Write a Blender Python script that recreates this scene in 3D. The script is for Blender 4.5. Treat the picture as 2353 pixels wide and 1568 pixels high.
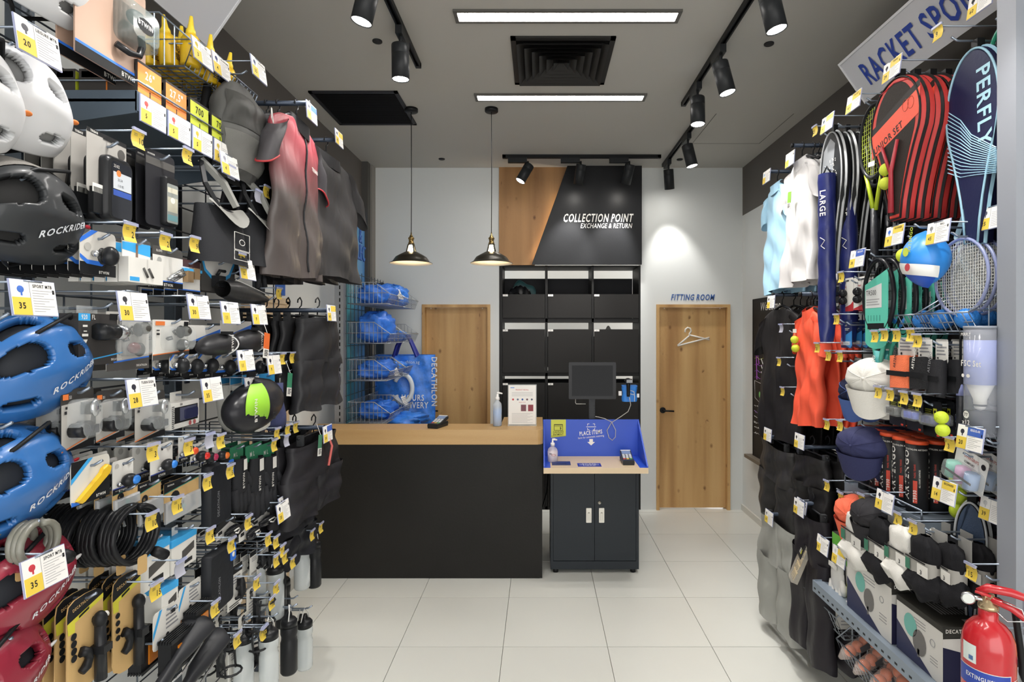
import bpy, math, random
from mathutils import Vector, Matrix
from math import sin, cos, pi, radians as R
random.seed(7)
S = bpy.context.scene
COL = S.collection
for _o in list(bpy.data.objects):
    bpy.data.objects.remove(_o)
# ---------------------------------------------------------------- camera, world, exposure
F, VX, VY, H = 1286., 1240., 765., 1.806      # focal length in pixels, vanishing point, eye height
cam = bpy.data.cameras.new('camera')
cam.sensor_width = 36.
cam.lens = F / 2353 * 36
cam.shift_x = (1176.5 - VX) / 2353
cam.shift_y = (VY - 784) / 2353
cam.clip_start = .02
camo = bpy.data.objects.new('camera', cam)
COL.objects.link(camo)
camo.location = (0, 0, H)
camo.rotation_euler = (pi / 2, 0, 0)
S.camera = camo
w = bpy.data.worlds.new('world')
S.world = w
w.use_nodes = True
w.node_tree.nodes['Background'].inputs[0].default_value = (1, .985, .96, 1)
w.node_tree.nodes['Background'].inputs[1].default_value = 2.1
S.view_settings.view_transform = 'Standard'
S.view_settings.look = 'None'
S.view_settings.gamma = 1
S.view_settings.use_curve_mapping = False
S.view_settings.exposure = 0.78
PANEL_L, SPOT_W = 28., 54.                    # linear lamps' radiance, track spots' watts
CEIL = 3.49


def at(px, py, X):
    """world point seen at pixel px,py on the vertical plane x = X"""
    y = X * F / (px - VX)
    return Vector((X, y, H - (py - VY) * y / F))


def atY(px, py, y):
    return Vector(((px - VX) * y / F, y, H - (py - VY) * y / F))


# ---------------------------------------------------------------- materials
def lin(h):
    h = h.lstrip('#')
    r = []
    for i in (0, 2, 4):
        c = int(h[i:i + 2], 16) / 255
        r.append(c / 12.92 if c <= .04045 else ((c + .055) / 1.055) ** 2.4)
    return (*r, 1)


MC = {}


def C(h, r=.5, m=0., bump=0., sc=300., alpha=1., em=0., coat=0., var=0., vsc=6.):
    """procedural principled material: colour, roughness, metal, fine relief, tone variation"""
    k = (h, r, m, bump, sc, alpha, em, coat, var, vsc)
    if k in MC:
        return MC[k]
    a = bpy.data.materials.new('paint_' + h.strip('#'))
    a.use_nodes = True
    t = a.node_tree
    b = t.nodes['Principled BSDF']
    i = b.inputs
    i['Base Color'].default_value = lin(h)
    i['Roughness'].default_value = r
    i['Metallic'].default_value = m
    i['Alpha'].default_value = alpha
    i['Coat Weight'].default_value = coat
    i['Coat Roughness'].default_value = .1
    if m == 0 and max(lin(h)[:3]) < .06:
        i['Specular IOR Level'].default_value = .22
    if em:
        i['Emission Color'].default_value = lin(h)
        i['Emission Strength'].default_value = em
    if bump or var:
        tc = t.nodes.new('ShaderNodeTexCoord')
    if bump:
        n = t.nodes.new('ShaderNodeTexNoise')
        n.inputs['Scale'].default_value = sc
        n.inputs['Detail'].default_value = 4
        p = t.nodes.new('ShaderNodeBump')
        p.inputs['Strength'].default_value = bump
        p.inputs['Distance'].default_value = .004
        t.links.new(tc.outputs['Object'], n.inputs['Vector'])
        t.links.new(n.outputs['Fac'], p.inputs['Height'])
        t.links.new(p.outputs['Normal'], i['Normal'])
    if var:
        n = t.nodes.new('ShaderNodeTexNoise')
        n.inputs['Scale'].default_value = vsc
        n.inputs['Detail'].default_value = 5
        rp = t.nodes.new('ShaderNodeValToRGB')
        c = lin(h)
        rp.color_ramp.elements[0].position = .3
        rp.color_ramp.elements[1].position = .7
        rp.color_ramp.elements[0].color = (*[x * (1 - var) for x in c[:3]], 1)
        rp.color_ramp.elements[1].color = (*[min(1, x * (1 + var)) for x in c[:3]], 1)
        t.links.new(tc.outputs['Object'], n.inputs['Vector'])
        t.links.new(n.outputs['Fac'], rp.inputs[0])
        t.links.new(rp.outputs[0], i['Base Color'])
    MC[k] = a
    return a


def FB(h, r=.6, fold=.5, sc=9., weave=.15):
    """cloth: colour with fine weave and soft hanging creases as relief"""
    k = ('fb', h, r, fold, sc)
    if k in MC:
        return MC[k]
    a = bpy.data.materials.new('cloth_' + h.strip('#'))
    a.use_nodes = True
    t = a.node_tree
    b = t.nodes['Principled BSDF']
    b.inputs['Base Color'].default_value = lin(h)
    b.inputs['Roughness'].default_value = r
    b.inputs['Specular IOR Level'].default_value = .25
    tc = t.nodes.new('ShaderNodeTexCoord')
    mp = t.nodes.new('ShaderNodeMapping')
    mp.inputs['Scale'].default_value = (sc, sc, sc * .5)
    mp.inputs['Rotation'].default_value = (0, .35, 0)
    n = t.nodes.new('ShaderNodeTexNoise')
    n.inputs['Scale'].default_value = 1.
    n.inputs['Detail'].default_value = 1.5
    n.inputs['Distortion'].default_value = .7
    p = t.nodes.new('ShaderNodeBump')
    p.inputs['Strength'].default_value = fold
    p.inputs['Distance'].default_value = .022
    t.links.new(tc.outputs['Object'], mp.inputs['Vector'])
    t.links.new(mp.outputs['Vector'], n.inputs['Vector'])
    t.links.new(n.outputs['Fac'], p.inputs['Height'])
    t.links.new(p.outputs['Normal'], b.inputs['Normal'])
    MC[k] = a
    return a


def wood(name, c0, c1, c2, sx=9., sz=.55, knots=True, rough=.5):
    a = bpy.data.materials.new(name)
    a.use_nodes = True
    t = a.node_tree
    b = t.nodes['Principled BSDF']
    b.inputs['Roughness'].default_value = rough
    tc = t.nodes.new('ShaderNodeTexCoord')
    mp = t.nodes.new('ShaderNodeMapping')
    mp.inputs['Scale'].default_value = (sx, sx, sz)
    n1 = t.nodes.new('ShaderNodeTexNoise')
    n1.inputs['Scale'].default_value = 2.2
    n1.inputs['Detail'].default_value = 9
    n1.inputs['Roughness'].default_value = 2.1
    n1.inputs['Distortion'].default_value = .8
    r1 = t.nodes.new('ShaderNodeValToRGB')
    e = r1.color_ramp.elements
    e[0].position, e[1].position = .4, .62
    e[0].color, e[1].color = lin(c0), lin(c2)
    m_ = e.new(.5)
    m_.color = lin(c1)
    t.links.new(tc.outputs['Object'], mp.inputs['Vector'])
    t.links.new(mp.outputs['Vector'], n1.inputs['Vector'])
    mp2 = t.nodes.new('ShaderNodeMapping')
    mp2.inputs['Scale'].default_value = (sx * .35, sx * .35, sz * .35)
    n2 = t.nodes.new('ShaderNodeTexNoise')
    n2.inputs['Scale'].default_value = 2.
    n2.inputs['Detail'].default_value = 3
    av = t.nodes.new('ShaderNodeMix')
    av.inputs[0].default_value = .45
    t.links.new(tc.outputs['Object'], mp2.inputs['Vector'])
    t.links.new(mp2.outputs['Vector'], n2.inputs['Vector'])
    t.links.new(n1.outputs['Fac'], av.inputs[2])
    t.links.new(n2.outputs['Fac'], av.inputs[3])
    t.links.new(av.outputs[0], r1.inputs[0])
    out = r1.outputs[0]
    if knots:
        m2 = t.nodes.new('ShaderNodeMapping')
        m2.inputs['Scale'].default_value = (11, 11, 7)
        m2.inputs['Rotation'].default_value = (.5, .4, .3)
        v = t.nodes.new('ShaderNodeTexVoronoi')
        v.inputs['Scale'].default_value = 1.
        r2 = t.nodes.new('ShaderNodeValToRGB')
        r2.color_ramp.elements[0].position, r2.color_ramp.elements[1].position = .05, .22
        r2.color_ramp.elements[0].color, r2.color_ramp.elements[1].color = (.38, .3, .24, 1), (1, 1, 1, 1)
        mx = t.nodes.new('ShaderNodeMixRGB')
        mx.blend_type = 'MULTIPLY'
        mx.inputs[0].default_value = .75
        t.links.new(tc.outputs['Object'], m2.inputs['Vector'])
        t.links.new(m2.outputs['Vector'], v.inputs['Vector'])
        t.links.new(v.outputs['Distance'], r2.inputs[0])
        t.links.new(out, mx.inputs[1])
        t.links.new(r2.outputs[0], mx.inputs[2])
        nm = t.nodes.new('ShaderNodeTexNoise')
        nm.inputs['Scale'].default_value = 6.
        gt = t.nodes.new('ShaderNodeMath')
        gt.operation = 'GREATER_THAN'
        gt.inputs[1].default_value = .52
        t.links.new(tc.outputs['Object'], nm.inputs['Vector'])
        t.links.new(nm.outputs['Fac'], gt.inputs[0])
        t.links.new(gt.outputs[0], mx.inputs[0])
        out = mx.outputs[0]
    t.links.new(out, b.inputs['Base Color'])
    return a


# ---------------------------------------------------------------- mesh builder
def rr(x0, z0, x1, z1, r, n=3):
    """rounded rectangle, counter-clockwise"""
    o = []
    for cx, cz, a0 in ((x1 - r, z0 + r, -90), (x1 - r, z1 - r, 0), (x0 + r, z1 - r, 90), (x0 + r, z0 + r, 180)):
        for i in range(n + 1):
            a = R(a0 + 90 * i / n)
            o.append((cx + r * cos(a), cz + r * sin(a)))
    return o


def circ(x, z, r, n=16, rz=None):
    rz = rz or r
    return [(x + r * cos(2 * pi * i / n), z + rz * sin(2 * pi * i / n)) for i in range(n)]


GL = {}
CHARS = 'ABCDEFGHIJKLMNOPQRSTUVWXYZabcdefghijklmnopqrstuvwxyz0123456789&".,/$+-:'


def _glyphs():
    t = []
    for bold in (0, 1):
        for ch in CHARS:
            for s in (ch, ch + 'I'):
                c = bpy.data.curves.new('glyph', 'FONT')
                c.body = s
                c.resolution_u = 2
                if bold:
                    c.offset = .02
                o = bpy.data.objects.new('glyph', c)
                COL.objects.link(o)
                t.append((bold, ch, s, o, c))
    dg = bpy.context.evaluated_depsgraph_get()
    dg.update()
    inf = {}
    for bold, ch, s, o, c in t:
        e = o.evaluated_get(dg)
        me = e.to_mesh()
        vs = [(v.co.x, v.co.y) for v in me.vertices]
        fs = [tuple(p.vertices) for p in me.polygons]
        inf[(bold, s)] = (vs, fs)
        e.to_mesh_clear()
    for bold, ch, s, o, c in t:
        if len(s) == 1:
            w2 = max(v[0] for v in inf[(bold, ch + 'I')][0]) - max(v[0] for v in inf[(bold, 'I')][0])
            GL[(bold, ch)] = (*inf[(bold, ch)], w2)
    for bold, ch, s, o, c in t:
        bpy.data.objects.remove(o)
        bpy.data.curves.remove(c)


_glyphs()
CAPH = max(v[1] for v in GL[(0, 'H')][0])


class MB:
    def __init__(s):
        s.v, s.f, s.m, s.sm, s.mats = [], [], [], [], []
        s.T = None

    def add(s, vs, fs, mat, smooth=False):
        if mat not in s.mats:
            s.mats.append(mat)
        k = s.mats.index(mat)
        n = len(s.v)
        if s.T is not None:
            vs = [s.T @ Vector(q) for q in vs]
        s.v += [tuple(q) for q in vs]
        for q in fs:
            s.f.append(tuple(n + i for i in q))
            s.m.append(k)
            s.sm.append(smooth)
        return s

    def box(s, x0, x1, y0, y1, z0, z1, mat):
        return s.add([(x0, y0, z0), (x1, y0, z0), (x1, y1, z0), (x0, y1, z0), (x0, y0, z1), (x1, y0, z1), (x1, y1, z1), (x0, y1, z1)],
                     [(0, 3, 2, 1), (4, 5, 6, 7), (0, 1, 5, 4), (1, 2, 6, 5), (2, 3, 7, 6), (3, 0, 4, 7)], mat)

    def prism(s, pts, y0, y1, mat, edge=None, bev=0.):
        """outline in x,z pulled from y0 (front) to y1 (back)"""
        n = len(pts)
        if bev:
            cx = sum(p[0] for p in pts) / n
            cz = sum(p[1] for p in pts) / n
            ins = [(p[0] - bev * (1 if p[0] > cx else -1), p[1] - bev * (1 if p[1] > cz else -1)) for p in pts]
            rings = [(ins, y0), (pts, y0 + bev), (pts, y1)]
        else:
            rings = [(pts, y0), (pts, y1)]
        vs = [(p[0], y, p[1]) for q, y in rings for p in q]
        L = len(rings)
        s.add(vs, [tuple(range(n)), tuple(range(L * n - 1, (L - 1) * n - 1, -1))], mat)
        fs = []
        for k in range(L - 1):
            for i in range(n):
                j = (i + 1) % n
                fs.append((k * n + i, (k + 1) * n + i, (k + 1) * n + j, k * n + j))
        return s.add(vs, fs, edge or mat, n > 10)

    def prz(s, pts, z0, z1, mat):
        """outline in x,y pulled from z0 to z1"""
        n = len(pts)
        vs = [(p[0], p[1], z) for z in (z0, z1) for p in pts]
        return s.add(vs, [tuple(range(n - 1, -1, -1)), tuple(range(n, 2 * n))] + [(i, (i + 1) % n, n + (i + 1) % n, n + i) for i in range(n)], mat)

    def poly(s, pts, y, mat):
        return s.add([(p[0], y, p[1]) for p in pts], [tuple(range(len(pts)))], mat)

    def tube(s, pts, r, mat, n=6, closed=False, cap=True):
        pts = [Vector(p) for p in pts]
        L = len(pts)
        vs = []
        rs = r if isinstance(r, (list, tuple)) else [r] * L
        up = None
        for i, p in enumerate(pts):
            a = pts[(i - 1) % L] if (closed or i) else p
            b = pts[(i + 1) % L] if (closed or i < L - 1) else p
            d = (b - a)
            d = d.normalized() if d.length > 1e-9 else Vector((0, 0, 1))
            if up is None:
                up = Vector((0, 0, 1)) if abs(d.z) < .9 else Vector((1, 0, 0))
            x = d.cross(up)
            if x.length < 1e-5:
                x = d.cross(Vector((.3, 1, .2)))
            x.normalize()
            y = x.cross(d).normalized()
            up = y
            for k in range(n):
                an = 2 * pi * k / n
                vs.append(p + (x * cos(an) + y * sin(an)) * rs[i])
        fs = []
        for i in range(L if closed else L - 1):
            j = (i + 1) % L
            for k in range(n):
                q = (k + 1) % n
                fs.append((i * n + k, i * n + q, j * n + q, j * n + k))
        if cap and not closed:
            fs += [tuple(range(n - 1, -1, -1)), tuple(range((L - 1) * n, L * n))]
        return s.add(vs, fs, mat, n > 4)

    def lathe(s, prof, mat, n=20, c=(0, 0, 0), ax='z', cap=True):
        vs, fs = [], []
        L = len(prof)
        for r, z in prof:
            for k in range(n):
                a = 2 * pi * k / n
                q = (r * cos(a), r * sin(a), z)
                if ax == 'y':
                    q = (q[0], -q[2], q[1])
                elif ax == 'x':
                    q = (q[2], q[0], q[1])
                vs.append((q[0] + c[0], q[1] + c[1], q[2] + c[2]))
        for i in range(L - 1):
            for k in range(n):
                q = (k + 1) % n
                fs.append((i * n + k, i * n + q, (i + 1) * n + q, (i + 1) * n + k))
        if cap and prof[0][0] > 1e-6:
            fs.append(tuple(range(n - 1, -1, -1)))
        if cap and prof[-1][0] > 1e-6:
            fs.append(tuple(range((L - 1) * n, L * n)))
        return s.add(vs, fs, mat, True)

    def ell(s, c, r, mat, nu=14, nv=9):
        if not isinstance(r, (list, tuple)):
            r = (r, r, r)
        vs, fs = [], []
        for j in range(nv + 1):
            b = pi * (j / nv - .5)
            for i in range(nu):
                a = 2 * pi * i / nu
                vs.append((c[0] + r[0] * cos(b) * cos(a), c[1] + r[1] * cos(b) * sin(a), c[2] + r[2] * sin(b)))
        for j in range(nv):
            for i in range(nu):
                q = (i + 1) % nu
                fs.append((j * nu + i, j * nu + q, (j + 1) * nu + q, (j + 1) * nu + i))
        return s.add(vs, fs, mat, True)

    def surf(s, fn, nu, nv, mat, wrap=False, flip=False, skip=None, smooth=True):
        vs = [fn(i / (nu if wrap else nu - 1), j / (nv - 1)) for j in range(nv) for i in range(nu)]
        fs = []
        for j in range(nv - 1):
            for i in range(nu if wrap else nu - 1):
                if skip and skip((i + .5) / (nu if wrap else nu - 1), (j + .5) / (nv - 1)):
                    continue
                q = (i + 1) % nu
                f = (j * nu + i, j * nu + q, (j + 1) * nu + q, (j + 1) * nu + i)
                fs.append(f[::-1] if flip else f)
        return s.add(vs, fs, mat, smooth)

    def text(s, tx, x, z, h, y, mat, bold=0, sx=1., al='l', rot=0., sh=0., thick=0.):
        k = h / CAPH
        wd = sum(GL[(bold, c)][2] + (.085 if bold else .03) if c != ' ' else .3 for c in tx) * k * sx
        ox = {'l': 0, 'c': -wd / 2, 'r': -wd}[al]
        ca, sa = cos(rot), sin(rot)
        for c in tx:
            if c == ' ':
                ox += .3 * k * sx
                continue
            vs, fs, ad = GL[(bold, c)]
            o = []
            for a, b in vs:
                u, v = ox + a * k * sx + b * k * sh, b * k
                o.append((x + u * ca - v * sa, y, z + u * sa + v * ca))
            s.add(o, fs, mat)
            if thick:
                n = len(o)
                ed = {}
                for f in fs:
                    for i in range(len(f)):
                        e = (f[i], f[(i + 1) % len(f)])
                        if (e[1], e[0]) in ed:
                            del ed[(e[1], e[0])]
                        else:
                            ed[e] = 1
                s.add(o + [(q[0], q[1] + thick, q[2]) for q in o], [(b_, a_, a_ + n, b_ + n) for a_, b_ in ed], mat)
            ox += (ad + (.085 if bold else .03)) * k * sx
        return wd

    def mesh(s, name):
        me = bpy.data.meshes.new(name)
        me.from_pydata(s.v, [], s.f)
        for a in s.mats:
            me.materials.append(a)
        me.polygons.foreach_set('material_index', s.m)
        me.polygons.foreach_set('use_smooth', s.sm)
        me.update()
        return me

    def obj(s, name, parent=None, loc=None, rot=None):
        o = bpy.data.objects.new(name, s.mesh(name))
        COL.objects.link(o)
        if parent:
            o.parent = parent
        if loc is not None:
            o.location = loc
        if rot is not None:
            o.rotation_euler = rot
        return o


LABELS = {}


def tag(o, label, cat, group=None):
    n = len(label.split())
    if not 4 <= n <= 16:
        print('LABEL LENGTH', n, label)
    if label in LABELS and LABELS[label] != (group or 0):
        print('LABEL TWICE', label)
    if label in LABELS and not group:
        print('LABEL TWICE', label)
    LABELS[label] = group or 0
    o['label'] = label
    o['category'] = cat
    if group:
        o['group'] = group
    return o


def thing(name, label, cat, loc=(0, 0, 0), rot=(0, 0, 0), group=None):
    o = bpy.data.objects.new(name, None)
    o.empty_display_size = .05
    COL.objects.link(o)
    o.location = loc
    o.rotation_euler = (0, 0, rot) if isinstance(rot, (int, float)) else rot
    return tag(o, label, cat, group) if label else o


def inst(name, me, parent, loc=(0, 0, 0), rot=(0, 0, 0)):
    o = bpy.data.objects.new(name, me)
    COL.objects.link(o)
    o.parent = parent
    o.location = loc
    o.rotation_euler = rot
    return o


def dup(o, parent=None):
    c = o.copy()
    COL.objects.link(c)
    c.parent = parent
    for ch in KIDS(o):
        dup(ch, c)
    return c


def KIDS(o):
    return list(o.children)


class Proto:
    """one modelled thing; put() places it, later calls place copies of it and of its parts"""

    def __init__(s, root, cat):
        s.root, s.cat, s.used = root, cat, False

    def put(s, loc, rot, label, group=None):
        o = s.root if not s.used else dup(s.root)
        s.used = True
        if 'group' in o.keys():
            del o['group']
        o.location = loc
        o.rotation_euler = (0, 0, rot) if isinstance(rot, (int, float)) else rot
        return tag(o, label, s.cat, group)


def struct(mb, name, parent=None):
    o = mb.obj(name, parent)
    if not parent:
        o['kind'] = 'structure'
    return o


# shared materials
WOOD_DOOR = wood('oak_door', '#94693c', '#c49c64', '#d4b07b', rough=.55)
WOOD_TOP = wood('oak_top', '#ad8856', '#bf9b68', '#caaa7a', sx=.5, sz=9, knots=False, rough=.45)
WOOD_UP = wood('oak_panel', '#7c5631', '#a1774a', '#b68a58', rough=.55)
WOOD_LIGHT = wood('maple_top', '#cfb592', '#d8c09d', '#dcc8a8', sx=.6, sz=8, knots=False, rough=.4)
BLACK = C('#17181a', .45)
DARK = C('#2b2d2f', .5, bump=.1)
MET = C('#8f99a6', .32, .75)
METD = C('#4d545c', .4, .6)
WHITE = C('#e9e8e4', .55)
PAPER = C('#eceae6', .5)
YEL = C('#e6c84e', .5)
INK = C('#2a2a2c', .6)
GREYT = C('#8d8d90', .6)
CLEAR = C('#dfe4e4', .08, alpha=.22)
# ================================================================= the room
WALLC = C('#d6d9d8', .7, bump=.05, sc=60)
PAINTD = C('#5f5b57', .75, bump=.05, sc=60)
CEILC = C('#b2b0aa', .8, bump=.05, sc=40)
XL, XR, YB = -1.75, 2.07, 5.71
# floor: slab and single tiles
m = MB()
m.box(XL - .2, XR + .3, -3.2, 7.3, -.12, -.012, C('#77766f', .8))
fl = struct(m, 'floor')
TILE = C('#d5d6d0', .28, var=.03, vsc=1.2)
mt = MB()
q = .2985
mt.prz([(-q + .0, -q), (q, -q), (q, q), (-q, q)], -.012, -.001, TILE)
k_ = q - .0015
mt.prz([(-k_, -k_), (k_, -k_), (k_, k_), (-k_, k_)], -.001, 0, TILE)
tm = mt.mesh('tile')
for i in range(-3, 4):
    for j in range(-7, 5):
        X_, Y_ = .09 + .6 * i, 3.517 + .6 * j
        if Y_ > 5.4:
            continue
        inst('tile', tm, fl, (X_, Y_, 0))
for i in range(-3, 4):
    inst('tile', tm, fl, (.09 + .6 * i, 5.917, 0)).scale = (1, 1, .9)
# ceiling with access hatch lines
m = MB()
m.box(XL - .2, XR + .3, -3.2, 7.3, CEIL, CEIL + .1, CEILC)
cl = struct(m, 'ceiling')
m = MB()
a, b = atY(1590, 330, 4.98), atY(1742, 330, 4.98)
for (x0, x1, y0, y1) in ((1.36, 1.95, 4.975, 4.98), (1.355, 1.36, 4.3, 4.98), (1.95, 1.955, 4.3, 4.98)):
    m.box(x0, x1, y0, y1, CEIL - .001, CEIL + .001, C('#5d5955', .8))
m.obj('access_hatch', cl)
# side walls: white to 3.0 m, dark grey above
m = MB()
m.box(XL - .12, XL, -3.2, YB, 0, 2.98, WALLC)
m.box(XL - .12, XL, -3.2, YB, 2.98, CEIL, PAINTD)
struct(m, 'wall_left')
m = MB()
m.box(XR, XR + .12, -.5, YB, 0, 3.0, WALLC)
m.box(XR, XR + .12, -.5, YB, 3.0, CEIL, PAINTD)
struct(m, 'wall_right')
UX0, UX1 = -.413, 1.03
D1 = (-1.198, -.503, 2.094)
D2 = (1.189, 1.939, 2.094)
for q_ in (((XL, D1[0], 0, CEIL), (D1[0], D1[1], D1[2], CEIL), (D1[1], UX0, 0, CEIL)), ((UX1, D2[0], 0, CEIL), (D2[0], D2[1], D2[2], CEIL), (D2[1], XR, 0, CEIL))):
    m = MB()
    for x0, x1, z0, z1 in q_:
        m.box(x0, x1, YB, YB + .12, z0, z1, WALLC)
    struct(m, 'wall_back')
m = MB()
m.box(XL, XR, 6.9, 7.0, 0, CEIL, WALLC)
struct(m, 'wall_storeroom')
m = MB()
m.box(XL, XL + .06, 5.5, 5.58, 0, CEIL, C('#4c4a47', .7))
struct(m, 'trim_1')
m = MB()
m.box(XL, XL + .075, 5.6, YB, 0, CEIL, C('#8b8883', .7))
struct(m, 'trim_2')
m = MB()
m.box(XL, XL + .015, 3.9, 5.5, 0, .08, C('#b9b6ad', .6))
struct(m, 'baseboard_left')
m = MB()
m.box(XR - .015, XR, 3.95, YB, 0, .06, C('#d0cfc8', .6))
struct(m, 'baseboard_right')


def door(name, x0, x1, zt, rec, handle_x, lever):
    m = MB()
    t = .03
    for a0, a1, c0, c1 in ((x0, x0 + t, 0, zt), (x1 - t, x1, 0, zt), (x0 + t, x1 - t, zt - t, zt)):
        m.box(a0, a1, YB - .02, YB + .12, c0, c1, WOOD_DOOR)
    fr = m.obj('door_frame')
    r = thing(name, None, None, (0, 0, 0))
    r['kind'] = 'structure'
    fr.parent = r
    m = MB()
    m.box(x0 + t + .002, x1 - t - .002, YB + rec, YB + rec + .04, .012, zt - t - .003, WOOD_DOOR)
    lf = m.obj('door_leaf', r)
    m = MB()
    y = YB + rec
    hz = 1.012
    m.lathe([(.03, 0), (.03, .012), (.022, .012)], BLACK, 20, (handle_x, y, hz), 'y')
    m.tube([(handle_x, y - .01, hz), (handle_x, y - .05, hz), (handle_x + lever, y - .05, hz - .005)], .009, BLACK, 8)
    h = m.obj('door_handle', lf)
    m = MB()
    for dx in (.12, .88):
        m.ell((x0 + (x1 - x0) * dx, YB + .03, zt - t - .008), .006, C('#e8e4da', .4))
    m.obj('door_buffer', r)
    return r, lf


door('door_1', *D1, .05, D1[0] + .06, .1)
d2, leaf2 = door('door_2', *D2, .03, 1.262, .105)
# white coat-hanger symbol on the fitting-room door
m = MB()
y = YB + .0285


def hp(px, py):
    v = atY(px, py, y)
    return (v.x, y, v.z)


SYM = C('#ece9e2', .5)
pts = [hp(*p) for p in ((1574, 764), (1575, 757), (1580, 753), (1586, 755), (1588, 761), (1584, 767), (1584, 773))]
m.tube(pts, .0085, SYM, 6)
for a_, b_ in (((1584, 772), (1557, 794)), ((1557, 795), (1630, 776)), ((1630, 781), (1584, 770))):
    m.tube([hp(*a_), hp(*b_)], .0085, SYM, 6)
m.obj('hanger_symbol', leaf2)
m = MB()
a = atY(1541, 690, YB)
m.text('FITTING ROOM', a.x, a.z, .058, YB - .004, C('#3a5f9f', .5), 1, .66, sh=.17, thick=.004)
tag(m.obj('wall_lettering'), 'blue letters reading FITTING ROOM on the wall above the fitting room door', 'sign')
# wooden door in the white side wall, mostly behind shorts
m = MB()
r3 = thing('door_3', None, None)
r3['kind'] = 'structure'
for y0, y1, z0, z1 in ((3.28, 3.32, 0, 2.02), (3.83, 3.87, 0, 2.02), (3.28, 3.87, 2.0, 2.04)):
    m.box(XL - .02, XL + .02, y0, y1, z0, z1, WOOD_LIGHT)
m.obj('door_frame', r3)
m = MB()
m.box(XL, XL + .012, 3.32, 3.83, .01, 2.0, WOOD_LIGHT)
l3 = m.obj('door_leaf', r3)
m = MB()
m.box(XL + .001, XL + .005, 3.7, 3.84, 2.06, 2.24, C('#2f62b8', .4))
tag(m.obj('notice_poster'), 'small blue poster beside the door frame behind the black shorts rail', 'poster')

# ----------------------------------------------------------------- upper panel and pigeonhole lockers
DPAN = C('#222325', .38, bump=.12, sc=90, var=.12, vsc=3)
LOCK = C('#242322', .5, bump=.15, sc=150)
LOCKF = C('#1f1f1f', .5)
m = MB()
pz = lambda py, y=YB: H - (py - VY) * y / F
px_ = lambda p, y=YB: (p - VX) * y / F
zt_, zb_ = CEIL, pz(610)
t = thing('fascia_panel', 'tall oak and charcoal fascia panel reading COLLECTION POINT above the lockers', 'sign', (0, YB, 0))
m.prism([(UX0, zb_), (px_(1228), zb_), (px_(1309), zt_), (UX0, zt_)], -.02, .1, WOOD_UP)
m.obj('oak_board', t)
m = MB()
m.prism([(px_(1222), zb_), (UX1, zb_), (UX1, zt_), (px_(1303), zt_)], -.07, -.04, DPAN)
m.obj('charcoal_board', t)
m = MB()
m.prism([(px_(1233), zb_ + .04), (px_(1237), zb_ + .04), (px_(1294), zt_ - .3), (px_(1290), zt_ - .3)], -.035, -.0215, C('#ffe4c0', .5, em=30.))
m.obj('light_strip', t)
m = MB()
m.text('COLLECTION POINT', px_(1454, YB - .07), pz(510, YB - .07), .078, -.0745, C('#efeee9', .5), 1, .575, 'r', sh=.17, thick=.002)
m.text('EXCHANGE & RETURN', px_(1452, YB - .07), pz(524.5, YB - .07), .047, -.0745, C('#efeee9', .5), 0, .7, 'r', sh=.17, thick=.002)
m.obj('lettering', t)
# lockers
t = thing('locker_unit', 'charcoal grid of pigeonhole lockers with white number stickers behind the counter', 'cabinet', (0, YB, 0))
m = MB()
xs = [px_(p) for p in (1147, 1154.5, 1253, 1258.4, 1359.8, 1364.4, 1468.3, 1472)]
for i in (0, 2, 4, 6):
    m.box(xs[i], xs[i + 1], 0, .4, 0, zb_, LOCKF)
rows = [(732, 741), (857.7, 865), (998, 1006), (1164, 1172)]
for a_, b_ in rows:
    m.box(UX0 + .033, UX1 - .02, 0, .4, pz(b_) + .001, pz(a_), LOCKF)
m.box(UX0 + .033, UX1 - .02, .0, .4, zb_ - .012, zb_ - .001, LOCKF)
m.obj('carcass', t)
m = MB()
for (t0, z1) in ((2.15, 2.395), (1.63, 1.765), (1.1, 1.303), (.2, .9)):
    m.box(UX0 + .03, UX1 - .02, .39, .405, t0 - .2, z1, C('#1f2024', .6))
m.obj('back_board', t)
n = 0
for dt, db in ((676.5, 732), (757, 857.7), (880.3, 998), (1022, 1164)):
    for i in (1, 3, 5):
        n += 1
        m = MB()
        m.box(xs[i] + .004, xs[i + 1] - .004, -.006, .012, pz(db) + .004, pz(dt), LOCK)
        d = m.obj('locker_door', t)
        m = MB()
        m.box(xs[i] + .004, xs[i] + .056, -.0085, -.006, pz(dt) - .022, pz(dt) - .002, PAPER)
        m.text(str(n), xs[i] + .03, pz(dt) - .018, .012, -.009, INK, 0, 1, 'c')
        m.obj('number_sticker', d)
# things in the first pigeonhole
m = MB()
m.surf(lambda u, v: (-.33 + .24 * u, 5.82 + .1 * v + .012 * sin(9 * u), pz(676.5) + .012 + (.09 * sin(pi * u) ** .5 * sin(pi * v) ** .6) + .006 * sin(30 * u + 9 * v)), 22, 12, C('#17181b', .25, bump=.3, sc=60), smooth=True)
tag(m.obj('folded_jacket'), 'shiny black folded jacket lying in the uppermost corner pigeonhole', 'clothing')
m = MB()
m.surf(lambda u, v: (-.3 + .26 * u, 5.95 + .1 * v, pz(676.5) + .012 + (.15 + .03 * sin(7 * u)) * sin(pi * v) ** .5 * sin(pi * min(.98, max(.02, u))) ** .4), 22, 12, C('#1f4a4d', .6, bump=.3, sc=60))
tag(m.obj('teal_pouch'), 'dark teal cloth pouch behind the shiny black jacket in the pigeonhole', 'bag')
m = MB()
m.surf(lambda u, v: (.68 + .08 * u, 5.84 + .06 * v, pz(757) - .03 + .07 * sin(pi * u) * sin(pi * v)), 12, 8, C('#9b9b99', .3, bump=.4, sc=80))
tag(m.obj('plastic_wrap_bundle'), 'crumpled clear plastic bundle peeping above a middle row locker door', 'bag')
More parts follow.
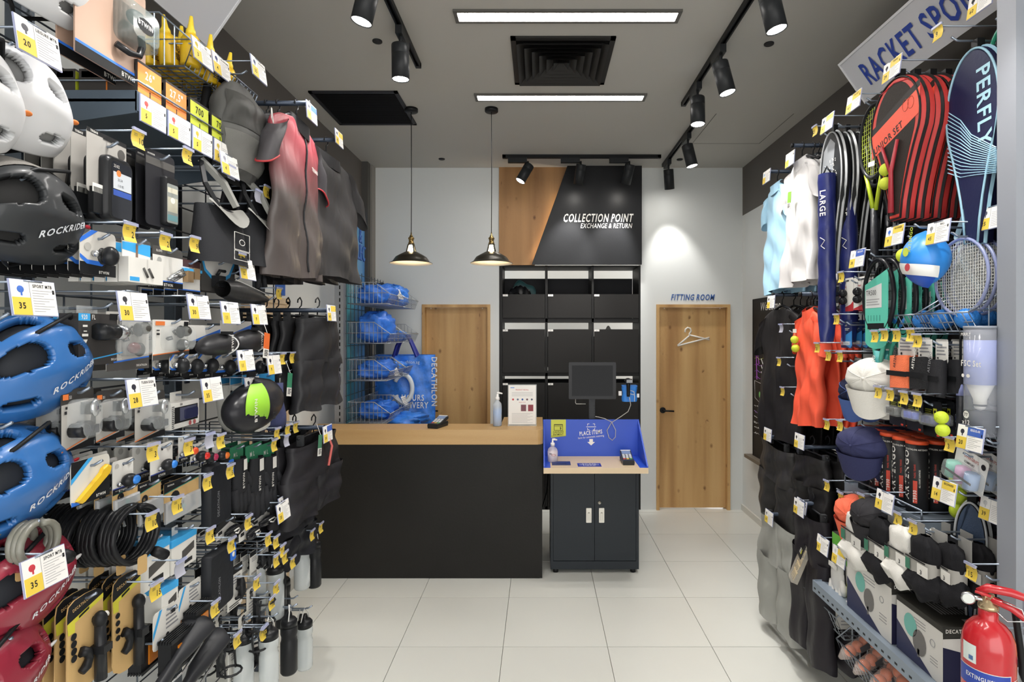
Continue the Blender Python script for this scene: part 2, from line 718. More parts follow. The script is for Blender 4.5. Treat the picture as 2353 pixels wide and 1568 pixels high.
# unseen storeroom light, added to brighten the wall behind the locker gaps
ld = bpy.data.lights.new('storeroom_fill', 'AREA')
ld.energy, ld.size, ld.size_y, ld.shape = 3.5, 1.2, .1, 'RECTANGLE'
lo = bpy.data.objects.new('storeroom_fill', ld)
COL.objects.link(lo)
lo.location = (.3, 6.55, 3.45)

# ----------------------------------------------------------------- ceiling lamps, vents, tracks
LAMPW = C('#fffaf5', .5, em=PANEL_L)


def linear_lamp(x0, x1, yc, label):
    t = thing('linear_ceiling_lamp', label, 'ceiling lamp', ((x0 + x1) / 2, yc, CEIL), 0)
    L = (x1 - x0) / 2
    m = MB()
    for a in ((-L, L, -.058, -.04), (-L, L, .04, .058), (-L, -L + .02, -.04, .04), (L - .02, L, -.04, .04)):
        m.box(a[0], a[1], a[2], a[3], -.012, .0, C('#55534f', .5))
    m.obj('lamp_frame', t)
    m = MB()
    m.box(-L + .02, L - .02, -.04, .04, -.008, -.0, LAMPW)
    m.obj('diffuser', t)


linear_lamp(-.452, .745, 2.967, 'glowing linear ceiling lamp with dark frame before the square louvred vent')
linear_lamp(-.462, .757, 3.99, 'glowing linear ceiling lamp with dark frame between louvred vent and pendants')
linear_lamp(-.46, .75, 1.94, 'added linear ceiling lamp overhead, unseen, lighting the aisle towards the shop floor')  # unseen, added to bring more light into the aisle
linear_lamp(-.46, .75, .9, 'added unseen linear ceiling lamp lighting the aisle from behind the viewer')  # unseen, added as fill light from the viewer's side

VENT = C('#2c2b2a', .5)
t = thing('ceiling_vent', 'square black louvred air diffuser between the two linear lamps', 'vent', (.134, 3.473, CEIL))
m = MB()
a = .3
for b in ((-a, a, -a, -a + .03), (-a, a, a - .03, a), (-a, -a + .03, -a, a), (a - .03, a, -a, a)):
    m.box(*b, -.012, 0, VENT)
m.obj('vent_frame', t)
for k in range(6):
    ro, ri = .268 - k * .044, .268 - k * .044 - .042
    m = MB()
    vs = [(-ro, -ro, -.004), (ro, -ro, -.004), (ro, ro, -.004), (-ro, ro, -.004), (-ri, -ri, .03), (ri, -ri, .03), (ri, ri, .03), (-ri, ri, .03)]
    vs += [(x * .99, y * .99, z + .003) for x, y, z in vs]
    vs2 = []
    fs = [(0, 1, 5, 4), (1, 2, 6, 5), (2, 3, 7, 6), (3, 0, 4, 7)]
    m.add([(x, y, z - .03) for x, y, z in vs[:8]], fs, VENT)
    m.obj('louvre', t)
m = MB()
m.box(-.29, .29, -.29, .29, -.0015, -.0005, C('#0d0d0d', .8))
m.obj('duct', t)
t = thing('return_air_grille', 'plain black square return air grille beside the pendant cord', 'vent', (-1.3, 4.2, CEIL))
m = MB()
a = .31
for b in ((-a, a, -a, -a + .025), (-a, a, a - .025, a), (-a, -a + .025, -a, a), (a - .025, a, -a, a)):
    m.box(*b, -.012, 0, C('#2a2a2f', .5))
m.obj('grille_frame', t)
m = MB()
for k in range(38):
    y = -.28 + k * .0151
    m.box(-.285, .285, y, y + .004, -.008, -.002, C('#121214', .6))
m.box(-.285, .285, -.285, .285, -.002, -.001, C('#0a0a0b', .8))
o = m.obj('grille_bars', t)
o['kind'] = 'stuff'
for px, py, r, d in ((867, 94, .028, 'beside the aisle track spotlights'), (1767, 100, .028, 'above the racket sport sign'), (1015, 365, .03, 'near the white rear wall'), (1562, 366, .03, 'behind the short track spotlight')):
    y = (CEIL - H) * F / (VY - py)
    x = (px - VX) * y / F
    m = MB()
    m.lathe([(r, 0), (r, -.006), (r * .8, -.01), (0, -.01)], C('#252527', .5), 20)
    o = m.obj('ceiling_speaker', None, (x, y, CEIL))
    tag(o, 'small round dark ceiling sensor ' + d, 'ceiling fitting')

SPOTS = []


def track(x0, y0, x1, y1, label):
    a, b = Vector((x0, y0, CEIL)), Vector((x1, y1, CEIL))
    d = (b - a).length
    t = thing('lighting_track', label, 'lighting track', (a + b) / 2, math.atan2(y1 - y0, x1 - x0))
    m = MB()
    m.box(-d / 2, d / 2, -.017, -.008, -.03, 0, BLACK)
    m.box(-d / 2, d / 2, .008, .017, -.03, 0, BLACK)
    m.box(-d / 2, d / 2, -.008, .008, -.012, 0, C('#0a0a0a', .5))
    m.box(-d / 2, -d / 2 + .03, -.017, .017, -.031, 0, BLACK)
    m.box(d / 2 - .03, d / 2, -.017, .017, -.031, 0, BLACK)
    m.obj('rail', t)
    return t


LENS = C('#fffaf2', .4, em=30.)
LENS2 = C('#c9c4ba', .3, em=.6)
SPB = C('#26282a', .42)


def spot(x, y, along, aim, label, on=1., box=True, watts=None, L=.185, r=.047):
    """track spotlight: gear box under the rail, elbow, turned can aimed at a point"""
    t = thing('track_spotlight', label, 'spotlight', (x, y, CEIL - .03))
    m = MB()
    if along == 'y':
        m.box(-.018, .018, -.1, .08, -.045, 0, SPB)
    else:
        m.box(-.1, .08, -.018, .018, -.045, 0, SPB)
    m.obj('gear_box', t)
    p0 = Vector((.0, .09, -.07)) if along == 'y' else Vector((.09, 0, -.07))
    if along == 'y':
        p0 = Vector((0, -.06, -.1))
    m = MB()
    m.tube([(p0.x, p0.y, -.03), (p0.x, p0.y, -.105)], .009, SPB, 8)
    m.obj('elbow', t)
    wp = Vector((x, y, CEIL - .03)) + p0 + Vector((0, 0, -.02))
    d = (Vector(aim) - wp).normalized()
    q = Vector((0, 0, -1)).rotation_difference(d)
    m = MB()
    m.lathe([(.0, .03), (r * .96, .03), (r, .025), (r, -.02), (r * .985, -.021), (r, -.022), (r, -L + .03), (r - .003, -L + .03), (r - .006, -L + .04)], SPB, 24)
    can = m.obj('lamp_can', t, p0 + Vector((0, 0, -.02)))
    can.rotation_mode = 'QUATERNION'
    can.rotation_quaternion = q
    m = MB()
    m.lathe([(r - .004, -L + .034), (0, -L + .036)], LENS if on else LENS2, 24)
    m.obj('lens', can)
    if on:
        l = bpy.data.lights.new('spot_light', 'SPOT')
        l.energy = (watts or SPOT_W) * on * SPOT_W / 100
        l.spot_size = R(58)
        l.spot_blend = .75
        l.shadow_soft_size = .03
        l.color = (1, .97, .93)
        o = bpy.data.objects.new('spot_light', l)
        COL.objects.link(o)
        o.location = wp + d * (L - .02)
        o.rotation_mode = 'QUATERNION'
        o.rotation_quaternion = q


track(1.05, .7, 1.05, 4.09, 'long black lighting track running above the racket aisle')
track(1.235, 4.38, 1.235, 5.58, 'short black lighting track ending near the fitting room wall')
track(-.352, 5.3, 1.148, 5.3, 'black lighting track across the ceiling in front of the fascia panel')
track(-.757, .9, -.757, 3.5, 'black lighting track above the cycling aisle')
spot(1.05, 2.62, 'y', (1.5, 2.5, 1.3), 'large black spotlight topmost on the racket aisle track', watts=60)
spot(1.05, 3.3, 'y', (1.55, 3.1, 1.2), 'black spotlight in the middle of the racket aisle track, lens glowing', watts=60)
spot(1.05, 3.78, 'y', (1.0, 3.45, .0), 'black spotlight pointing straight down at the end of the racket track', watts=75)
spot(1.235, 4.72, 'y', (1.75, 4.5, 1.0), 'black spotlight tilted towards the shirts on the short track', watts=70)
spot(1.235, 5.42, 'y', (1.48, 5.95, 1.6), 'black spotlight hanging in front of the fitting room wall', watts=44)
spot(-.2, 5.3, 'x', (-.75, 5.1, 2.2), 'black spotlight tilted sideways before the oak fascia', watts=60)
spot(.3, 5.3, 'x', (.22, 5.75, 2.2), 'black spotlight hanging before the slanted fascia seam', watts=100)
spot(.76, 5.3, 'x', (.62, 5.75, 2.2), 'black spotlight hanging above the COLLECTION POINT lettering', watts=100)
spot(-.757, 2.55, 'y', (-1.25, 2.5, 1.3), 'black spotlight with glowing lens tilted towards the cycling wall', watts=70)
spot(-.757, 3.1, 'y', (-.75, 3.2, .0), 'black unlit-looking spotlight hanging straight down over the cycling aisle', watts=50)
spot(-.757, 1.6, 'y', (-1.2, 1.55, 1.2), 'added unseen black spotlight above the helmets, lighting the cycling wall', watts=70)  # unseen head added on the track to light the cycling goods
spot(1.05, 1.5, 'y', (1.5, 1.75, 1.2), 'added unseen black spotlight above the fire extinguisher, lighting the racket wall', watts=60)  # unseen head added on the track to light the racket goods


def pendant(x, y, label):
    t = thing('pendant_lamp', label, 'pendant lamp', (x, y, CEIL))
    m = MB()
    m.lathe([(0, -.0), (.05, 0), (.05, -.022), (.045, -.026), (0, -.026)], BLACK, 28)
    m.obj('canopy', t)
    m = MB()
    m.tube([(0, 0, -.02), (.002, 0, -.5), (0, 0, -.94)], .003, BLACK, 6)
    m.obj('cord', t)
    BR = C('#8a7347', .3, .85)
    m = MB()
    m.lathe([(.004, -.93), (.006, -.95), (.012, -.955), (.014, -.965), (.022, -.97), (.023, -.98), (.018, -.984), (.018, -1.005), (.023, -1.008), (.022, -1.02), (.0, -1.02)], BR, 20)
    m.obj('lamp_holder', t)
    SH = C('#2c2922', .32, .3)
    m = MB()
    prof = [(.036, -1.075), (.05, -1.079), (.06, -1.085), (.085, -1.098), (.115, -1.116), (.128, -1.135), (.138, -1.15), (.152, -1.157), (.159, -1.161)]
    m.lathe(prof + [(.1595, -1.163), (.158, -1.1635)], SH, 36, cap=False)
    # cage neck: four posts and two rings
    m.lathe([(.024, -1.018), (.026, -1.02), (.026, -1.026), (.023, -1.026)], SH, 24)
    for k in range(4):
        a = pi / 4 + k * pi / 2
        m.tube([(.024 * cos(a), .024 * sin(a), -1.022), (.04 * cos(a), .04 * sin(a), -1.08)], .006, SH, 6)
    sh = m.obj('shade', t)
    m = MB()
    m.lathe([(.158, -1.1632), (.15, -1.159), (.136, -1.152), (.126, -1.138), (.113, -1.12), (.083, -1.102), (.04, -1.083)], C('#f3ead8', .5), 36, cap=False)
    m.obj('shade_lining', sh)
    m = MB()
    m.lathe([(.012, -1.02), (.014, -1.04), (.028, -1.075), (.03, -1.095), (.022, -1.12), (.0, -1.128)], C('#ffe6b8', .4, em=24.), 20)
    m.obj('bulb', t)


pendant(-.965, 4.205, 'black dome pendant lamp with brass holder hanging near the wall of blue bags')
pendant(-.362, 4.205, 'black dome pendant lamp with brass holder hanging beside the oak fascia')
# ================================================================= service counter
CX = .0193
t = thing('service_counter', 'long charcoal service counter with thick oak top in front of the lockers', 'counter', (0, 4.11, 0))
CB = C('#1e1d1b', .5, bump=.15, sc=60, var=.14, vsc=2.2)
m = MB()
m.box(XL + .02, CX, 0, .06, 0.004, .985, CB)
m.box(CX - .03, CX, .06, .62, 0.004, .985, CB)
m.obj('front_panel', t)
m = MB()
m.box(XL + .02, CX - .02, .004, .05, .0, .004, BLACK)
m.obj('plinth', t)
m = MB()
rc = .05
out = [(XL + .02, -.005)] + [(CX + .005 - rc + rc * sin(R(a)), -.005 + rc - rc * cos(R(a))) for a in range(0, 91, 15)] + [(CX + .005, .62), (-.3, .62), (-.3, .27), (XL + .02, .27)]
m.prz(out, .985, 1.093, WOOD_TOP)
m.obj('counter_top', t)


def terminal(loc, rz, label, tilt=.0):
    t = thing('card_terminal', label, 'card terminal', loc, (R(tilt), 0, rz))
    m = MB()
    m.prism([(-.04, 0), (.04, 0), (.043, .02), (.04, .035), (-.04, .035), (-.043, .02)], -.09, .08, C('#26272a', .35))
    m.T = Matrix.Translation((0, .02, .03)) @ Matrix.Rotation(R(18), 4, 'X')
    m.box(-.04, .04, -.1, .075, 0, .022, C('#303236', .3))
    m.obj('terminal_body', t)
    m = MB()
    m.T = Matrix.Translation((0, .02, .03)) @ Matrix.Rotation(R(18), 4, 'X')
    m.box(-.033, .033, .018, .062, .022, .0235, C('#7f93b8', .15))
    m.obj('screen', t)
    m = MB()
    m.T = Matrix.Translation((0, .02, .03)) @ Matrix.Rotation(R(18), 4, 'X')
    m.box(-.037, .037, .064, .074, .022, .024, C('#e2e2e0', .4))
    cols = ['#c9cdd4', '#c9cdd4', '#c9cdd4', '#c9cdd4', '#c9cdd4', '#c9cdd4', '#c9cdd4', '#c9cdd4', '#c9cdd4', '#c8503c', '#d8b640', '#4d9a5c']
    for k in range(12):
        x, y = -.024 + (k % 3) * .024, .003 - (k // 3) * .02
        m.box(x - .009, x + .009, y - .007, y + .007, .022, .026, C(cols[k], .5))
    m.obj('keypad', t)
    return t


p = atY(1006, 978, 4.22)
terminal((p.x, 4.24, 1.0935), R(-18), 'small black card terminal on the oak counter top', 0)


def pump_bottle(loc, label, body, cap, liquid, h, r, square=False):
    t = thing('pump_bottle', label, 'pump bottle', loc)
    m = MB()
    m.lathe([(r * .9, 0), (r, .006), (r, h * .6), (r * .9, h * .68), (r * .4, h * .76), (r * .38, h * .8)], body, 24)
    m.obj('bottle', t)
    m = MB()
    m.lathe([(r * .94, .003), (r * .94, h * (.52 if square else .46)), (0, h * (.52 if square else .46) + .001)], liquid, 24)
    m.obj('liquid', t)
    m = MB()
    m.lathe([(r * .5, h * .79), (r * .5, h * .86), (r * .24, h * .88), (r * .2, h * .97)], cap, 18)
    m.tube([(0, 0, h * .97), (.0, 0, h), (r * .4, 0, h), (r * 1.15, 0, h * .975)], [.006, .008, .007, .005], cap, 8)
    m.obj('pump', t)
    return t


p = atY(1143, 975, 4.28)
tb = pump_bottle((p.x, 4.28, 1.094), 'tall clear pump bottle of blue sanitiser standing on the oak counter', C('#dfe6ee', .1, alpha=.45), C('#f2f2f0', .4), C('#7fb2ea', .2), .252, .034, True)
# notice in a clear stand
p0, p1 = atY(1167, 974, 4.3), atY(1233, 884, 4.3)
t = thing('notice_stand', 'clear acrylic stand with a printed recall notice on the counter corner', 'notice', ((p0.x + p1.x) / 2, 4.3, 1.0935))
w2, hh = (p1.x - p0.x) / 2, p1.z - 1.0935
m = MB()
m.box(-w2, w2, .001, .005, 0, hh, C('#e8ecec', .1, alpha=.3))
m.box(-w2, w2, -.03, .07, 0, .004, C('#e8ecec', .1, alpha=.3))
m.obj('acrylic_holder', t)
m = MB()
m.box(-w2 + .006, w2 - .006, -.001, .001, .008, hh - .006, PAPER)
y = -.0016
m.box(-w2 + .02, -w2 + .05, y, -.001, hh - .028, hh - .02, C('#7f9fd8', .5))
m.text('PRODUCT RECALL', 0, hh - .045, .009, y, C('#c23a40', .5), 1, .8, 'c')
for k in range(4):
    m.box(-w2 + .03, w2 - .03, y, -.001, hh - .062 - k * .009, hh - .0605 - k * .009, GREYT)
for k in range(5):
    m.poly(circ(-w2 + .04 + k * .036, hh - .115, .008, 10), y, C(['#c0464c', '#5f6f88', '#3a5a9c', '#6a4a52', '#4a5566'][k], .5))
m.text('WHAT TO DO', 0, hh - .14, .006, y, C('#c23a40', .5), 1, .8, 'c')
for k in range(2):
    m.box(-.01 + k * .055, .03 + k * .055, y, -.001, hh - .205, hh - .155, C(['#70404a', '#8a2f3c'][k], .5))
for k in range(10):
    m.box(-w2 + .03, w2 - .03 - .02 * (k % 3), y, -.001, hh - .222 - k * .008, hh - .2207 - k * .008, GREYT)
m.obj('notice_sheet', t)

# ================================================================= self checkout kiosk
KY = 3.97
s_ = KY / F
kx0, kx1 = (1249 - VX) * s_, (1490 - VX) * s_
ktop = H - (1076 - VY) * s_
kb = 4.36
CABM = C('#2b3035', .42, bump=.08, sc=120)
cf = 4.2
cx0, cx1 = (1265 - VX) * cf / F, (1468 - VX) * cf / F
t = thing('metal_cupboard', 'dark slate two-door metal cupboard carrying the blue self checkout table', 'cupboard', ((cx0 + cx1) / 2, cf, 0))
w2 = (cx1 - cx0) / 2
m = MB()
m.box(-w2, w2, .02, .42, .03, ktop - .045, CABM)
m.box(-w2, w2, .0, .02, .03, .09, CABM)
m.box(-w2, -w2 + .02, 0, .02, .09, ktop - .045, CABM)
m.box(w2 - .02, w2, 0, .02, .09, ktop - .045, CABM)
m.obj('carcass', t)
STEEL = C('#c9c6be', .3, .8)
for s in (-1, 1):
    m = MB()
    a, b = (-w2 + .022, -.002) if s < 0 else (.002, w2 - .022)
    m.box(a, b, .002, .018, .094, ktop - .05, CABM)
    d = m.obj('cupboard_door', t)
    m = MB()
    hx = s * .048 + .004
    m.prism(rr(hx - .02, .38, hx + .02, .49, .004, 2), -.003, .004, STEEL)
    m.prism(rr(hx - .008, .397, hx + .008, .46, .007, 3), -.0045, -.002, C('#8f8c84', .35, .8))
    m.prism(rr(hx - .006, .395, hx + .006, .452, .005, 3), -.007, -.0045, STEEL)
    m.obj('recessed_handle', d)
m = MB()
m.lathe([(.012, 0), (.012, .006), (0, .006)], STEEL, 16, (.036, .0, .53), 'y')
m.tube([(.036, -.006, .53), (.036, -.02, .538)], .004, STEEL, 6)
m.obj('lock', t)
for sx in (-1, 1):
    for yy in (.03, .38):
        m = MB()
        m.lathe([(.02, 0), (.02, .03)], BLACK, 12, (sx * (w2 - .04), yy, 0))
        m.obj('foot', t)
BLUE = C('#2b52c4', .4)
t = thing('checkout_table', 'maple self checkout table top with blue printed screen walls on the metal cupboard', 'table', (0, 0, 0))
m = MB()
m.box(kx0, kx1, KY, kb, ktop - .04, ktop, WOOD_LIGHT)
m.obj('table_top', t)
bz = H - (964 - VY) * kb / F
bx0, bx1 = (1251 - VX) * kb / F, (1468 - VX) * kb / F
m = MB()
m.box(kx0, kx1 - .0, kb - .012, kb, ktop, bz, BLUE)
yy = kb - .0128
m.text('PLACE ITEMS', .40, 1.015, .03, yy, PAPER, 1, .62, 'c', R(6))
m.text('here for automatic scanning', .40, .99, .0155, yy, PAPER, 0, .74, 'c', R(6))
ax = .40
m.poly([(ax - .014, .98), (ax - .014, .957), (ax - .03, .957), (ax, .93), (ax + .03, .957), (ax + .014, .957), (ax + .014, .98)], yy, PAPER)
cz = 1.075
for sx in (-1, 1):
    for sz in (-1, 1):
        m.box(ax + sx * .028 - .002, ax + sx * .028 + .002, yy, yy + .0006, cz + sz * .016 - .007, cz + sz * .016 + .007, PAPER)
        m.box(min(ax + sx * .028, ax + sx * .014), max(ax + sx * .028, ax + sx * .014), yy, yy + .0006, cz + sz * .023 - .002, cz + sz * .023 + .002, PAPER)
m.box(ax - .038, ax + .038, yy, yy + .0006, cz - .002, cz + .002, PAPER)
m.obj('back_screen', t)
e = .01
for x0, sgn in ((kx0, 1), (kx1 - e, -1)):
    m = MB()
    vs = [(x0, KY + .005, ktop), (x0, kb, ktop), (x0, kb, bz), (x0, KY + .005, ktop + .012)]
    vs += [(x + e, y, z) for x, y, z in vs]
    m.add(vs, [(0, 1, 2, 3), (7, 6, 5, 4), (0, 3, 7, 4), (3, 2, 6, 7), (2, 1, 5, 6), (1, 0, 4, 5)], BLUE)
    m.box(min(x0, x0 + sgn * .05), max(x0 + e, x0 + sgn * .05), KY + .004, kb - .012, ktop, ktop + .003, BLUE)
    m.obj('side_screen', t)
m = MB()
m.T = Matrix.Translation((.09, KY + .05, ktop + .0005))
m.box(0, .135, .03, .13, 0, .006, C('#27386f', .45))
m.box(.03, .105, .045, .052, .006, .0065, C('#12182f', .6))
tag(m.obj('dark_blue_pad'), 'dark blue square pad with a slot lying beside the pink soap bottle', 'pad')
m = MB()
m.T = Matrix.Translation((.36, KY + .09, ktop + .0004)) @ Matrix.Rotation(R(-90), 4, 'X')
m.prism(rr(-.085, -.05, .085, .05, .003, 2), -.0015, 0, C('#1f2f96', .35))
m.text('SCAN', 0, .006, .026, -.002, PAPER, 1, .9, 'c')
m.text('HERE', 0, -.03, .026, -.002, PAPER, 1, .9, 'c')
for s in (-1, 1):
    for k in range(3):
        m.tube([(s * (.05 + k * .011) - s * .006 * cos(a), -.0018, .0 + .02 * sin(a)) for a in (-1.1, -.5, 0, .5, 1.1)], .0015, PAPER, 4)
tag(m.obj('scan_mat'), 'blue mat printed SCAN HERE lying flat on the maple checkout table', 'mat')
p = atY(1441, 1058, 4.13)
terminal((p.x, 4.14, ktop + .0005), R(0), 'small black card terminal standing at the blue side screen')
p = atY(1270, 1053, 4.15)
t = thing('soap_bottle', 'clear bottle of pale pink hand soap with white pump on checkout table', 'pump bottle', (p.x, 4.17, ktop + .0005))
m = MB()
m.lathe([(.036, 0), (.039, .006), (.039, .075), (.034, .095), (.02, .108), (.013, .112), (.013, .12)], C('#efe6e6', .1, alpha=.4), 24)
m.obj('bottle', t)
m = MB()
m.lathe([(.037, .002), (.037, .08), (0, .081)], C('#eadde2', .3), 24)
m.poly(circ(.006, .055, .016, 16, .009), -.0395, C('#a8686a', .5))
m.poly(circ(.006, .055, .012, 16, .006), -.0398, C('#e4cfd0', .5))
m.box(-.025, -.008, -.0395, -.039, .062, .068, C('#6a5a60', .5))
m.obj('soap_filling', t)
m = MB()
m.lathe([(.016, .118), (.016, .138), (.007, .142), (.006, .16)], C('#f2f0ee', .4), 16)
m.tube([(0, 0, .158), (0, 0, .164), (.012, 0, .165), (.034, 0, .16)], [.006, .009, .008, .005], C('#f2f0ee', .4), 8)
m.obj('pump', t)
m = MB()
y = kb - .0135
a, b = atY(1266, 964, kb), atY(1300, 1003, kb)
m.box(a.x, b.x, y - .002, y, b.z + .004, a.z, C('#cdd04a', .5))
m.poly([(a.x, b.z - .008), (b.x, b.z + .004), (b.x, b.z + .006), (a.x, b.z + .006)], y - .002, C('#cdd04a', .5))
cx = (a.x + b.x) / 2
y2 = y - .0026
for q in ((cx - .034, cx + .034, .1, .106), (cx - .034, cx + .034, .058, .061), (cx - .034, cx - .031, .058, .106), (cx + .031, cx + .034, .058, .106), (cx - .034, cx + .034, .09, .093)):
    m.box(q[0], q[1], y2, y2 + .0005, b.z + q[2] - .01, b.z + q[3] - .01, INK)
m.text('$', cx + .018, b.z + .058, .018, y2, INK, 1, 1, 'c')
m.text('CASHLESS', cx, b.z + .03, .0135, y2, INK, 1, .82, 'c', R(3))
m.text('PAYMENT', cx, b.z + .011, .0135, y2, INK, 1, .82, 'c', R(3))
tag(m.obj('payment_sign'), 'lime green hanging sign reading CASHLESS PAYMENT on the blue back screen', 'sign')
SCREENM = C('#0b0d11', .06)
SCREENM.node_tree.nodes['Principled BSDF'].inputs['Specular IOR Level'].default_value = .12
# touch monitor on a slotted post
my = 4.34
a, b = atY(1307, 833, my), atY(1416, 918, my)
t = thing('touch_monitor', 'black touch monitor on a slotted post behind the blue checkout screen', 'monitor', ((a.x + b.x) / 2, my + .03, ktop))
w2 = (b.x - a.x) / 2
z0, z1 = b.z - ktop, a.z - ktop
m = MB()
m.prism(rr(-w2, z0, w2, z1, .008, 2), -.02, .015, C('#15161a', .22))
m.obj('monitor_housing', t)
m = MB()
m.box(-w2 + .025, w2 - .025, -.0215, -.02, z0 + .025, z1 - .025, SCREENM)
m.obj('screen', t)
m = MB()
m.box(-.024, .024, .015, .045, -.03, z0 + .12, C('#2c2e31', .5, .3))
for k in range(9):
    for s in (-1, 1):
        m.box(s * .018 - .0015, s * .018 + .0015, .0145, .0152, .22 + k * .02, .232 + k * .02, BLACK)
m.obj('slotted_post', t)
m = MB()
CAB = C('#b9b6ae', .5)
m.tube([(-.13, .0, z0), (-.13, 0, z0 - .03), (-.125, 0, z0 - .04), (-.05, .0, z0 - .04)], .003, CAB, 6)
m.obj('monitor_cable', t)
sy = 4.33
hp_ = lambda px, py: atY(px, py, sy)
c = hp_(1443, 890)
t = thing('barcode_scanner', 'black handheld barcode scanner hanging on a coiling grey cable', 'scanner', c)
m = MB()
m.ell((.0, -.015, .05), (.03, .055, .022), C('#303133', .25), 16, 10)
m.tube([(.002, .0, .045), (.004, .01, 0), (.004, .008, -.06), (.003, .005, -.075)], [.018, .014, .013, .011], C('#1c1d1f', .3), 10)
m.obj('scanner_body', t)
m = MB()
m.box(-.022, .022, -.075, -.068, .04, .062, C('#7d8084', .2))
m.obj('scanner_window', t)
m = MB()
pp = [hp_(*q) - c for q in ((1446, 913), (1448, 930), (1442, 945), (1425, 958), (1405, 972), (1395, 990), (1399, 1006), (1406, 1011), (1413, 1003), (1414, 988), (1405, 970), (1390, 963), (1376, 959), (1368, 957))]
pp = [Vector((q.x, -.01 - .02 * sin(i), q.z)) for i, q in enumerate(pp)]
m.tube(pp, .0028, CAB, 6)
m.obj('scanner_cable', t)
t = thing('cleaning_pouch', 'small bright blue pouch with white strap hanging behind the barcode scanner', 'bag', hp_(1449, 907) + Vector((0, .06, 0)))
m = MB()
m.surf(lambda u, v: ((.058 + .004 * sin(9 * v)) * (abs(cos(2 * pi * u)) ** .5) * (1 if cos(2 * pi * u) > 0 else -1), .028 * sin(2 * pi * u) * (1.2 - .4 * v), -.06 + .12 * v), 24, 8, C('#2f7fd6', .55, bump=.2, sc=80), True)
m.prism(rr(-.06, .055, .06, .067, .004, 2), -.02, .03, C('#2a74c8', .5))
m.obj('pouch_body', t)
m = MB()
m.tube([(.034, -.034, -.058), (.035, -.036, -.02), (.03, -.036, .02), (.0, -.034, .03), (-.01, -.034, .005), (.03, -.036, -.005)], .003, PAPER, 5)
m.obj('pouch_strap', t)
for q in ((-.085, -.06, -.015, .02), (.06, .078, -.03, 0)):
    m = MB()
    m.box(q[0], q[1], 0, .002, q[2], q[3], PAPER)
    m.obj('side_label', t)
# cable between counter and cupboard
m = MB()
m.tube([(.03, 4.62, .85), (.08, 4.6, .78), (.06, 4.6, .5), (.02, 4.66, .34)], .006, BLACK, 6)
tag(m.obj('power_cable'), 'black power cable hanging in the gap between counter and cupboard', 'cable')

# ================================================================= click and collect corner
bx = XL + .03
t = thing('click_collect_board', 'tall blue gradient board reading CLICK and COLLECT on the side wall', 'sign', (bx, 5.2, 1.5), pi / 2)
g = bpy.data.materials.new('teal_to_blue_print')
g.use_nodes = True
nt = g.node_tree
tc = nt.nodes.new('ShaderNodeTexCoord')
sp = nt.nodes.new('ShaderNodeSeparateXYZ')
rp = nt.nodes.new('ShaderNodeValToRGB')
mr = nt.nodes.new('ShaderNodeMapRange')
mr.inputs[1].default_value, mr.inputs[2].default_value = -.4, .5
e = rp.color_ramp.elements
e[0].color, e[1].color = lin('#3aa6a8'), lin('#3a6cc8')
e.new(.3).color = lin('#58b8c4')
e.new(.6).color = lin('#78b8ec')
e.new(.9).color = lin('#4f8fe0')
nt.links.new(tc.outputs['Object'], sp.inputs[0])
nt.links.new(sp.outputs[0], mr.inputs[0])
nt.links.new(mr.outputs[0], rp.inputs[0])
nt.links.new(rp.outputs[0], nt.nodes['Principled BSDF'].inputs['Base Color'])
nt.nodes['Principled BSDF'].inputs['Roughness'].default_value = .4
m = MB()
m.box(-.36, .5, 0, .02, -1.45, 1.5, g)
m.obj('board', t)
m = MB()
LB, LD = C('#5a8ae0', .4), C('#1c459c', .4)
for tx, x, z in (('CLICK &', -.335, 1.165), ('COLLECT', -.24, 1.0)):
    m.text(tx, x, z, .15, -.006, LD, 0, .64, 'l', thick=.006)
    m.text(tx, x + .02, z + .006, .14, -.012, LB, 0, .64, 'l', thick=.004)
m.obj('lettering', t)
# slotted posts and wire grid
GX = -1.58
t = thing('wire_grid_stand', 'grey slotted uprights with a wire grid carrying the baskets of blue bags', 'display rack', (GX, 0, 0))
ST = C('#8d9095', .45, .4)
for y0 in (4.45, 5.56):
    m = MB()
    m.box(-.04, .03, y0 - .03, y0 + .03, 0, 2.3, ST if y0 < 5 else METD)
    if y0 < 5:
        for k in range(44):
            m.box(-.004, .006, y0 - .0305, y0 - .0295, .05 + k * .05, .08 + k * .05, BLACK)
    m.obj('slotted_upright', t)
m = MB()
for k in range(18):
    z = .6 + k * .1
    m.tube([(.035, 4.46, z), (.035, 5.54, z)], .003, METD, 4)
for k in range(12):
    y = 4.48 + k * .095
    m.tube([(.035, y, .6), (.035, y, 2.32)], .003, METD, 4)
m.obj('wire_grid', t)


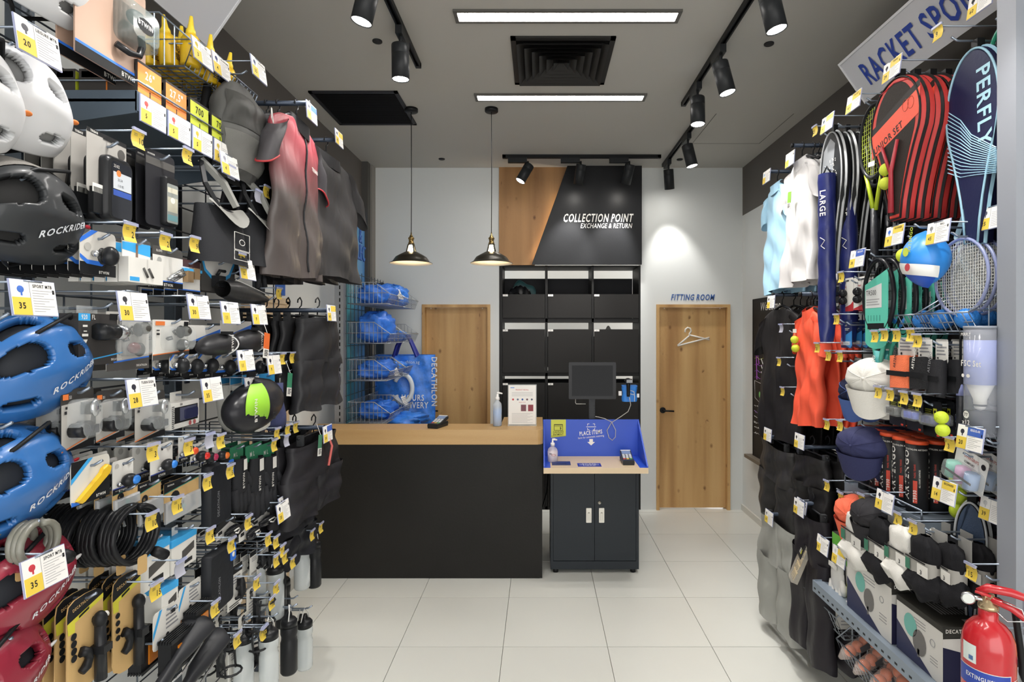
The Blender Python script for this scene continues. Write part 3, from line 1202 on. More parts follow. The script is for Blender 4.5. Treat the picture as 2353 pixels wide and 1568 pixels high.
def basket(w, d, h, cut, n=12, mat=None, cat=True):
    """open-front wire basket: origin top of back edge; x across, -y outwards"""
    mat = mat or MET
    r = thing('wire_basket', None, None)
    m = MB()
    q = .0032
    side = lambda x: [(x, 0, 0), (x, -d * .62, 0), (x, -d, -h * .55), (x, -d * .9, -h), (x, 0, -h)]
    for x in (-w / 2, w / 2):
        m.tube(side(x), q, mat, 6, closed=True)
    m.tube([(-w / 2, 0, 0), (w / 2, 0, 0)], q, mat, 6)
    m.tube([(-w / 2, -d, -h * .55), (w / 2, -d, -h * .55)], q, mat, 6)
    m.tube([(-w / 2, -d * .9, -h), (w / 2, -d * .9, -h)], q, mat, 6)
    m.tube([(-w / 2, 0, -h), (w / 2, 0, -h)], q, mat, 6)
    m.obj('basket_frame', r)
    m = MB()
    q = .0023
    k = max(3, int(d / .035))
    for x in (-w / 2, w / 2):
        for i in range(1, k):
            y = -d * .9 * i / k
            top = 0 if y > -d * .62 else -h * .55 * (-y - d * .62) / (d * .38)
            m.tube([(x, y, top), (x, y, -h)], q, mat, 4)
        m.tube([(x, 0, -h * .5), (x, -d * .97, -h * .5)], q, mat, 4)
    for i in range(1, n):
        x = -w / 2 + w * i / n
        m.tube([(x, 0, 0), (x, 0, -h), (x, -d * .9, -h), (x, -d, -h * .55)], q, mat, 4)
    for i in range(1, k):
        m.tube([(-w / 2, -d * .9 * i / k, -h), (w / 2, -d * .9 * i / k, -h)], q, mat, 4)
    m.tube([(-w / 2, -d * .95, -h * .78), (w / 2, -d * .95, -h * .78)], q, mat, 4)
    m.obj('basket_wires', r)['kind'] = 'stuff'
    return Proto(r, 'basket')


def lumpy(name, cx, cy, cz, rx, ry, rz_, mat, seed, label, cat, flat=.0, group=None):
    """soft crumpled bag resting on cz"""
    rn = random.Random(seed)
    ph = [rn.uniform(0, 6.28) for _ in range(8)]

    def f(u, v):
        a, b = 2 * pi * u, pi * (v - .5)
        k = 1 + .12 * sin(3 * a + ph[0]) * cos(2 * b + ph[1]) + .09 * sin(7 * a + ph[2] + 4 * b) + .06 * sin(13 * a + 9 * b + ph[3]) + .05 * sin(11 * b + ph[4] + 5 * a)
        s = lambda q: (abs(q) ** .7) * (1 if q > 0 else -1)
        z = rz_ * s(sin(b)) * (k if sin(b) > 0 else 1)
        return (rx * s(cos(a)) * cos(b) ** .6 * k, ry * s(sin(a)) * cos(b) ** .6 * k, z + rz_)
    m = MB()
    m.surf(f, 34, 20, mat, True)
    o = m.obj(name, None, (cx, cy, cz))
    return tag(o, label, cat, group) if label else o


BB = C('#3070d4', .45, bump=.6, sc=40, var=.25, vsc=14)
BB2 = C('#3a80e0', .4, bump=.6, sc=50, var=.25, vsc=18)
pb = basket(.5, .34, .17, 0, 14, C('#a9aeb4', .35, .6))
rown = ('topmost', 'second', 'third', 'lowest')
for r_, (zz, dd) in enumerate(((2.21, 0), (1.89, 0), (1.59, 0), (1.25, 0))):
    for c_, yy in enumerate((4.73, 5.26)):
        pb.put((GX + .045, yy, zz), pi / 2, 'grey wire basket of the %s row %s' % (rown[r_], ('beside the slotted post', 'deeper in the corner')[c_]), 'baskets for click and collect')
    L = rown[r_]
    lumpy('parcel_bag', GX + .2, 4.76, zz - .165, .13, .2, (.08, .12, .07, .07)[r_], BB, r_ * 3 + 1, 'crumpled blue parcel bag in the %s basket beside the slotted post' % L, 'bag')
    if r_ < 3:
        lumpy('parcel_bag', GX + .2, 5.27, zz - .165, .12, .17, (.1, .05, .06)[r_], BB2, r_ * 3 + 2, 'crumpled blue parcel bag in the %s basket deep in the corner' % L, 'bag')
for k, (yy, zz) in enumerate(((4.98, 2.15), (4.85, 1.48), (5.2, 1.17))):
    m = MB()
    m.T = Matrix.Translation((GX + .33, yy, zz)) @ Matrix.Rotation(R(80), 4, 'Z') @ Matrix.Rotation(R(-25), 4, 'X')
    m.box(-.05, .05, 0, .002, -.05, .05, PAPER)
    for j in range(5):
        m.box(-.04, .04 - .01 * (j % 2), -.0006, 0, .03 - j * .014, .034 - j * .014, INK)
    tag(m.obj('packing_slip'), 'white packing slip stuck on the blue parcel in the %s basket row' % ('topmost', 'third', 'lowest')[k], 'label')
# big woven shopping bag hanging below the baskets
p = atY(931, 895, 5.32)
t = thing('shopping_bag', 'big blue woven shopping bag printed 24 HOURS DELIVERY beside the oak door', 'bag', (p.x, 5.32, .9))
a, b = atY(862, 815, 5.32), atY(1000, 973, 5.32)
w2, hz = (b.x - a.x) / 2, a.z - .9
m = MB()
m.surf(lambda u, v: ((-w2 + 2 * w2 * u), -.06 * sin(pi * u) ** .5 * (1 - .3 * v) + .006 * sin(23 * u + 11 * v) + .005 * sin(31 * v + 9 * u), -.15 + (hz + .15) * v - .012 * sin(pi * u)), 30, 26, BB2)
m.surf(lambda u, v: ((w2 - 2 * w2 * u), .05 * sin(pi * u) ** .5, -.15 + (hz + .15) * v), 14, 5, BB2)
m.obj('bag_body', t)
m = MB()
y = -.078
bagp = lambda px, py: (atY(px, py, 5.25).x - p.x, atY(px, py, 5.25).z - .9)
x, z = bagp(913, 836)
m.text('decathlon.sg', x, z, .03, y, C('#cfe0e8', .5), 0, .9)
ring = [(bagp(927, 893)[0] + .085 * cos(R(a_)), y, bagp(927, 893)[1] + .13 * sin(R(a_))) for a_ in range(-150, 160, 12)]
m.tube(ring, .022, C('#d9dfe2', .5), 6)
x, z = bagp(924, 921)
m.text('24 HOURS', x - .09, z, .055, y, C('#e4e8ea', .5), 1, .72)
x, z = bagp(917, 938)
m.text('DELIVERY', x - .01, z, .055, y, C('#e4e8ea', .5), 1, .72)
x, z = bagp(970, 965)
m.text('DECATHLON', x, z, .065, y, C('#e4e8ea', .5), 1, .8, 'r')
m.obj('printed_lettering', t)
m = MB()
m.T = Matrix.Translation((w2 - .025, 0, 0))
m.text('DECATHLON', 0, .68, .05, -.045, C('#e4e8ea', .5), 1, .95, 'l', R(-90))
m.obj('side_lettering', t)
m = MB()
HB = C('#27308a', .5)
zt0 = hz - .02
for yy in (-.05, .05):
    m.tube([(-.1, yy, zt0), (-.07, yy, zt0 + .1), (-.02, yy * .5, zt0 + .2), (.03, yy * .5, zt0 + .2), (.12, yy, zt0)], .014, HB, 4)
m.obj('bag_handle', t)
lumpy('parcel_bag', -1.22, 4.9, .98, .22, .2, .06, BB2, 44, 'blue parcel bag heaped behind the counter below the shopping bag', 'bag')
# ================================================================= shop fittings and products
SD = {'L': (-1.12, -1.47, pi / 2, -1), 'R': (1.40, 1.80, -pi / 2, 1)}
ORD = ('', 'second', 'third', 'fourth', 'fifth', 'sixth', 'seventh', 'eighth', 'ninth', 'tenth', 'eleventh')


def bb(sd, l, r, t, b, X=None):
    """pixel box of a thing facing the aisle on plane x = X: top centre, width, height"""
    X = X or SD[sd][0]
    y1, y2 = F * X / (l - VX), F * X / (r - VX)
    yc = (y1 + y2) / 2
    k = yc / F
    return Vector((X, yc, H - (t - VY) * k)), abs(y2 - y1), (b - t) * k


PM, TM = {}, {}
HOLD = C('#b7bde0', .25, alpha=.6)
TAGG = C('#b4b5c2', .35)


def prong_mesh(L, big=0):
    k = (round(L, 2), big)
    if k not in PM:
        m = MB()
        r = .0036
        m.tube([(0, 0, 0), (0, -L + .03, 0), (0, -L + .02, .001), (0, -L, .013)], r, MET, 8)
        m.box(-.012, .012, -.002, .006, -.03, .012, METD)
        PM[k] = m.mesh('prong')
    return PM[k]


def arm_mesh(L, hz):
    k = (round(L, 2), round(hz, 2), 'a')
    if k not in PM:
        m = MB()
        m.tube([(0, 0, hz), (0, -L, hz)], .0026, MET, 6)
        m.tube([(0, .002, 0), (0, .002, hz)], .003, METD, 6)
        m.tube([(-.022, -L, hz), (.022, -L, hz)], .0026, MET, 6)
        PM[k] = m.mesh('tag_arm')
    return PM[k]


def tag_mesh(s):
    """small yellow price tag, top centre at the origin"""
    if s in TM:
        return TM[s]
    m = MB()
    w2, h = .022, .047
    col = TAGG if s == 'blank' else YEL
    m.surf(lambda u, v: ((u - .5) * 2 * w2, .006 * sin(pi * v) - .004, -h * v), 2, 6, col)
    m.surf(lambda u, v: ((.5 - u) * 2 * w2, .006 * sin(pi * v) - .0025, -h * v), 2, 6, TAGG)
    m.box(-w2 - .001, w2 + .001, -.007, -.002, -.005, .003, HOLD)
    if s != 'blank':
        m.text(s, .004, -.037, .0155, -.006, INK, 1, .8, 'c')
        for i in range(3):
            for j in range(2):
                m.box(-.018 + i * .004, -.0152 + i * .004, -.0045, -.004, -.014 - j * .004, -.0114 - j * .004, C('#8a7a3a', .6))
        m.box(.008, .018, -.0045, -.004, -.0105, -.0085, C('#8a7a3a', .6))
    TM[s] = m.mesh('price_tag')
    return TM[s]


def pcard_mesh(price, title, style='w', pic='#50525a', w=.104, h=.074):
    k = (price, title, style, pic, round(w, 3))
    if k in TM:
        return TM[k]
    m = MB()
    x0, x1 = -w / 2, w / 2
    m.box(x0 - .002, x1 + .002, .0, .003, -h - .002, .001, HOLD)
    m.box(x0, x1, -.0012, 0, -h, 0, PAPER)
    y = -.0016
    xm = x0 + w * .4
    q = lambda a, b, c, d, col: m.box(a, b, y, y + .0004, c, d, col)
    q(x0, xm, -h, -h * .5, YEL)
    m.ell(((x0 + xm) / 2, y + .0006, -h * .27), (.009, .0008, .008), C(pic, .6), 10, 6)
    m.box(x0 + .02, x0 + .024, y, y + .0004, -h * .45, -h * .3, C(pic, .6))
    q(xm, xm + .0007, -h, 0, GREYT)
    m.text(price, (x0 + xm) / 2, -h * .82, .0125, y - .0004, INK, 1, .85, 'c')
    y = -.0016
    if style in 'yb':
        q(xm + .001, x1, -h * .4, -h * .04, YEL if style == 'y' else C('#3d5fb4', .5))
    if title:
        m.text(title, (xm + x1) / 2, -h * .2, .0068, y - .0003, PAPER if style == 'b' else INK, 1, .8, 'c')
    for i in range(9):
        z = -h * (.28 + i * .075)
        if style in 'yb' and z > -h * .42:
            continue
        q(xm + .006, x1 - .006 - .012 * ((i * 7) % 3), z - .0008, z, GREYT)
    q(x1 - .008, x1 - .003, -h * .36, -h * .24, INK)
    TM[k] = m.mesh('price_card')
    return TM[k]


def hook(sd, y, z, what, tg=None, tz=None, L=None, Xt=None, tout=.05, prong=True, rot=0.):
    """grey display hook on the wire grid; tg: '10' | 'blank' | (price, title, style, pic)"""
    X, Xg, rz, s = SD[sd]
    X = Xt or X
    L = L or abs(X - Xg)
    t = thing('display_hook', None, None, (X + s * L, y, z), rz)
    if prong:
        inst('prong', prong_mesh(L), t)
    kind = 'grey hook '
    if tg:
        hz = (tz - z) if tz else .048
        LA = L + tout
        inst('tag_arm', arm_mesh(LA, hz), t)
        if isinstance(tg, str):
            inst('price_tag', tag_mesh(tg), t, (0, -LA, hz), (0, 0, rot))
            kind = 'grey hook with blank grey tag ' if tg == 'blank' else 'grey hook tagged %s ' % tg
        else:
            inst('price_card', pcard_mesh(*tg), t, (0, -LA, hz + .002), (R(-8), rot, 0))
            kind = 'grey hook with %s dollar card ' % tg[0]
    tag(t, kind + what, 'display hook')
    return t


def card(w, h, bg, pr=(), r=.006, th=.0016, name='hang_card', poly=None, edge=None):
    root = thing('carded_product', None, None)
    m = MB()
    pts = [((u - .5) * w, (v - 1) * h) for u, v in poly] if poly else rr(-w / 2, -h, w / 2, 0, min(r, w / 3), 2)
    m.prism(pts, -th, 0, bg, edge)
    prn(m, w, h, -th, pr)
    m.obj(name, root)
    return root


def prn(m, w, h, y, pr):
    X = lambda u: (u - .5) * w
    Z = lambda v: (v - 1) * h
    for p in pr:
        y -= .0003
        k = p[0]
        if k == 'r':
            m.poly([(X(p[1]), Z(p[2])), (X(p[3]), Z(p[2])), (X(p[3]), Z(p[4])), (X(p[1]), Z(p[4]))], y, p[5])
        elif k == 'p':
            m.poly([(X(u), Z(v)) for u, v in p[1]], y, p[2])
        elif k == 'c':
            m.poly(circ(X(p[1]), Z(p[2]), p[3] * w, 12), y, p[4])
        elif k == 't':
            o = list(p[6:]) + [0, .8, 'l', 0.][len(p) - 6:]
            m.text(p[1], X(p[2]), Z(p[3]), p[4] * h, y, p[5], *o)
        elif k == 'l':
            n = p[5]
            for i in range(n):
                v = p[4] - (p[4] - p[2]) * (i + .5) / n
                dv = (p[4] - p[2]) / n * .22
                uu = p[3] - (p[3] - p[1]) * .2 * ((i * 5) % 3) / 2
                m.poly([(X(p[1]), Z(v - dv)), (X(uu), Z(v - dv)), (X(uu), Z(v + dv)), (X(p[1]), Z(v + dv))], y, p[6])


def part(root, name, fn):
    m = MB()
    fn(m)
    return m.obj(name, root)


def blister(root, x0, x1, z0, z1, d, mat=None, y=-.0016):
    return part(root, 'blister', lambda m: m.prism(rr(x0, z0, x1, z1, min(x1 - x0, z1 - z0) * .25, 3), y - d, y, mat or CLEAR, bev=min(d * .5, .006)))


def stack(sd, box, mk, n, sp, desc, where, cat, tg=None, tz=None, L=None, X=None, yaw=4., hang=.012, zj=0., tout=.05, tilt=0., hookit=True, roll=0., hx=None, dx=0., turn=0.):
    """things hung one behind another on one hook; mk(w, h) models one"""
    loc, w, h = bb(sd, *box, X=X)
    s, rz = SD[sd][3], SD[sd][2]
    pr = Proto(mk(w, h), cat)
    for i in range(n):
        lb = '%s on %s' % (desc, where) if n == 1 else '%s, frontmost on %s' % (desc, where) if i == 0 else '%s, %s from the front on %s' % (desc, ORD[i], where)
        g = None if n == 1 else '%s on %s' % (desc, where)
        pr.put((loc.x + s * (.02 + dx + i * sp), loc.y + random.uniform(-zj, zj), loc.z), (R(tilt), R(roll + (random.uniform(-1, 1) if i else 0)), rz + R(turn) + R(random.uniform(-yaw, yaw))), lb, g)
    if hookit:
        z = loc.z - hang
        tzw = None if tz is None else H - (tz - VY) * loc.y / F
        hook(sd, loc.y + (hx or 0), z, ('for the %s' % desc.replace(' of bicycle lights', ' of lights').replace('beside the', 'by the') if where == 'its hook' else 'holding the %s, %s' % (cat, where)), tg, tzw, L=L or SD[sd][3] * (SD[sd][1] - loc.x) + .012 - dx, Xt=loc.x + s * (dx - .012), tout=tout)
    return loc, w, h


CARD = C('#cfcdc6', .5)
CARDW = C('#dedcd6', .5)
KRAFT = C('#c2a06a', .65)
BLU = C('#2f6fd2', .45)
CYAN = C('#3aa2e0', .45)
BLK = C('#1b1c1e', .45)
GRF = C('#4b4947', .45)
ORG = C('#e27a3a', .5)
PLB = C('#222325', .3)
FAB = C('#26272a', .75, bump=.25, sc=400)
SILV = C('#c6c8ca', .2, .9)


# ---------------------------------------------------------------- wire grid gondola, cycling side
t = thing('wire_grid_wall', 'dark wire grid on black uprights carrying all the cycling accessories', 'display rack', (-1.47, 0, 0))
for y0 in (1.02, 1.62, 2.3, 3.0):
    part(t, 'upright', lambda m: m.box(-.06, -.012, y0 - .02, y0 + .02, 0, 3.0, METD))
m = MB()
for k in range(29):
    z = .12 + k * .1
    m.tube([(0, .95, z), (0, 3.1, z)], .0035, METD, 4)
for k in range(11):
    y = 1.0 + k * .21
    m.tube([(-.004, y, .1), (-.004, y, 2.95)], .0035, METD, 4)
m.obj('wire_grid', t)


def helmet(mk_col, inner, text=None, dot='#d8303a', top=None, w=.3, h=.15, d=.23):
    """bike helmet, long axis along local x, crown turned up and to the aisle"""
    r = thing('bike_helmet', None, None)
    a, b, c = w / 2, d / 2, h
    vents = [(.27, .36, .15, .075, .25), (.6, .33, .09, .045, .3), (.76, .36, .055, .05, .2), (.36, .56, .17, .06, .0), (.66, .53, .08, .05, .1), (.42, .76, .15, .055, -.1),
             (.73, .72, .06, .05, 0), (.26, .13, .1, .03, .1), (.62, .11, .1, .026, -.1), (.84, .2, .035, .04, 0), (.85, .53, .035, .045, 0), (.14, .56, .04, .05, 0)]

    def fn(u, v):
        th = pi * (u * .96 + .02)
        ph = pi * (v * 1.2 - .1)
        rad = sin(th) ** .62
        x = -a * cos(th)
        yy = -b * rad * cos(ph)
        z = c * rad * sin(ph) * (1.02 - .14 * (x / a)) - .012 * (x / a) ** 2
        if sin(ph) < 0:
            z = c * rad * sin(ph) * .8 - .012 * (x / a) ** 2
        k = 1.
        for q in (.25, .45, .65):
            k += .035 * math.exp(-((v - q) / .04) ** 2) * sin(th)
        return (x, yy * k, z * k)

    def cut(u, v, g=1.):
        for vu, vv, ru, rv, sl in vents:
            q = abs((u - vu + sl * (v - vv)) / (ru * g)) ** 2.6 + abs((v - vv) / (rv * g)) ** 2.6
            if q < 1:
                return True
        return False
    m = MB()
    m.surf(fn, 150, 108, mk_col, skip=cut)
    sh = m.obj('helmet_shell', r)
    so = sh.modifiers.new('thick', 'SOLIDIFY')
    so.thickness, so.offset = .02, -1
    m = MB()
    m.surf(lambda u, v: tuple(q * .84 for q in fn(u, v)), 20, 14, inner)
    m.obj('liner', r)
    part(r, 'strap', lambda m: (m.tube([(-.07, -b * .6, -.02), (-.05, -b * .75, -.05), (0, -b * .5, -.08), (.06, -b * .7, -.03)], .005, BLK, 5), m.tube([(-.12, 0, .08), (-.04, -.02, c + .012), (.06, .0, c + .016), (.12, .02, .09)], .005, BLK, 5)))
    if text:
        def tf(m):
            base = MB()
            base.text(text, 0, 0, .012, 0, C('#dfe3e8', .5), 1, 1.05)
            wd = max(q[0] for q in base.v)
            vs = []
            for x, _, z in base.v:
                k = x / wd
                p = fn(.4 + .3 * k, .15 + .09 * k + z * 2.4)
                nn = Vector((p[0] * .2, p[1], p[2])).normalized() * .003
                vs.append((p[0] + nn.x, p[1] + nn.y, p[2] + nn.z))
            m.add(vs, base.f, C('#dfe3e8', .5))
        part(r, 'lettering', tf)
    p = fn(.8, .27)
    part(r, 'badge', lambda m: m.ell((p[0], p[1] - .002, p[2]), (.014, .004, .007), C(dot, .4)))
    if top:
        m = MB()
        m.surf(lambda u, v: tuple(q * 1.015 for q in fn(.06 + .88 * u, .5 + .4 * v)), 20, 12, top)
        m.obj('cloth_cover', r)
    return Proto(r, 'helmet')


HB_ = C('#2d66a6', .35, coat=.3)
HR_ = C('#8c2538', .35, coat=.3)
HW_ = C('#d9dadc', .35, coat=.3)
HK_ = C('#313335', .42, coat=.2)


def put_helmet(pr, r, t, label, X=-1.15, rx=38., ry=0., w=.3):
    y = F * (X - .05) / (r - VX) - w * .46
    z = H - (t - VY) * y / F
    pr.put((X - .09, y, z - .135), (R(rx), R(ry), pi / 2), label)


hb = helmet(HB_, C('#23262b', .6), 'ROCKRIDER')
put_helmet(hb, 190, 728, 'blue bike helmet with many vents, the upper one of two', ry=-14)
put_helmet(hb, 145, 982, 'blue bike helmet with many vents, the lower one of two', ry=-14)
hr = helmet(HR_, C('#23262b', .6), 'ROCKRIDER', '#c8c8c8')
put_helmet(hr, 150, 1225, 'wine red bike helmet behind the 35 dollar price card', ry=-14)
put_helmet(hr, 92, 1440, 'wine red bike helmet lowest on the helmet hooks', ry=-14)
hw = helmet(HW_, C('#8d8d8c', .8), None, '#d87a3a', C('#7f7d7a', .9, bump=.5, sc=300))
put_helmet(hw, 140, 112, 'white bike helmet with grey cloth cover below the 20 dollar card', ry=-4)
put_helmet(hw, 28, 60, 'white bike helmet at the picture edge overlapping the one behind it', X=-1.1, ry=-4)
put_helmet(hw, 180, -190, 'white bike helmet hung highest, only its rim showing', ry=-4)
hk = helmet(HK_, C('#2a2a2a', .8), 'ROCKRIDER', '#c22c3a', C('#77746f', .9, bump=.5, sc=300))
put_helmet(hk, 168, 380, 'matt black bike helmet with grey cloth cover', ry=-4)
for nm, px, py, tg, tpy in (('holding the white helmet with cloth cover', 62, 112, ('20', 'LEISURE MTB', 'w', '#5a5a60'), 62), ('holding the black helmet', 100, 415, None, None),
                            ('holding the upper blue helmet', 52, 735, ('35', 'SPORT MTB', 'w', '#3f6cc0'), 648), ('holding the lower blue helmet', 60, 985, None, None),
                            ('holding the upper red helmet', 78, 1262, ('35', 'SPORT MTB', 'w', '#c03a44'), 1274), ('holding the lowest red helmet', 60, 1480, None, None)):
    p = at(px, py, -1.1)
    hook('L', p.y, p.z, nm, tg, None if tpy is None else H - (tpy - VY) * p.y / F, L=.36, Xt=-1.13, tout=.05)

# ---------------------------------------------------------------- carded product makers


def mk_lockcard(w, h):
    r = card(w, h, C('#b29583', .4, .2), [('r', 0, 0, 1, .1, BLK), ('r', 0, .1, 1, .125, BLU), ('t', 'BTWIN', .62, .03, .045, CARDW, 1, .9)], r=.003, th=.004)
    part(r, 'clear_shell', lambda m: m.prism(rr(.0, -h * .62, w * .52, -h * .2, .02, 4), -.05, -.004, C('#7f8a88', .08, alpha=.45), bev=.012))
    part(r, 'bike_lock', lambda m: (m.tube([(-.0, -.012, -h * .7), (.03, -.025, -h * .74), (w * .25, -.03, -h * .72), (w * .3, -.03, -h * .6), (w * .28, -.03, -h * .5)], .009, PLB, 8), m.ell((w * .22, -.03, -h * .35), (.035, .018, .022), BLK)))
    part(r, 'brand_badge', lambda m: (m.poly(circ(w * .24, -h * .42, .032, 14, .02), -.0506, BLK), m.text('BTWIN', w * .24, -h * .43, .012, -.051, CARDW, 1, .9, 'c')))
    return r


def mk_pouch(w, h):
    r = card(w, h * .72, C('#a3a09b', .5), [('r', 0, .93, 1, 1, BLK), ('t', 'TRIBAN', .08, .945, .035, CARDW, 1, .8), ('c', .86, .78, .1, GRF), ('r', .38, .91, .62, .93, BLK)], r=.01)
    part(r, 'phone_pouch', lambda m: m.prism(rr(-w * .22, -h, w * .5, -h * .24, .02, 4), -.022, -.0016, PLB, bev=.006))
    part(r, 'printed_screen', lambda m: (m.poly(rr(-w * .1, -h * .96, w * .44, -h * .3, .012, 3), -.0224, C('#2b2d33', .1)), m.poly([(-w * .06, -h * .62), (w * .42, -h * .62), (w * .42, -h * .42), (-w * .06, -h * .42)], -.0228, C('#c5cad0', .2)), m.text('23:02', -w * .05, -h * .37, h * .035, -.0228, CARDW, 0, .8), m.poly(circ(.0 + w * .08, -h * .43, w * .06), -.0232, ORG), m.poly([(-w * .06, -h * .7), (w * .42, -h * .7), (w * .42, -h * .63), (-w * .06, -h * .63)], -.0228, C('#3a57a8', .2)), m.text('25.34', w * .05, -h * .52, h * .03, -.0232, INK, 0, .8), m.text('110 85', w * .05, -h * .59, h * .03, -.0232, INK, 0, .8)))
    part(r, 'care_label', lambda m: m.box(-w * .46, -w * .2, -.012, -.011, -h * .72, -h * .62, CARDW))
    part(r, 'velcro_strap', lambda m: m.box(-w * .44, -w * .2, -.012, -.002, -h * .95, -h * .66, BLK))
    return r


def mk_blackcase(w, h):
    r = card(w, h, C('#26262a', .35), [('t', 'ROCKRIDER', .06, .93, .02, CARDW, 1, .7), ('r', .0, .8, 1, .9, GRF)], r=.012)
    part(r, 'phone_case', lambda m: (m.prism(rr(-w * .02, -h * .96, w * .46, -h * .3, .008, 3), -.02, -.0016, BLK, bev=.004)))
    part(r, 'screen_print', lambda m: (m.poly(rr(.02 * w, -h * .93, w * .42, -h * .4, .004, 2), -.0204, C('#8f9490', .15)), m.poly([(w * .04, -h * .52), (w * .4, -h * .52), (w * .4, -h * .45), (w * .04, -h * .45)], -.0208, C('#c9c6b4', .2)), m.poly([(w * .04, -h * .78), (w * .4, -h * .78), (w * .4, -h * .58), (w * .04, -h * .58)], -.0208, C('#b9b6a4', .2)), m.poly(circ(w * .22, -h * .62, w * .08), -.0212, CARDW), m.poly([(w * .04, -h * .9), (w * .4, -h * .9), (w * .4, -h * .82), (w * .04, -h * .82)], -.0208, C('#6f9aa0', .2))))
    return r


def mk_bell(w, h):
    r = card(w, h, C('#c9c6bf', .5), [('r', 0, 0, 1, .28, BLK), ('p', [(0, .45), (0, .36), (.18, .24), (.6, .22), (1, .55), (1, .66), (.6, .32), (.2, .33)], BLU), ('p', [(0, .78), (.3, 1), (.48, 1), (0, .68)], BLU), ('p', [(0, .8), (.28, 1), (0, 1)], GRF), ('t', 'BTWIN', .5, .05, .06, CARDW, 1, .9), ('c', .2, .62, .09, C('#aaa8a2', .5))], r=.012)
    part(r, 'bell', lambda m: (m.ell((w * .12, -.022, -h * .55), (.02, .02, .026), PLB), m.lathe([(.008, 0), (.008, .012), (0, .014)], SILV, 12, (-w * .16, -.004, -h * .52), 'y')))
    return r


def mk_brakebox(w, h):
    r = card(w * .8, h * .55, CARDW, [('p', [(0, .5), (1, .35), (1, .85), (0, .8)], CYAN), ('r', 0, .85, 1, 1, GRF), ('r', .46, 0, .54, .8, C('#8a7060', .5))], r=.004)
    part(r, 'carton', lambda m: (m.box(-w * .5, w * .5, -.03, -.002, -h, -h * .45, CARDW), prn2(m, w, h, -.03)))
    return r


def prn2(m, w, h, y):
    for k in (0, 1):
        m.tube([(-.012 + k * .02, y - .001, -h * .66), (.004 + k * .02, y - .001, -h * .86)], .004, GRF, 5)
    m.box(-w * .46, -w * .2, y - .0006, y, -h * .97, -h * .88, CYAN)


def mk_clip(w, h, mid=CARDW, bot=BLK):
    r = card(w, h, GRF, [('r', 0, .14, 1, .78, mid), ('r', 0, 0, 1, .14, bot), ('r', 0, .14, 1, .17, BLU), ('t', 'BTWIN', .5, .035, .07, CARDW, 1, .9, 'c'), ('t', 'ELOPS', .1, .86, .05, CARDW, 1, .9), ('c', .2, .66, .07, C('#aaaaa6', .5))], r=.012)
    part(r, 'toe_clip', lambda m: [m.tube([(w * .0, -.008, -h * .72), (w * .3, -.02, -h * .5), (w * .38, -.02, -h * .62), (w * .1, -.01, -h * .82), (0, -.008, -h * .72)], .004, SILV, 6)] + [m.tube([(-.01 + k * .012, -.008, -h * .78), (w * .2 + k * .01, -.018, -h * .66)], .005, SILV, 6) for k in range(2)])
    return r


def mk_brass(w, h):
    r = card(w, h, CARDW, [('r', 0, .8, 1, 1, C('#4a3030', .5)), ('r', 0, 0, 1, .16, BLK), ('t', 'BTWIN', .5, .05, .06, CARDW, 1, .9, 'c'), ('r', 0, .16, 1, .19, BLU)], r=.004)
    part(r, 'brake_pads', lambda m: [m.box(-w * .3 + k * w * .3, -w * .05 + k * w * .3, -.02, -.002, -h * .62 + k * .012, -h * .32 + k * .012, C('#a58a68', .3, .7)) for k in range(2)] + [m.box(-w * .36, w * .4, -.016, -.003, -h * .33, -h * .25, CYAN)])
    return r


def mk_vcard(w, h):
    r = card(w, h, GRF, [('p', [(0, 1), (.12, .66), (.38, .4), (.55, .38), (.8, .6), (1, 1)], CARDW), ('p', [(0, 1), (.08, .62), (.36, .3), (.55, .28), (.84, .52), (1, 1), (.94, 1), (.8, .62), (.55, .4), (.38, .42), (.13, .68), (.05, 1)], CYAN)], r=.006)
    part(r, 'lock_bracket', lambda m: (m.box(-w * .22, -w * .02, -.03, -.002, -h * .85, -h * .5, PLB), m.tube([(-w * .2, -.02, -h * .5), (-w * .2, -.03, -h * .35), (-w * .05, -.03, -h * .35)], .006, PLB, 6)))
    return r


def mk_920(w, h):
    r = thing('carded_product', None, None)
    part(r, 'carton', lambda m: (m.box(-w / 2, w / 2, -.002, .045, -h, 0, C('#3c3a39', .5)), prn(m, w, h, -.002, [('r', 0, .86, .25, 1, CYAN), ('t', '920', .06, .89, .085, CARDW, 1, .7), ('t', 'FL', .28, .89, .085, CARDW, 1, .7), ('p', [(0, .06), (1, .21), (1, .235), (0, .085)], CYAN), ('t', 'DECATHLON', .97, .07, .04, CARDW, 1, .75, 'r'), ('p', [(.08, .5), (.18, .5), (.13, .4)], CARDW), ('r', .06, .56, .19, .61, CARDW), ('r', .09, .65, .16, .67, CARDW), ('r', .07, .74, .17, .78, CARDW), ('r', .86, .78, .97, .99, CARDW), ('r', .87, .79, .96, .98, BLK), ('t', '11', .885, .83, .05, CARDW, 1, .8)])))
    part(r, 'front_light', lambda m: (m.tube([(-w * .22, -.018, -h * .35), (w * .18, -.018, -h * .36)], [.022, .02], PLB, 14), m.tube([(w * .18, -.018, -h * .36), (w * .36, -.018, -h * .365), (w * .42, -.018, -h * .368)], [.0205, .0205, .016], SILV, 14), m.box(-w * .05, w * .02, -.02, -.004, -h * .52, -h * .42, PLB)))
    part(r, 'hang_tab', lambda m: m.box(-w * .35, w * .1, .02, .021, 0, .02, CLEAR))
    return r


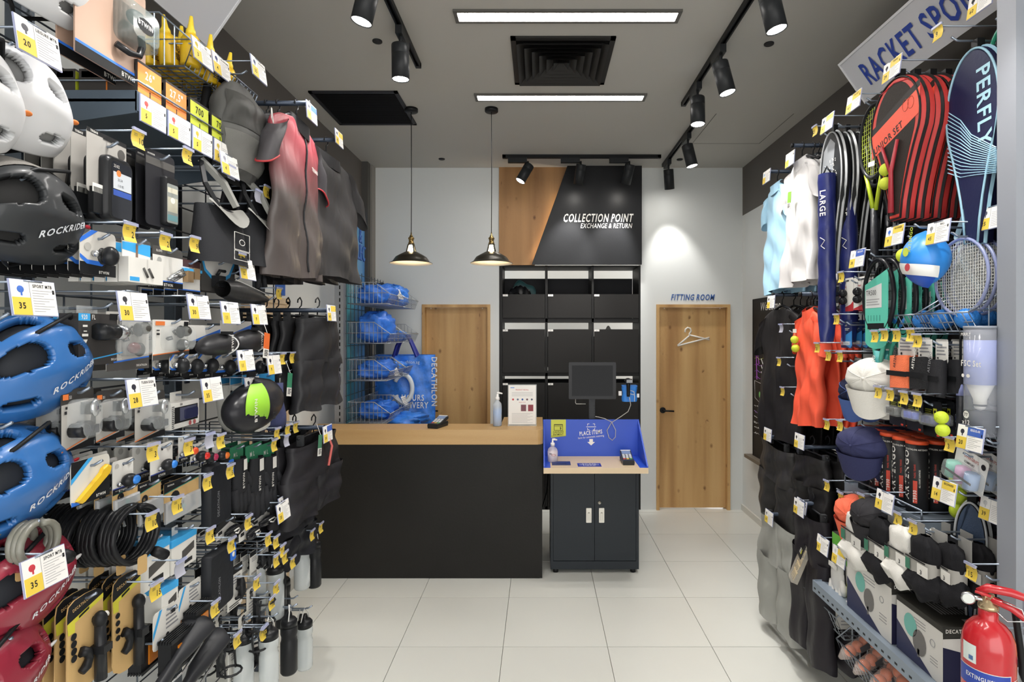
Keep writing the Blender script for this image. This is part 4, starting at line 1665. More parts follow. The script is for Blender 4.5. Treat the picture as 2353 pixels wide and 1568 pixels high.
def mk_lightset(w, h, line=BLU, k=0):
    r = card(w, h, CARDW if k else C('#b9b6b0', .5), [('p', [(0, 0), (1, 0), (1, .2), (0, .12)], GRF), ('p', [(0, .12), (1, .2), (1, .225), (0, .145)], line), ('t', 'DECATHLON', .95, .05, .035, CARDW, 1, .75, 'r'), ('r', .84, .72, .98, .97, BLK), ('t', '10', .86, .75, .05, CARDW, 1, .8), ('r', .06, .86, .3, .96, ORG if k else BLK), ('r', .08, .72, .16, .75, INK), ('r', .08, .62, .16, .67, INK)], r=.004)
    part(r, 'rear_light', lambda m: (m.ell((w * .2, -.022, -h * .28), (.024, .016, .017), C('#4a4844', .2)), m.ell((w * .1, -.018, -h * .3), (.012, .014, .02), PLB), m.tube([(-w * .02, -.014, -h * .25), (-w * .12, -.018, -h * .28), (-w * .04, -.018, -h * .38)], .003, PLB, 5)))
    part(r, 'front_light', lambda m: (m.ell((-w * .02 if k == 0 else w * .18, -.02, -h * .62), (.02, .014, .016), C('#5a2026', .2) if k == 0 else SILV), m.ell((w * .12, -.018, -h * .65), (.018, .012, .02), PLB)))
    part(r, 'charging_cable', lambda m: m.tube([(-w * .2, -.01, -h * .45), (-w * .1, -.012, -h * .42), (-w * .08, -.012, -h * .48), (-w * .18, -.012, -h * .5), (-w * .22, -.01, -h * .46)], .003, PLB, 5))
    blister(r, -w * .3, w * .42, -h * .76, -h * .16, .034)
    return r


def mk_saddlebag(w, h):
    r = card(w * .9, h * .5, CARDW, [('p', [(.3, 0), (1, .5), (1, .8), (.1, 0)], BLU), ('p', [(.4, 0), (1, .38), (1, 0)], BLK)], r=.004)
    part(r, 'saddle_bag', lambda m: m.surf(lambda u, v: ((.5 * w * (abs(cos(2 * pi * u)) ** .8) * (1 if cos(2 * pi * u) > 0 else -1)) * sin(pi * v) ** .5, -.045 + .045 * sin(2 * pi * u) * sin(pi * v) ** .5, -h * .25 - h * .75 * v + .012 * cos(2 * pi * u) * sin(pi * v)), 22, 12, C('#2c2c2e', .38, bump=.15, sc=60), True))
    part(r, 'zip', lambda m: m.tube([(w * .1 + .02 * sin(pi * v), -.045 - .047 * sin(pi * (.08 + .84 * v)) ** .5, -h * .3 - h * .65 * v) for v in [i / 8 for i in range(9)]], .0022, C('#d6d6d6', .5), 4))
    part(r, 'lettering', lambda m: m.text('BTWIN', w * .02, -h * .85, .012, -.096, CARDW, 1, .9, 'l', R(90)))
    part(r, 'loop', lambda m: m.box(-.012, .012, -.09, -.06, -h * .3, -h * .2, BLK))
    return r


def mk_darkcard(w, h, k=0):
    r = card(w, h, C('#3b3937', .45), [('p', [(0, .0), (.8, .12), (1, .8), (.0, .75)], C('#aeaba5', .5)), ('p', [(0, .0), (1, .14), (1, .0)], BLK), ('p', [(0, .02), (.75, .16), (.75, .14), (0, .0)], ORG), ('r', .03, .83, .2, .92, ORG), ('t', '51', .22, .84, .05, CARDW, 1, .7), ('r', .1, .68, .16, .72, INK), ('r', .07, .6, .14, .65, INK)], r=.01)
    part(r, 'rear_light', lambda m: (m.box(w * .05, w * .28, -.03, -.004, -h * .44, -h * .24, PLB), m.ell((w * .16, -.03, -h * .34), (.014, .008, .022), SILV)))
    part(r, 'mount', lambda m: (m.lathe([(.018, 0), (.018, .03), (.014, .032)], PLB, 14, (-w * .2, -.004, -h * .68), 'y'), m.lathe([(.02, 0), (.02, .025), (.01, .03)], BLK, 14, (.0, -.004, -h * .67), 'y'), m.box(w * .02, w * .3, -.03, -.004, -h * .76, -h * .62, PLB)))
    blister(r, -w * .34, w * .36, -h * .82, -h * .18, .036)
    return r


def mk_whitebox(w, h):
    r = thing('carded_product', None, None)
    part(r, 'carton', lambda m: (m.box(-w / 2, w / 2, 0, .055, -h, 0, CARDW), prn(m, w, h, 0, [('r', .12, .2, .95, .82, BLK), ('r', .3, .26, .9, .78, C('#55586e', .2)), ('c', .66, .1, .05, C('#b05a5a', .5)), ('c', .82, .1, .05, C('#b05a5a', .5)), ('t', '500', .3, .87, .08, INK, 1, .8), ('l', .02, .04, .1, .9, 12, INK)])))
    part(r, 'hang_tab', lambda m: m.box(-w * .2, w * .2, .03, .031, 0, .03, CARDW))
    part(r, 'phone_holder', lambda m: m.prism(rr(-w * .05, -h * .7, w * .4, -h * .3, .006, 2), -.006, -.001, C('#2c3050', .1)))
    return r


def mk_lever(w, h):
    r = card(w, h, C('#d3d0c8', .5), [('p', [(0, 0), (1, 0), (1, .5), (.55, .0)], BLK), ('p', [(0, .04), (0, .0), (.95, .0), (1, .05), (1, .52)], BLK), ('p', [(0, .62), (.42, 1), (.55, 1), (0, .5)], CYAN), ('p', [(0, .62), (.42, 1), (0, 1)], BLK), ('p', [(0, .12), (0, .02), (.2, .02), (.2, .06)], BLU), ('t', 'BTWIN', .62, .06, .06, CARDW, 1, .9)], r=.012)
    part(r, 'tyre_lever', lambda m: m.prism([(-w * .42, -h * .88), (-w * .3, -h * .96), (w * .42, -h * .42), (w * .46, -h * .3), (w * .36, -h * .24), (w * .24, -h * .3), (w * .18, -h * .4)], -.014, -.003, C('#e0b62c', .3, alpha=.95), bev=.004))
    return r


def mk_bellw(w, h, c='#2f7fd8'):
    r = card(w, h, CARDW, [('r', 0, 0, 1, .16, BLK), ('t', 'BTWIN', .5, .05, .07, CARDW, 1, .9, 'c'), ('r', 0, .16, 1, .19, C('#3a4a9c', .5)), ('c', .2, .84, .09, C('#b6b4ae', .5)), ('c', .5, .85, .05, INK), ('c', .8, .84, .09, C('#b6b4ae', .5))], r=.005)
    part(r, 'bike_bell', lambda m: (m.ell((0, -.02, -h * .62), (.022, .017, .018), PLB), m.ell((.006, -.034, -h * .62), (.014, .008, .012), C(c, .25)), m.tube([(-.02, -.008, -h * .68), (-.028, -.014, -h * .7)], .006, SILV, 6)))
    return r


def mk_kraft(w, h):
    r = card(w, h, KRAFT, [('p', [(0, .74), (1, .88), (1, 1), (0, 1)], BLK), ('p', [(0, .72), (1, .86), (1, .88), (0, .74)], C('#2f8f7c', .5)), ('c', .3, .56, .13, BLK), ('t', '10', .22, .53, .06, KRAFT, 1, .8), ('r', .1, .3, .55, .4, BLK), ('t', 'DECATHLON', .08, .9, .035, CARDW, 1, .7)], r=.006)
    part(r, 'clear_bag', lambda m: m.prism([(-w * .5, -h * 1.04), (w * .52, -h * .98), (w * .5, -h * .48), (-w * .5, -h * .5)], -.012, -.002, C('#c9cdd0', .12, alpha=.5), bev=.004))
    part(r, 'cable', lambda m: (m.tube([(-w * .3, -.007, -h * .55), (-w * .32, -.007, -h * .85), (0, -.007, -h * .95), (w * .32, -.007, -h * .8), (w * .3, -.007, -h * .52)], .004, C('#6f7478', .4), 6), m.ell((.0, -.008, -h * .75), (.008, .004, .006), C('#2f9f92', .4))))
    return r


def mk_pumpcard(w, h):
    out = [(-.5, .86), (-.46, .95), (-.3, .99), (0, 1), (.3, .99), (.46, .95), (.5, .86), (.5, .14), (.44, .06), (.25, .015), (0, 0), (-.25, .015), (-.44, .06), (-.5, .14)]
    r = thing('carded_product', None, None)
    m = MB()
    pts = [(u * w, (v - 1) * h) for u, v in out][::-1]
    m.prism(pts, -.003, 0, KRAFT)
    prn(m, w, h, -.003, [('p', [(0, .78), (1, .9), (.96, .95), (.8, .99), (.5, 1), (.2, .99), (.04, .95), (0, .86)], BLK), ('p', [(0, .73), (1, .85), (1, .9), (0, .78)], C('#c9c23a', .5)), ('p', [(0, .78), (.02, .66), (.2, .66), (.2, .8)], C('#c9c23a', .5)), ('t', 'DECATHLON', .14, .875, .03, KRAFT, 1, .8, 'l', .2), ('p', [(.3, .78), (.58, .82), (.58, .845), (.3, .805)], BLK)] + [('c', .16, .62 - k * .075, .08, BLK) for k in range(4)])
    m.obj('hang_card', r)
    part(r, 'hand_pump', lambda m: (m.tube([(w * .22, -.02, -h * .36), (w * .24, -.02, -h * .98)], [.0125, .014], PLB, 12), m.ell((w * .22, -.02, -h * .33), (.016, .016, .022), BLK), m.lathe([(.008, 0), (.008, .012), (0, .013)], CARDW, 10, (w * .3, -.02, -h * .31), 'x')))
    part(r, 'pump_bracket', lambda m: (m.box(w * .1, w * .36, -.04, -.004, -h * .68, -h * .6, PLB), m.tube([(-w * .2, -.012, -h * .57), (-w * .08, -.014, -h * .6), (-w * .02, -.014, -h * .68), (-w * .1, -.014, -h * .75), (-w * .22, -.012, -h * .78)], [.013, .011, .009, .011, .009], BLK, 8)))
    return r


def mk_pedal(w, h):
    r = card(w, h * .62, CARDW, [('p', [(0, .5), (.22, 1), (.32, 1), (0, .3)], CYAN), ('l', .45, .35, .9, .8, 4, GREYT), ('c', .5, .22, .06, INK)], r=.012)
    m = MB()
    m.box(-w * .45, w * .4, -.05, -.012, -h * .98, -h * .48, BLK)
    for k in range(6):
        m.box(-w * .48, w * .43, -.056 + k * .008, -.053 + k * .008, -h, -h * .95, PLB)
        m.box(-w * .48, w * .43, -.056 + k * .008, -.053 + k * .008, -h * .5, -h * .44, PLB)
    m.obj('pedal', r)
    part(r, 'reflector', lambda m: m.box(-w * .2, w * .12, -.0535, -.05, -h * .92, -h * .6, C('#d07a20', .25)))
    part(r, 'axle', lambda m: m.tube([(w * .4, -.03, -h * .73), (w * .62, -.03, -h * .73)], .007, SILV, 8))
    return r


def mk_bluebox(w, h):
    r = thing('carded_product', None, None)
    part(r, 'carton', lambda m: (m.box(-w / 2, w / 2, 0, .06, -h, -h * .08, CARDW), m.box(-w / 2 - .001, w / 2 + .001, -.001, .061, -h * .25, -h * .06, CYAN), m.poly([(-w * .1, -h * .75), (w * .4, -h * .6), (w * .4, -h * .38), (-w * .1, -h * .5)], -.0006, GRF), m.box(w * .0, w * .3, -.002, -.0008, -h * .9, -h * .8, INK)))
    part(r, 'hang_tab', lambda m: m.box(-.015, .015, .03, .0312, -h * .08, .02, CARDW))
    return r


def mk_glasses(w, h):
    r = card(w, h * .8, C('#3a3a3a', .3), [('p', [(0, .05), (.6, 0), (1, .3), (.7, .75), (0, .5)], CARDW), ('r', .1, .3, .3, .5, INK)], r=.02)
    part(r, 'goggles', lambda m: (m.ell((w * .05, -.02, -h * .62), (w * .36, .016, h * .28), C('#1b1c20', .08, coat=.5), 16, 10), m.tube([(-w * .3, -.02, -h * .5), (-w * .1, -.034, -h * .42), (w * .2, -.034, -h * .44), (w * .36, -.02, -h * .55)], .006, PLB, 6)))
    part(r, 'lens_print', lambda m: (m.tube([(-w * .1, -.038, -h * .5), (w * .1, -.04, -h * .5), (w * .2, -.038, -h * .62), (w * .05, -.04, -h * .72), (-w * .06, -.04, -h * .62)], .003, CARDW, 5)))
    return r


def mk_glove(w, h):
    r = thing('carded_product', None, None)
    part(r, 'card_header', lambda m: (m.box(-w * .4, w * .4, -.001, .001, -h * .22, 0, C('#2f7d5a', .5)), m.text('M L', -w * .2, -h * .16, h * .06, -.0014, CARDW, 1, .8)))
    m = MB()
    m.surf(lambda u, v: (w * (.34 + .06 * sin(pi * v)) * cos(2 * pi * u) * (.8 + .4 * v), -.012 + (.018) * sin(2 * pi * u), -h * (.18 + .5 * v)), 16, 6, FAB, True)
    for k in range(4):
        x = -w * .36 + k * w * .24
        m.tube([(x, -.012, -h * .62), (x * 1.05, -.02, -h * (.85 + .04 * (k in (1, 2)))), (x * 1.08, -.022, -h * (.93 + .05 * (k in (1, 2))))], [w * .13, w * .11, w * .07], FAB, 8)
    m.tube([(w * .3, -.012, -h * .45), (w * .5, -.02, -h * .6), (w * .52, -.02, -h * .68)], [w * .13, w * .11, w * .07], FAB, 8)
    m.obj('glove', r)
    part(r, 'care_label', lambda m: m.box(-w * .1, w * .1, -.034, -.033, -h * .36, -h * .2, CARDW))
    part(r, 'lettering', lambda m: m.text('BTWIN', -w * .05, -h * .62, .014, -.034, CARDW, 1, .8, 'l', R(90)))
    return r


def mk_coil(col, R_=.075, n=4, tr=.0075):
    def mk(w, h):
        r = thing('cable_lock', None, None)
        m = MB()
        pts = []
        for i in range(n * 20 + 1):
            a = pi / 2 + 2 * pi * i / 20
            pts.append((R_ * cos(a) * (1 + .03 * sin(i)), -.012 * i / 20, R_ * sin(a) - R_))
        m.tube(pts, tr, col, 8)
        m.obj('coiled_cable', r)
        part(r, 'lock_barrel', lambda m: m.tube([(R_ * .75, -.05, -R_ * 1.9), (R_ * 1.25, -.05, -R_ * 2.25)], [.014, .015], BLK, 10))
        part(r, 'kraft_label', lambda m: m.prism(rr(-.02, -R_ * 2 - .03, .012, -R_ * 1.75, .006, 2), -.062, -.06, KRAFT))
        return r
    return mk


def bottle(name, label_, h, r, body, cap, fill=None, cat='bottle'):
    t = thing('water_bottle', None, None)
    part(t, 'bottle_body', lambda m: m.lathe([(r * .86, 0), (r, .008), (r, h * .52), (r * .9, h * .56), (r * .9, h * .62), (r, h * .66), (r, h * .76), (r * .95, h * .78)], body, 22))
    part(t, 'screw_cap', lambda m: m.lathe([(r * .97, h * .77), (r * .97, h * .86), (r * .75, h * .9), (r * .4, h * .91), (r * .36, h * .97), (r * .3, h), (0, h)], cap, 22))
    part(t, 'hang_loop', lambda m: m.tube([(-r * .9, 0, h * .8), (-r * .5, -.004, h * 1.02), (0, 0, h * 1.12), (r * .5, -.004, h * 1.02), (r * .9, 0, h * .8)], .0025, C('#d6d6d2', .4), 5))
    if fill:
        part(t, 'printed_mark', lambda m: m.add([(-r * .5, -r * 1.003 + .006, h * .1), (r * .5, -r * 1.003 + .006, h * .1), (r * .5, -r * 1.003 + .006, h * .45)], [(0, 1, 2)], fill))
    return Proto(t, cat)
# ---------------------------------------------------------------- cycling wall, row by row
LOCKW = 'the topmost hook'
stack('L', (190, 345, -60, 168), mk_lockcard, 2, .05, 'copper-toned bike lock card', 'topmost hook', 'bike lock', yaw=2)
# wire baskets of chain oil
GB = basket(.2, .3, .18, 0, 8, MET)
pA = at(412, 40, -1.2)
oil = thing('oil_bottle', None, None)
YB_ = C('#e8bd22', .35)
part(oil, 'bottle_body', lambda m: (m.lathe([(.025, 0), (.029, .004), (.029, .09), (.022, .103), (.014, .106)], YB_, 16), m.text('03', -.012, .05, .02, -.0302, INK, 1, .9), [m.box(-.016, .016 - .004 * (k % 2), -.0298, -.029, .02 + k * .006, .0225 + k * .006, INK) for k in range(4)]))
part(oil, 'nozzle', lambda m: m.lathe([(.016, .105), (.015, .12), (.01, .13), (.005, .17), (0, .171)], C('#f0d13c', .35), 14))
oil = Proto(oil, 'bottle')
for bi, (yc, nm) in enumerate(((1.975, 'full of yellow oil bottles'), (2.2, 'next to the basket of oil bottles'))):
    zt = 2.88
    GB.put((-1.46, yc, zt), pi / 2, 'wire basket ' + nm + ' at the top of the wall', None)
    for k in range(12 if bi == 0 else 5):
        oil.put((-1.4 + (k % 4) * .066 + random.uniform(-.01, .01), yc - .065 + (k // 4) * .064, zt - .165), (R(random.uniform(-7, 7)), R(random.uniform(-7, 7)), random.uniform(1, 2.2)), 'yellow oil bottle, %s along the %s row of %s wire basket' % (ORD[k % 4 + 1] if k % 4 else 'first', ('near-end', 'middle', 'far-end')[k // 4], ('the first', 'the second')[bi]), 'oil bottles in %s basket' % ('the first', 'the second')[bi])
for k in range(6):
    m = MB()
    m.tube([(0, 0, 0), (0, 0, .05)], [.012, .009], BLK, 8)
    m.tube([(0, 0, .05), (0, 0, .062)], [.005, .003], C(['#cc3333', '#b8d433', '#999999'][k % 3], .4), 8)
    tag(m.obj('oil_tube', None, (-1.3 + (k % 2) * .06, 2.14 + (k // 2) * .05, 2.715), (R(20 * (k % 3 - 1)), R(40), 0)), 'small black lubricant tube, %s in the second wire basket' % ('first lying', 'second lying', 'third lying', 'fourth lying', 'fifth lying', 'last lying')[k], 'tube', 'lubricant tubes in the second basket')
for px, pc, nm in ((462, ('3', 'OIL', 'w', '#c9b23a'), 'on the front of the first oil basket'), (506, ('4', 'ALL IN ONE', 'w', '#303a6a'), 'on the front of the second oil basket')):
    p = at(px, 100 if px < 480 else 132, -1.14)
    hook('L', p.y, p.z - .04, nm, pc, p.z, L=.3, Xt=-1.17, tout=.03, prong=False)
p = at(592, 140, -1.06)
hook('L', p.y, p.z - .05, 'above the black backpack', ('35', 'BACKPACK', 'w', '#3c4a70'), p.z, L=.36, Xt=-1.1, tout=.04)
# shelf with inner tubes
SHM = C('#566370', .4, .35)
y0, y1 = 1.555, 2.17
zs = H - (222 - VY) * 1.57 / F
t = thing('wall_shelf', 'slate grey metal shelf holding the orange and yellow tube boxes', 'shelf', (-1.12, 0, zs))
part(t, 'shelf_board', lambda m: m.box(-.34, 0, y0, y1, -.02, -.012, SHM))
part(t, 'front_lip', lambda m: m.box(-.004, .002, y0, y1, -.045, .01, SHM))
for yy in (y0, y1 - .004):
    part(t, 'side_bracket', lambda m: m.add([(x, y, z) for y in (yy, yy + .004) for x, z in ((-.34, .012), (0, .012), (0, -.05), (-.34, -.1))], [(0, 1, 2, 3), (7, 6, 5, 4), (0, 4, 5, 1), (1, 5, 6, 2), (2, 6, 7, 3), (3, 7, 4, 0)], SHM))
part(t, 'guard_rail', lambda m: (m.tube([(-.34, y0 + .002, .04), (0, y0 + .002, .04), (0, y1, .04)], .003, MET, 6)))


def tubebox(label, y, x, w, h, d, front, txt, side='#3a3735', side_stripe=None):
    t = thing('tube_box', None, None, (x, y, zs - .011), pi / 2)
    part(t, 'carton', lambda m: (m.box(-w / 2, w / 2, 0, d, 0, h, C(side, .5)),))
    part(t, 'front_print', lambda m: (m.box(-w / 2 + .0004, w / 2 - .0004, -.0006, 0, .0, h * .93, C(front, .45)), m.text(txt, 0, h * .62, .022, -.0012, CARDW if front[1:3] in ('e8', 'e9') else INK, 1, .8, 'c'), [m.box(-.016, .016 - .004 * (k % 2), -.001, -.0006, h * (.5 - .06 * k), h * (.5 - .06 * k) + .002, CARDW if front[1:3] in ('e8', 'e9') else INK) for k in range(2)], m.box(-.002, .002, -.001, -.0006, h * .1, h * .36, INK)))
    part(t, 'side_label', lambda m: (m.add([(-w / 2 - .0006, y_, z_) for y_, z_ in ((d * .08, h * .72), (d * .9, h * .72), (d * .9, h * .92), (d * .08, h * .92))], [(0, 1, 2, 3), (3, 2, 1, 0)], C('#b9b7b2', .5)), m.add([(-w / 2 - .0008, y_, z_) for k in range(9) for y_, z_ in ((d * (.15 + k * .075), h * .8), (d * (.18 + k * .075), h * .8), (d * (.18 + k * .075), h * .88), (d * (.15 + k * .075), h * .88))], [q for k in range(9) for q in ((4 * k, 4 * k + 1, 4 * k + 2, 4 * k + 3), (4 * k + 3, 4 * k + 2, 4 * k + 1, 4 * k))], INK)))
    return tag(t, label, 'box')


w = .098
for k, (f_, tx, h_, lb) in enumerate((('#e88a3c', '26"', .115, 'orange inner tube box printed 26 at the end of the shelf'), ('#e98438', '27,5"', .11, 'orange inner tube box printed 27,5 beside the 26 box'), ('#cdd83a', '700', .108, 'yellow inner tube box printed 700 beside the orange boxes'), ('#cdd83a', '700', .104, 'yellow inner tube box printed 700 beside the grey box'), ('#8f9698', '01', .115, 'grey inner tube box printed 01 at the far shelf end'))):
    tubebox(lb, y0 + .06 + k * .118, -1.125, w, h_, .085, f_, tx)
for k, (x_, h_, st) in enumerate(((-1.21, .085, ORG), (-1.295, .085, C('#c8d83c', .5)), (-1.38, .1, ORG))):
    o = tubebox(('dark tube box right behind the orange 26 box', 'dark tube box with lime edge in the middle of the shelf end', 'dark tube box deepest on the shelf end')[k], y0 + .055, x_, w, h_, .075, '#cdd83a' if k == 1 else '#e88a3c', '26"')
for k in range(5):
    p = at((322, 366, 412, 458, 500)[k], (232, 262, 290, 318, 342)[k] - 10, -1.1)
    o = thing('shelf_price_card', 'white price card clipped to the tube shelf, %s' % ('beneath the 26 box', 'beneath the 27 inch box', 'beneath the first 700 box', 'beneath the second 700 box', 'beneath the grey 01 box')[k], 'price card', (-1.114, y0 + .06 + k * .118, zs + .005), pi / 2)
    inst('card', pcard_mesh('5', '', 'w', ('#c0504a', '#c0504a', '#c9b23a', '#c9b23a', '#8a8a92')[k]), o)
p = at(525, 358, -1.08)
hook('L', p.y, p.z - .05, 'beyond the far end of the tube shelf', ('4', '', 'w', '#9a9aa6'), p.z, L=.36, Xt=-1.1, tout=.02)

stack('L', (213, 308, 312, 508), mk_pouch, 5, .038, 'grey card with black phone pouch', 'its hook', 'phone pouch', '10', 300, hang=.03)
stack('L', (352, 412, 352, 522), mk_blackcase, 4, .035, 'black carded phone case', 'its hook', 'phone case', '25', 342, hang=.02)
# straps and handlebar bags
STRP = C('#8b8b86', .6)
for k, (bx, lb) in enumerate((((440, 535, 380, 610), 'black handlebar bag with grey roll flap beside the phone cases'), ((535, 615, 410, 618), 'black handlebar bag with grey roll flap beside the red jersey'))):
    loc, w, h = bb('L', *bx, X=-1.14)
    t = thing('handlebar_bag', lb, 'bag', (loc.x, loc.y, loc.z), pi / 2)
    part(t, 'bag_body', lambda m: m.surf(lambda u, v: (w * .5 * (abs(cos(2 * pi * u)) ** .6) * (1 if cos(2 * pi * u) > 0 else -1), -.02 + .07 * sin(2 * pi * u) * (.5 + .5 * v), -h * (.45 + .55 * v)), 22, 8, FAB, True))
    part(t, 'flap', lambda m: m.surf(lambda u, v: (w * (.45 * cos(pi * u)), -.05 - .05 * sin(pi * u) * v, -h * .42 - h * .18 * v * sin(pi * u) + .01 * sin(9 * u)), 14, 6, STRP))
    part(t, 'strap', lambda m: (m.tube([(-w * .3, 0, 0), (-w * .1, -.05, -h * .2), (w * .0, -.08, -h * .42)], [.012, .014, .012], STRP, 4), m.tube([(-w * .3, 0, 0), (-w * .4, -.03, -h * .25), (-w * .3, -.06, -h * .46)], [.009, .009, .009], BLK, 4)))
    part(t, 'printed_icons', lambda m: [m.tube([(x0, -.094, z0), (x1, -.094, z0), (x1, -.094, z1), (x0, -.094, z1)], .0012, CARDW, 4, closed=True) for x0, x1, z0, z1 in ((-w * .15, w * .25, -h * .85, -h * .68), (-w * .15, w * .25, -h * .95, -h * .86))] + [m.tube([(w * .05 + .018 * cos(a), -.094, -h * .77 + .01 * sin(a)) for a in [i * .6 for i in range(11)]], .0012, CARDW, 4)])
    hook('L', loc.y, loc.z - .008, 'for the ' + lb[6:].replace('with grey roll flap ', ''), ('blank', '25')[k], H - ((382, 428)[k] - VY) * loc.y / F, L=.33, Xt=-1.13)
p = at(605, 438, -1.06)
hook('L', p.y, p.z - .05, 'in front of the red jersey', 'blank', p.z, L=.36, Xt=-1.1, tout=.02)

BELLW = 'the blue bell hook'
stack('L', (202, 280, 532, 634), mk_bell, 9, .03, 'white and blue card with black bell', 'its hook', 'bike bell', '2', 514, hang=.02, yaw=3)
stack('L', (290, 365, 550, 652), mk_brakebox, 5, .034, 'white box of brake blocks', 'its hook', 'brake blocks', '2', 538, hang=.015, yaw=3)
stack('L', (366, 432, 570, 662), mk_clip, 2, .05, 'grey headed card with silver toe clip', 'its hook', 'toe clip', '9', 545, hang=.015)
stack('L', (422, 472, 598, 682), mk_brass, 4, .04, 'white card with brassy brake pads', 'its hook', 'brake pads', None, hang=.012)
stack('L', (478, 548, 600, 672), mk_vcard, 2, .05, 'dark card with blue V and bracket', 'its hook', 'bracket', '17', 583, hang=.012)
p = at(578, 598, -1.06)
hook('L', p.y, p.z - .05, 'above the long saddle bag', ('12', '', 'w', '#50525a'), p.z, L=.36, Xt=-1.1, tout=.02)
# long triangular saddle bag
loc, w, h = bb('L', 478, 580, 640, 702, X=-1.14)
t = thing('frame_bag', 'shiny black tapered frame bag hanging under the red jersey', 'bag', loc, pi / 2)
part(t, 'bag_body', lambda m: m.surf(lambda u, v: ((v - .5) * w, -.05 + (.05 - .02 * v) * cos(2 * pi * u) * sin(pi * min(.95, max(.05, v))) ** .3, -h * .5 - .02 * v + h * (.5 - .3 * v) * sin(2 * pi * u) * sin(pi * min(.95, max(.05, v))) ** .3), 18, 12, C('#2e2e2e', .3, bump=.15, sc=60), True))
part(t, 'zip', lambda m: m.tube([((v - .5) * w, -.05 - (.05 - .02 * v) * .75, -h * .5 - .02 * v + h * (.5 - .3 * v) * .7) for v in [.06 + .11 * i for i in range(9)]], .002, C('#9a9a98', .5), 4))
part(t, 'strap_loop', lambda m: m.tube([(w * .3, -.05, -h * .3), (w * .34, -.05, h * .25), (w * .46, -.05, h * .3), (w * .5, -.05, -h * .2)], .01, FAB, 5))
hook('L', loc.y + .05, loc.z + .0, 'for the tapered frame bag', None, L=.33, Xt=-1.13)
p = at(652, 662, -1.06)
hook('L', p.y, p.z - .05, 'under the hanging dark shirts', '10', p.z, L=.38, Xt=-1.1, tout=.02)

stack('L', (195, 298, 722, 838), mk_920, 3, .06, 'dark 920 FL bicycle light box', 'its hook', 'bike light', ('30', '', 'w', '#3a3a40'), 674, hang=-.015, yaw=2, hx=.0)
stack('L', (262, 355, 718, 850), lambda w, h: mk_lightset(w, h), 2, .06, 'grey card of bicycle lights, blue line', 'its hook', 'bike light', None, hang=.015)
stack('L', (362, 450, 736, 826), lambda w, h: mk_lightset(w, h, ORG, 1), 2, .06, 'white card of bicycle lights, orange line', 'its hook', 'bike light', ('30', '', 'w', '#30303a'), 680, hang=.01)
stack('L', (442, 524, 748, 818), mk_saddlebag, 2, .11, 'black saddle bag beside the bicycle lights', 'its hook', 'bag', ('11', '', 'w', '#30303a'), 696, hang=.012)
stack('L', (512, 594, 738, 812), mk_saddlebag, 2, .11, 'black saddle bag beside the black shorts', 'its hook', 'bag', ('9', '', 'w', '#30303a'), 702, hang=.012)

for k, (bx, tg, tz) in enumerate((((402, 428, 815, 862), None, None), ((428, 466, 815, 866), None, None), ((466, 500, 808, 868), None, None), ((500, 545, 815, 868), ('11', '', 'w', '#30303a'), 806), ((570, 612, 822, 862), ('9', '', 'w', '#30303a'), 818))):
    stack('L', bx, mk_bell, 3, .05, ('white and blue repair card', 'white and blue cable card', 'white and blue spoke card', 'white and blue chain card', 'white and blue sock card')[k], ('hook under the orange line lights', 'second hook under the lights', 'hook under the first saddle bag', 'hook tagged 11', 'hook tagged 9 over the socks')[k], 'carded part', tg, tz, hang=.01)
# small tagged hooks beside the shorts
for k, (px, py) in enumerate(((630, 815), (660, 812), (682, 810))):
    p = at(px, py, -1.06)
    hook('L', p.y, p.z - .05, 'by the black shorts, %s' % ('one of three, next to the socks', 'one of three, in the middle', 'one of three, furthest along')[k], '5', p.z, L=.36, Xt=-1.1, tout=.02)
stack('L', (155, 235, 892, 1032), mk_darkcard, 3, .06, 'smoky grey card of bicycle lights', 'its hook', 'bike light', None, hang=.012)
stack('L', (238, 300, 896, 1010), mk_darkcard, 2, .06, 'narrow dark card of bicycle lights', 'its hook', 'bike light', ('28', 'TURN SIGN', 'w', '#30303a'), 872, hang=.015)
stack('L', (325, 392, 900, 1008), mk_darkcard, 3, .05, 'black and orange card with silver light', 'its hook', 'bike light', None, hang=.012)
stack('L', (404, 474, 922, 980), mk_whitebox, 2, .07, 'white window box with phone holder', 'its hook', 'phone holder', ('35', '', 'w', '#30303a'), 870, hang=-.02)
# black and lime saddle bag
loc, w, h = bb('L', 476, 598, 874, 988, X=-1.15)
t = thing('pannier_bag', 'glossy black round bag with broad lime green band reading BTWIN', 'bag', loc, pi / 2)
part(t, 'bag_body', lambda m: m.surf(lambda u, v: (w * .5 * cos(2 * pi * u) * sin(pi * v) ** .45, -.07 + .075 * sin(2 * pi * u) * sin(pi * v) ** .45, -h * v + .012 * cos(2 * pi * u)), 26, 14, C('#26262a', .28, bump=.1, sc=40), True))
part(t, 'lime_band', lambda m: (m.surf(lambda u, v: (w * .505 * cos(2 * pi * (.6 + .12 * u)) * sin(pi * (.06 + .9 * v)) ** .45, -.07 + .077 * sin(2 * pi * (.6 + .12 * u)) * sin(pi * (.06 + .9 * v)) ** .45, -h * (.06 + .9 * v) + .002), 8, 14, C('#8fc63a', .4)), m.text('BTWIN', -w * .0, -h * .78, .02, -.15, INK, 1, .9, 'l', R(90))))
part(t, 'lettering', lambda m: m.text('BTWIN', -w * .3, -h * .75, .018, -.137, CARDW, 1, .9, 'l', R(90)))
part(t, 'hang_strap', lambda m: m.box(-.02, .03, -.06, -.05, -h * .1, .03, BLK))
hook('L', loc.y, loc.z + .02, 'for the lime banded bag', ('18', '', 'w', '#30303a'), H - (868 - VY) * loc.y / F, L=.32, Xt=-1.14)
# socks


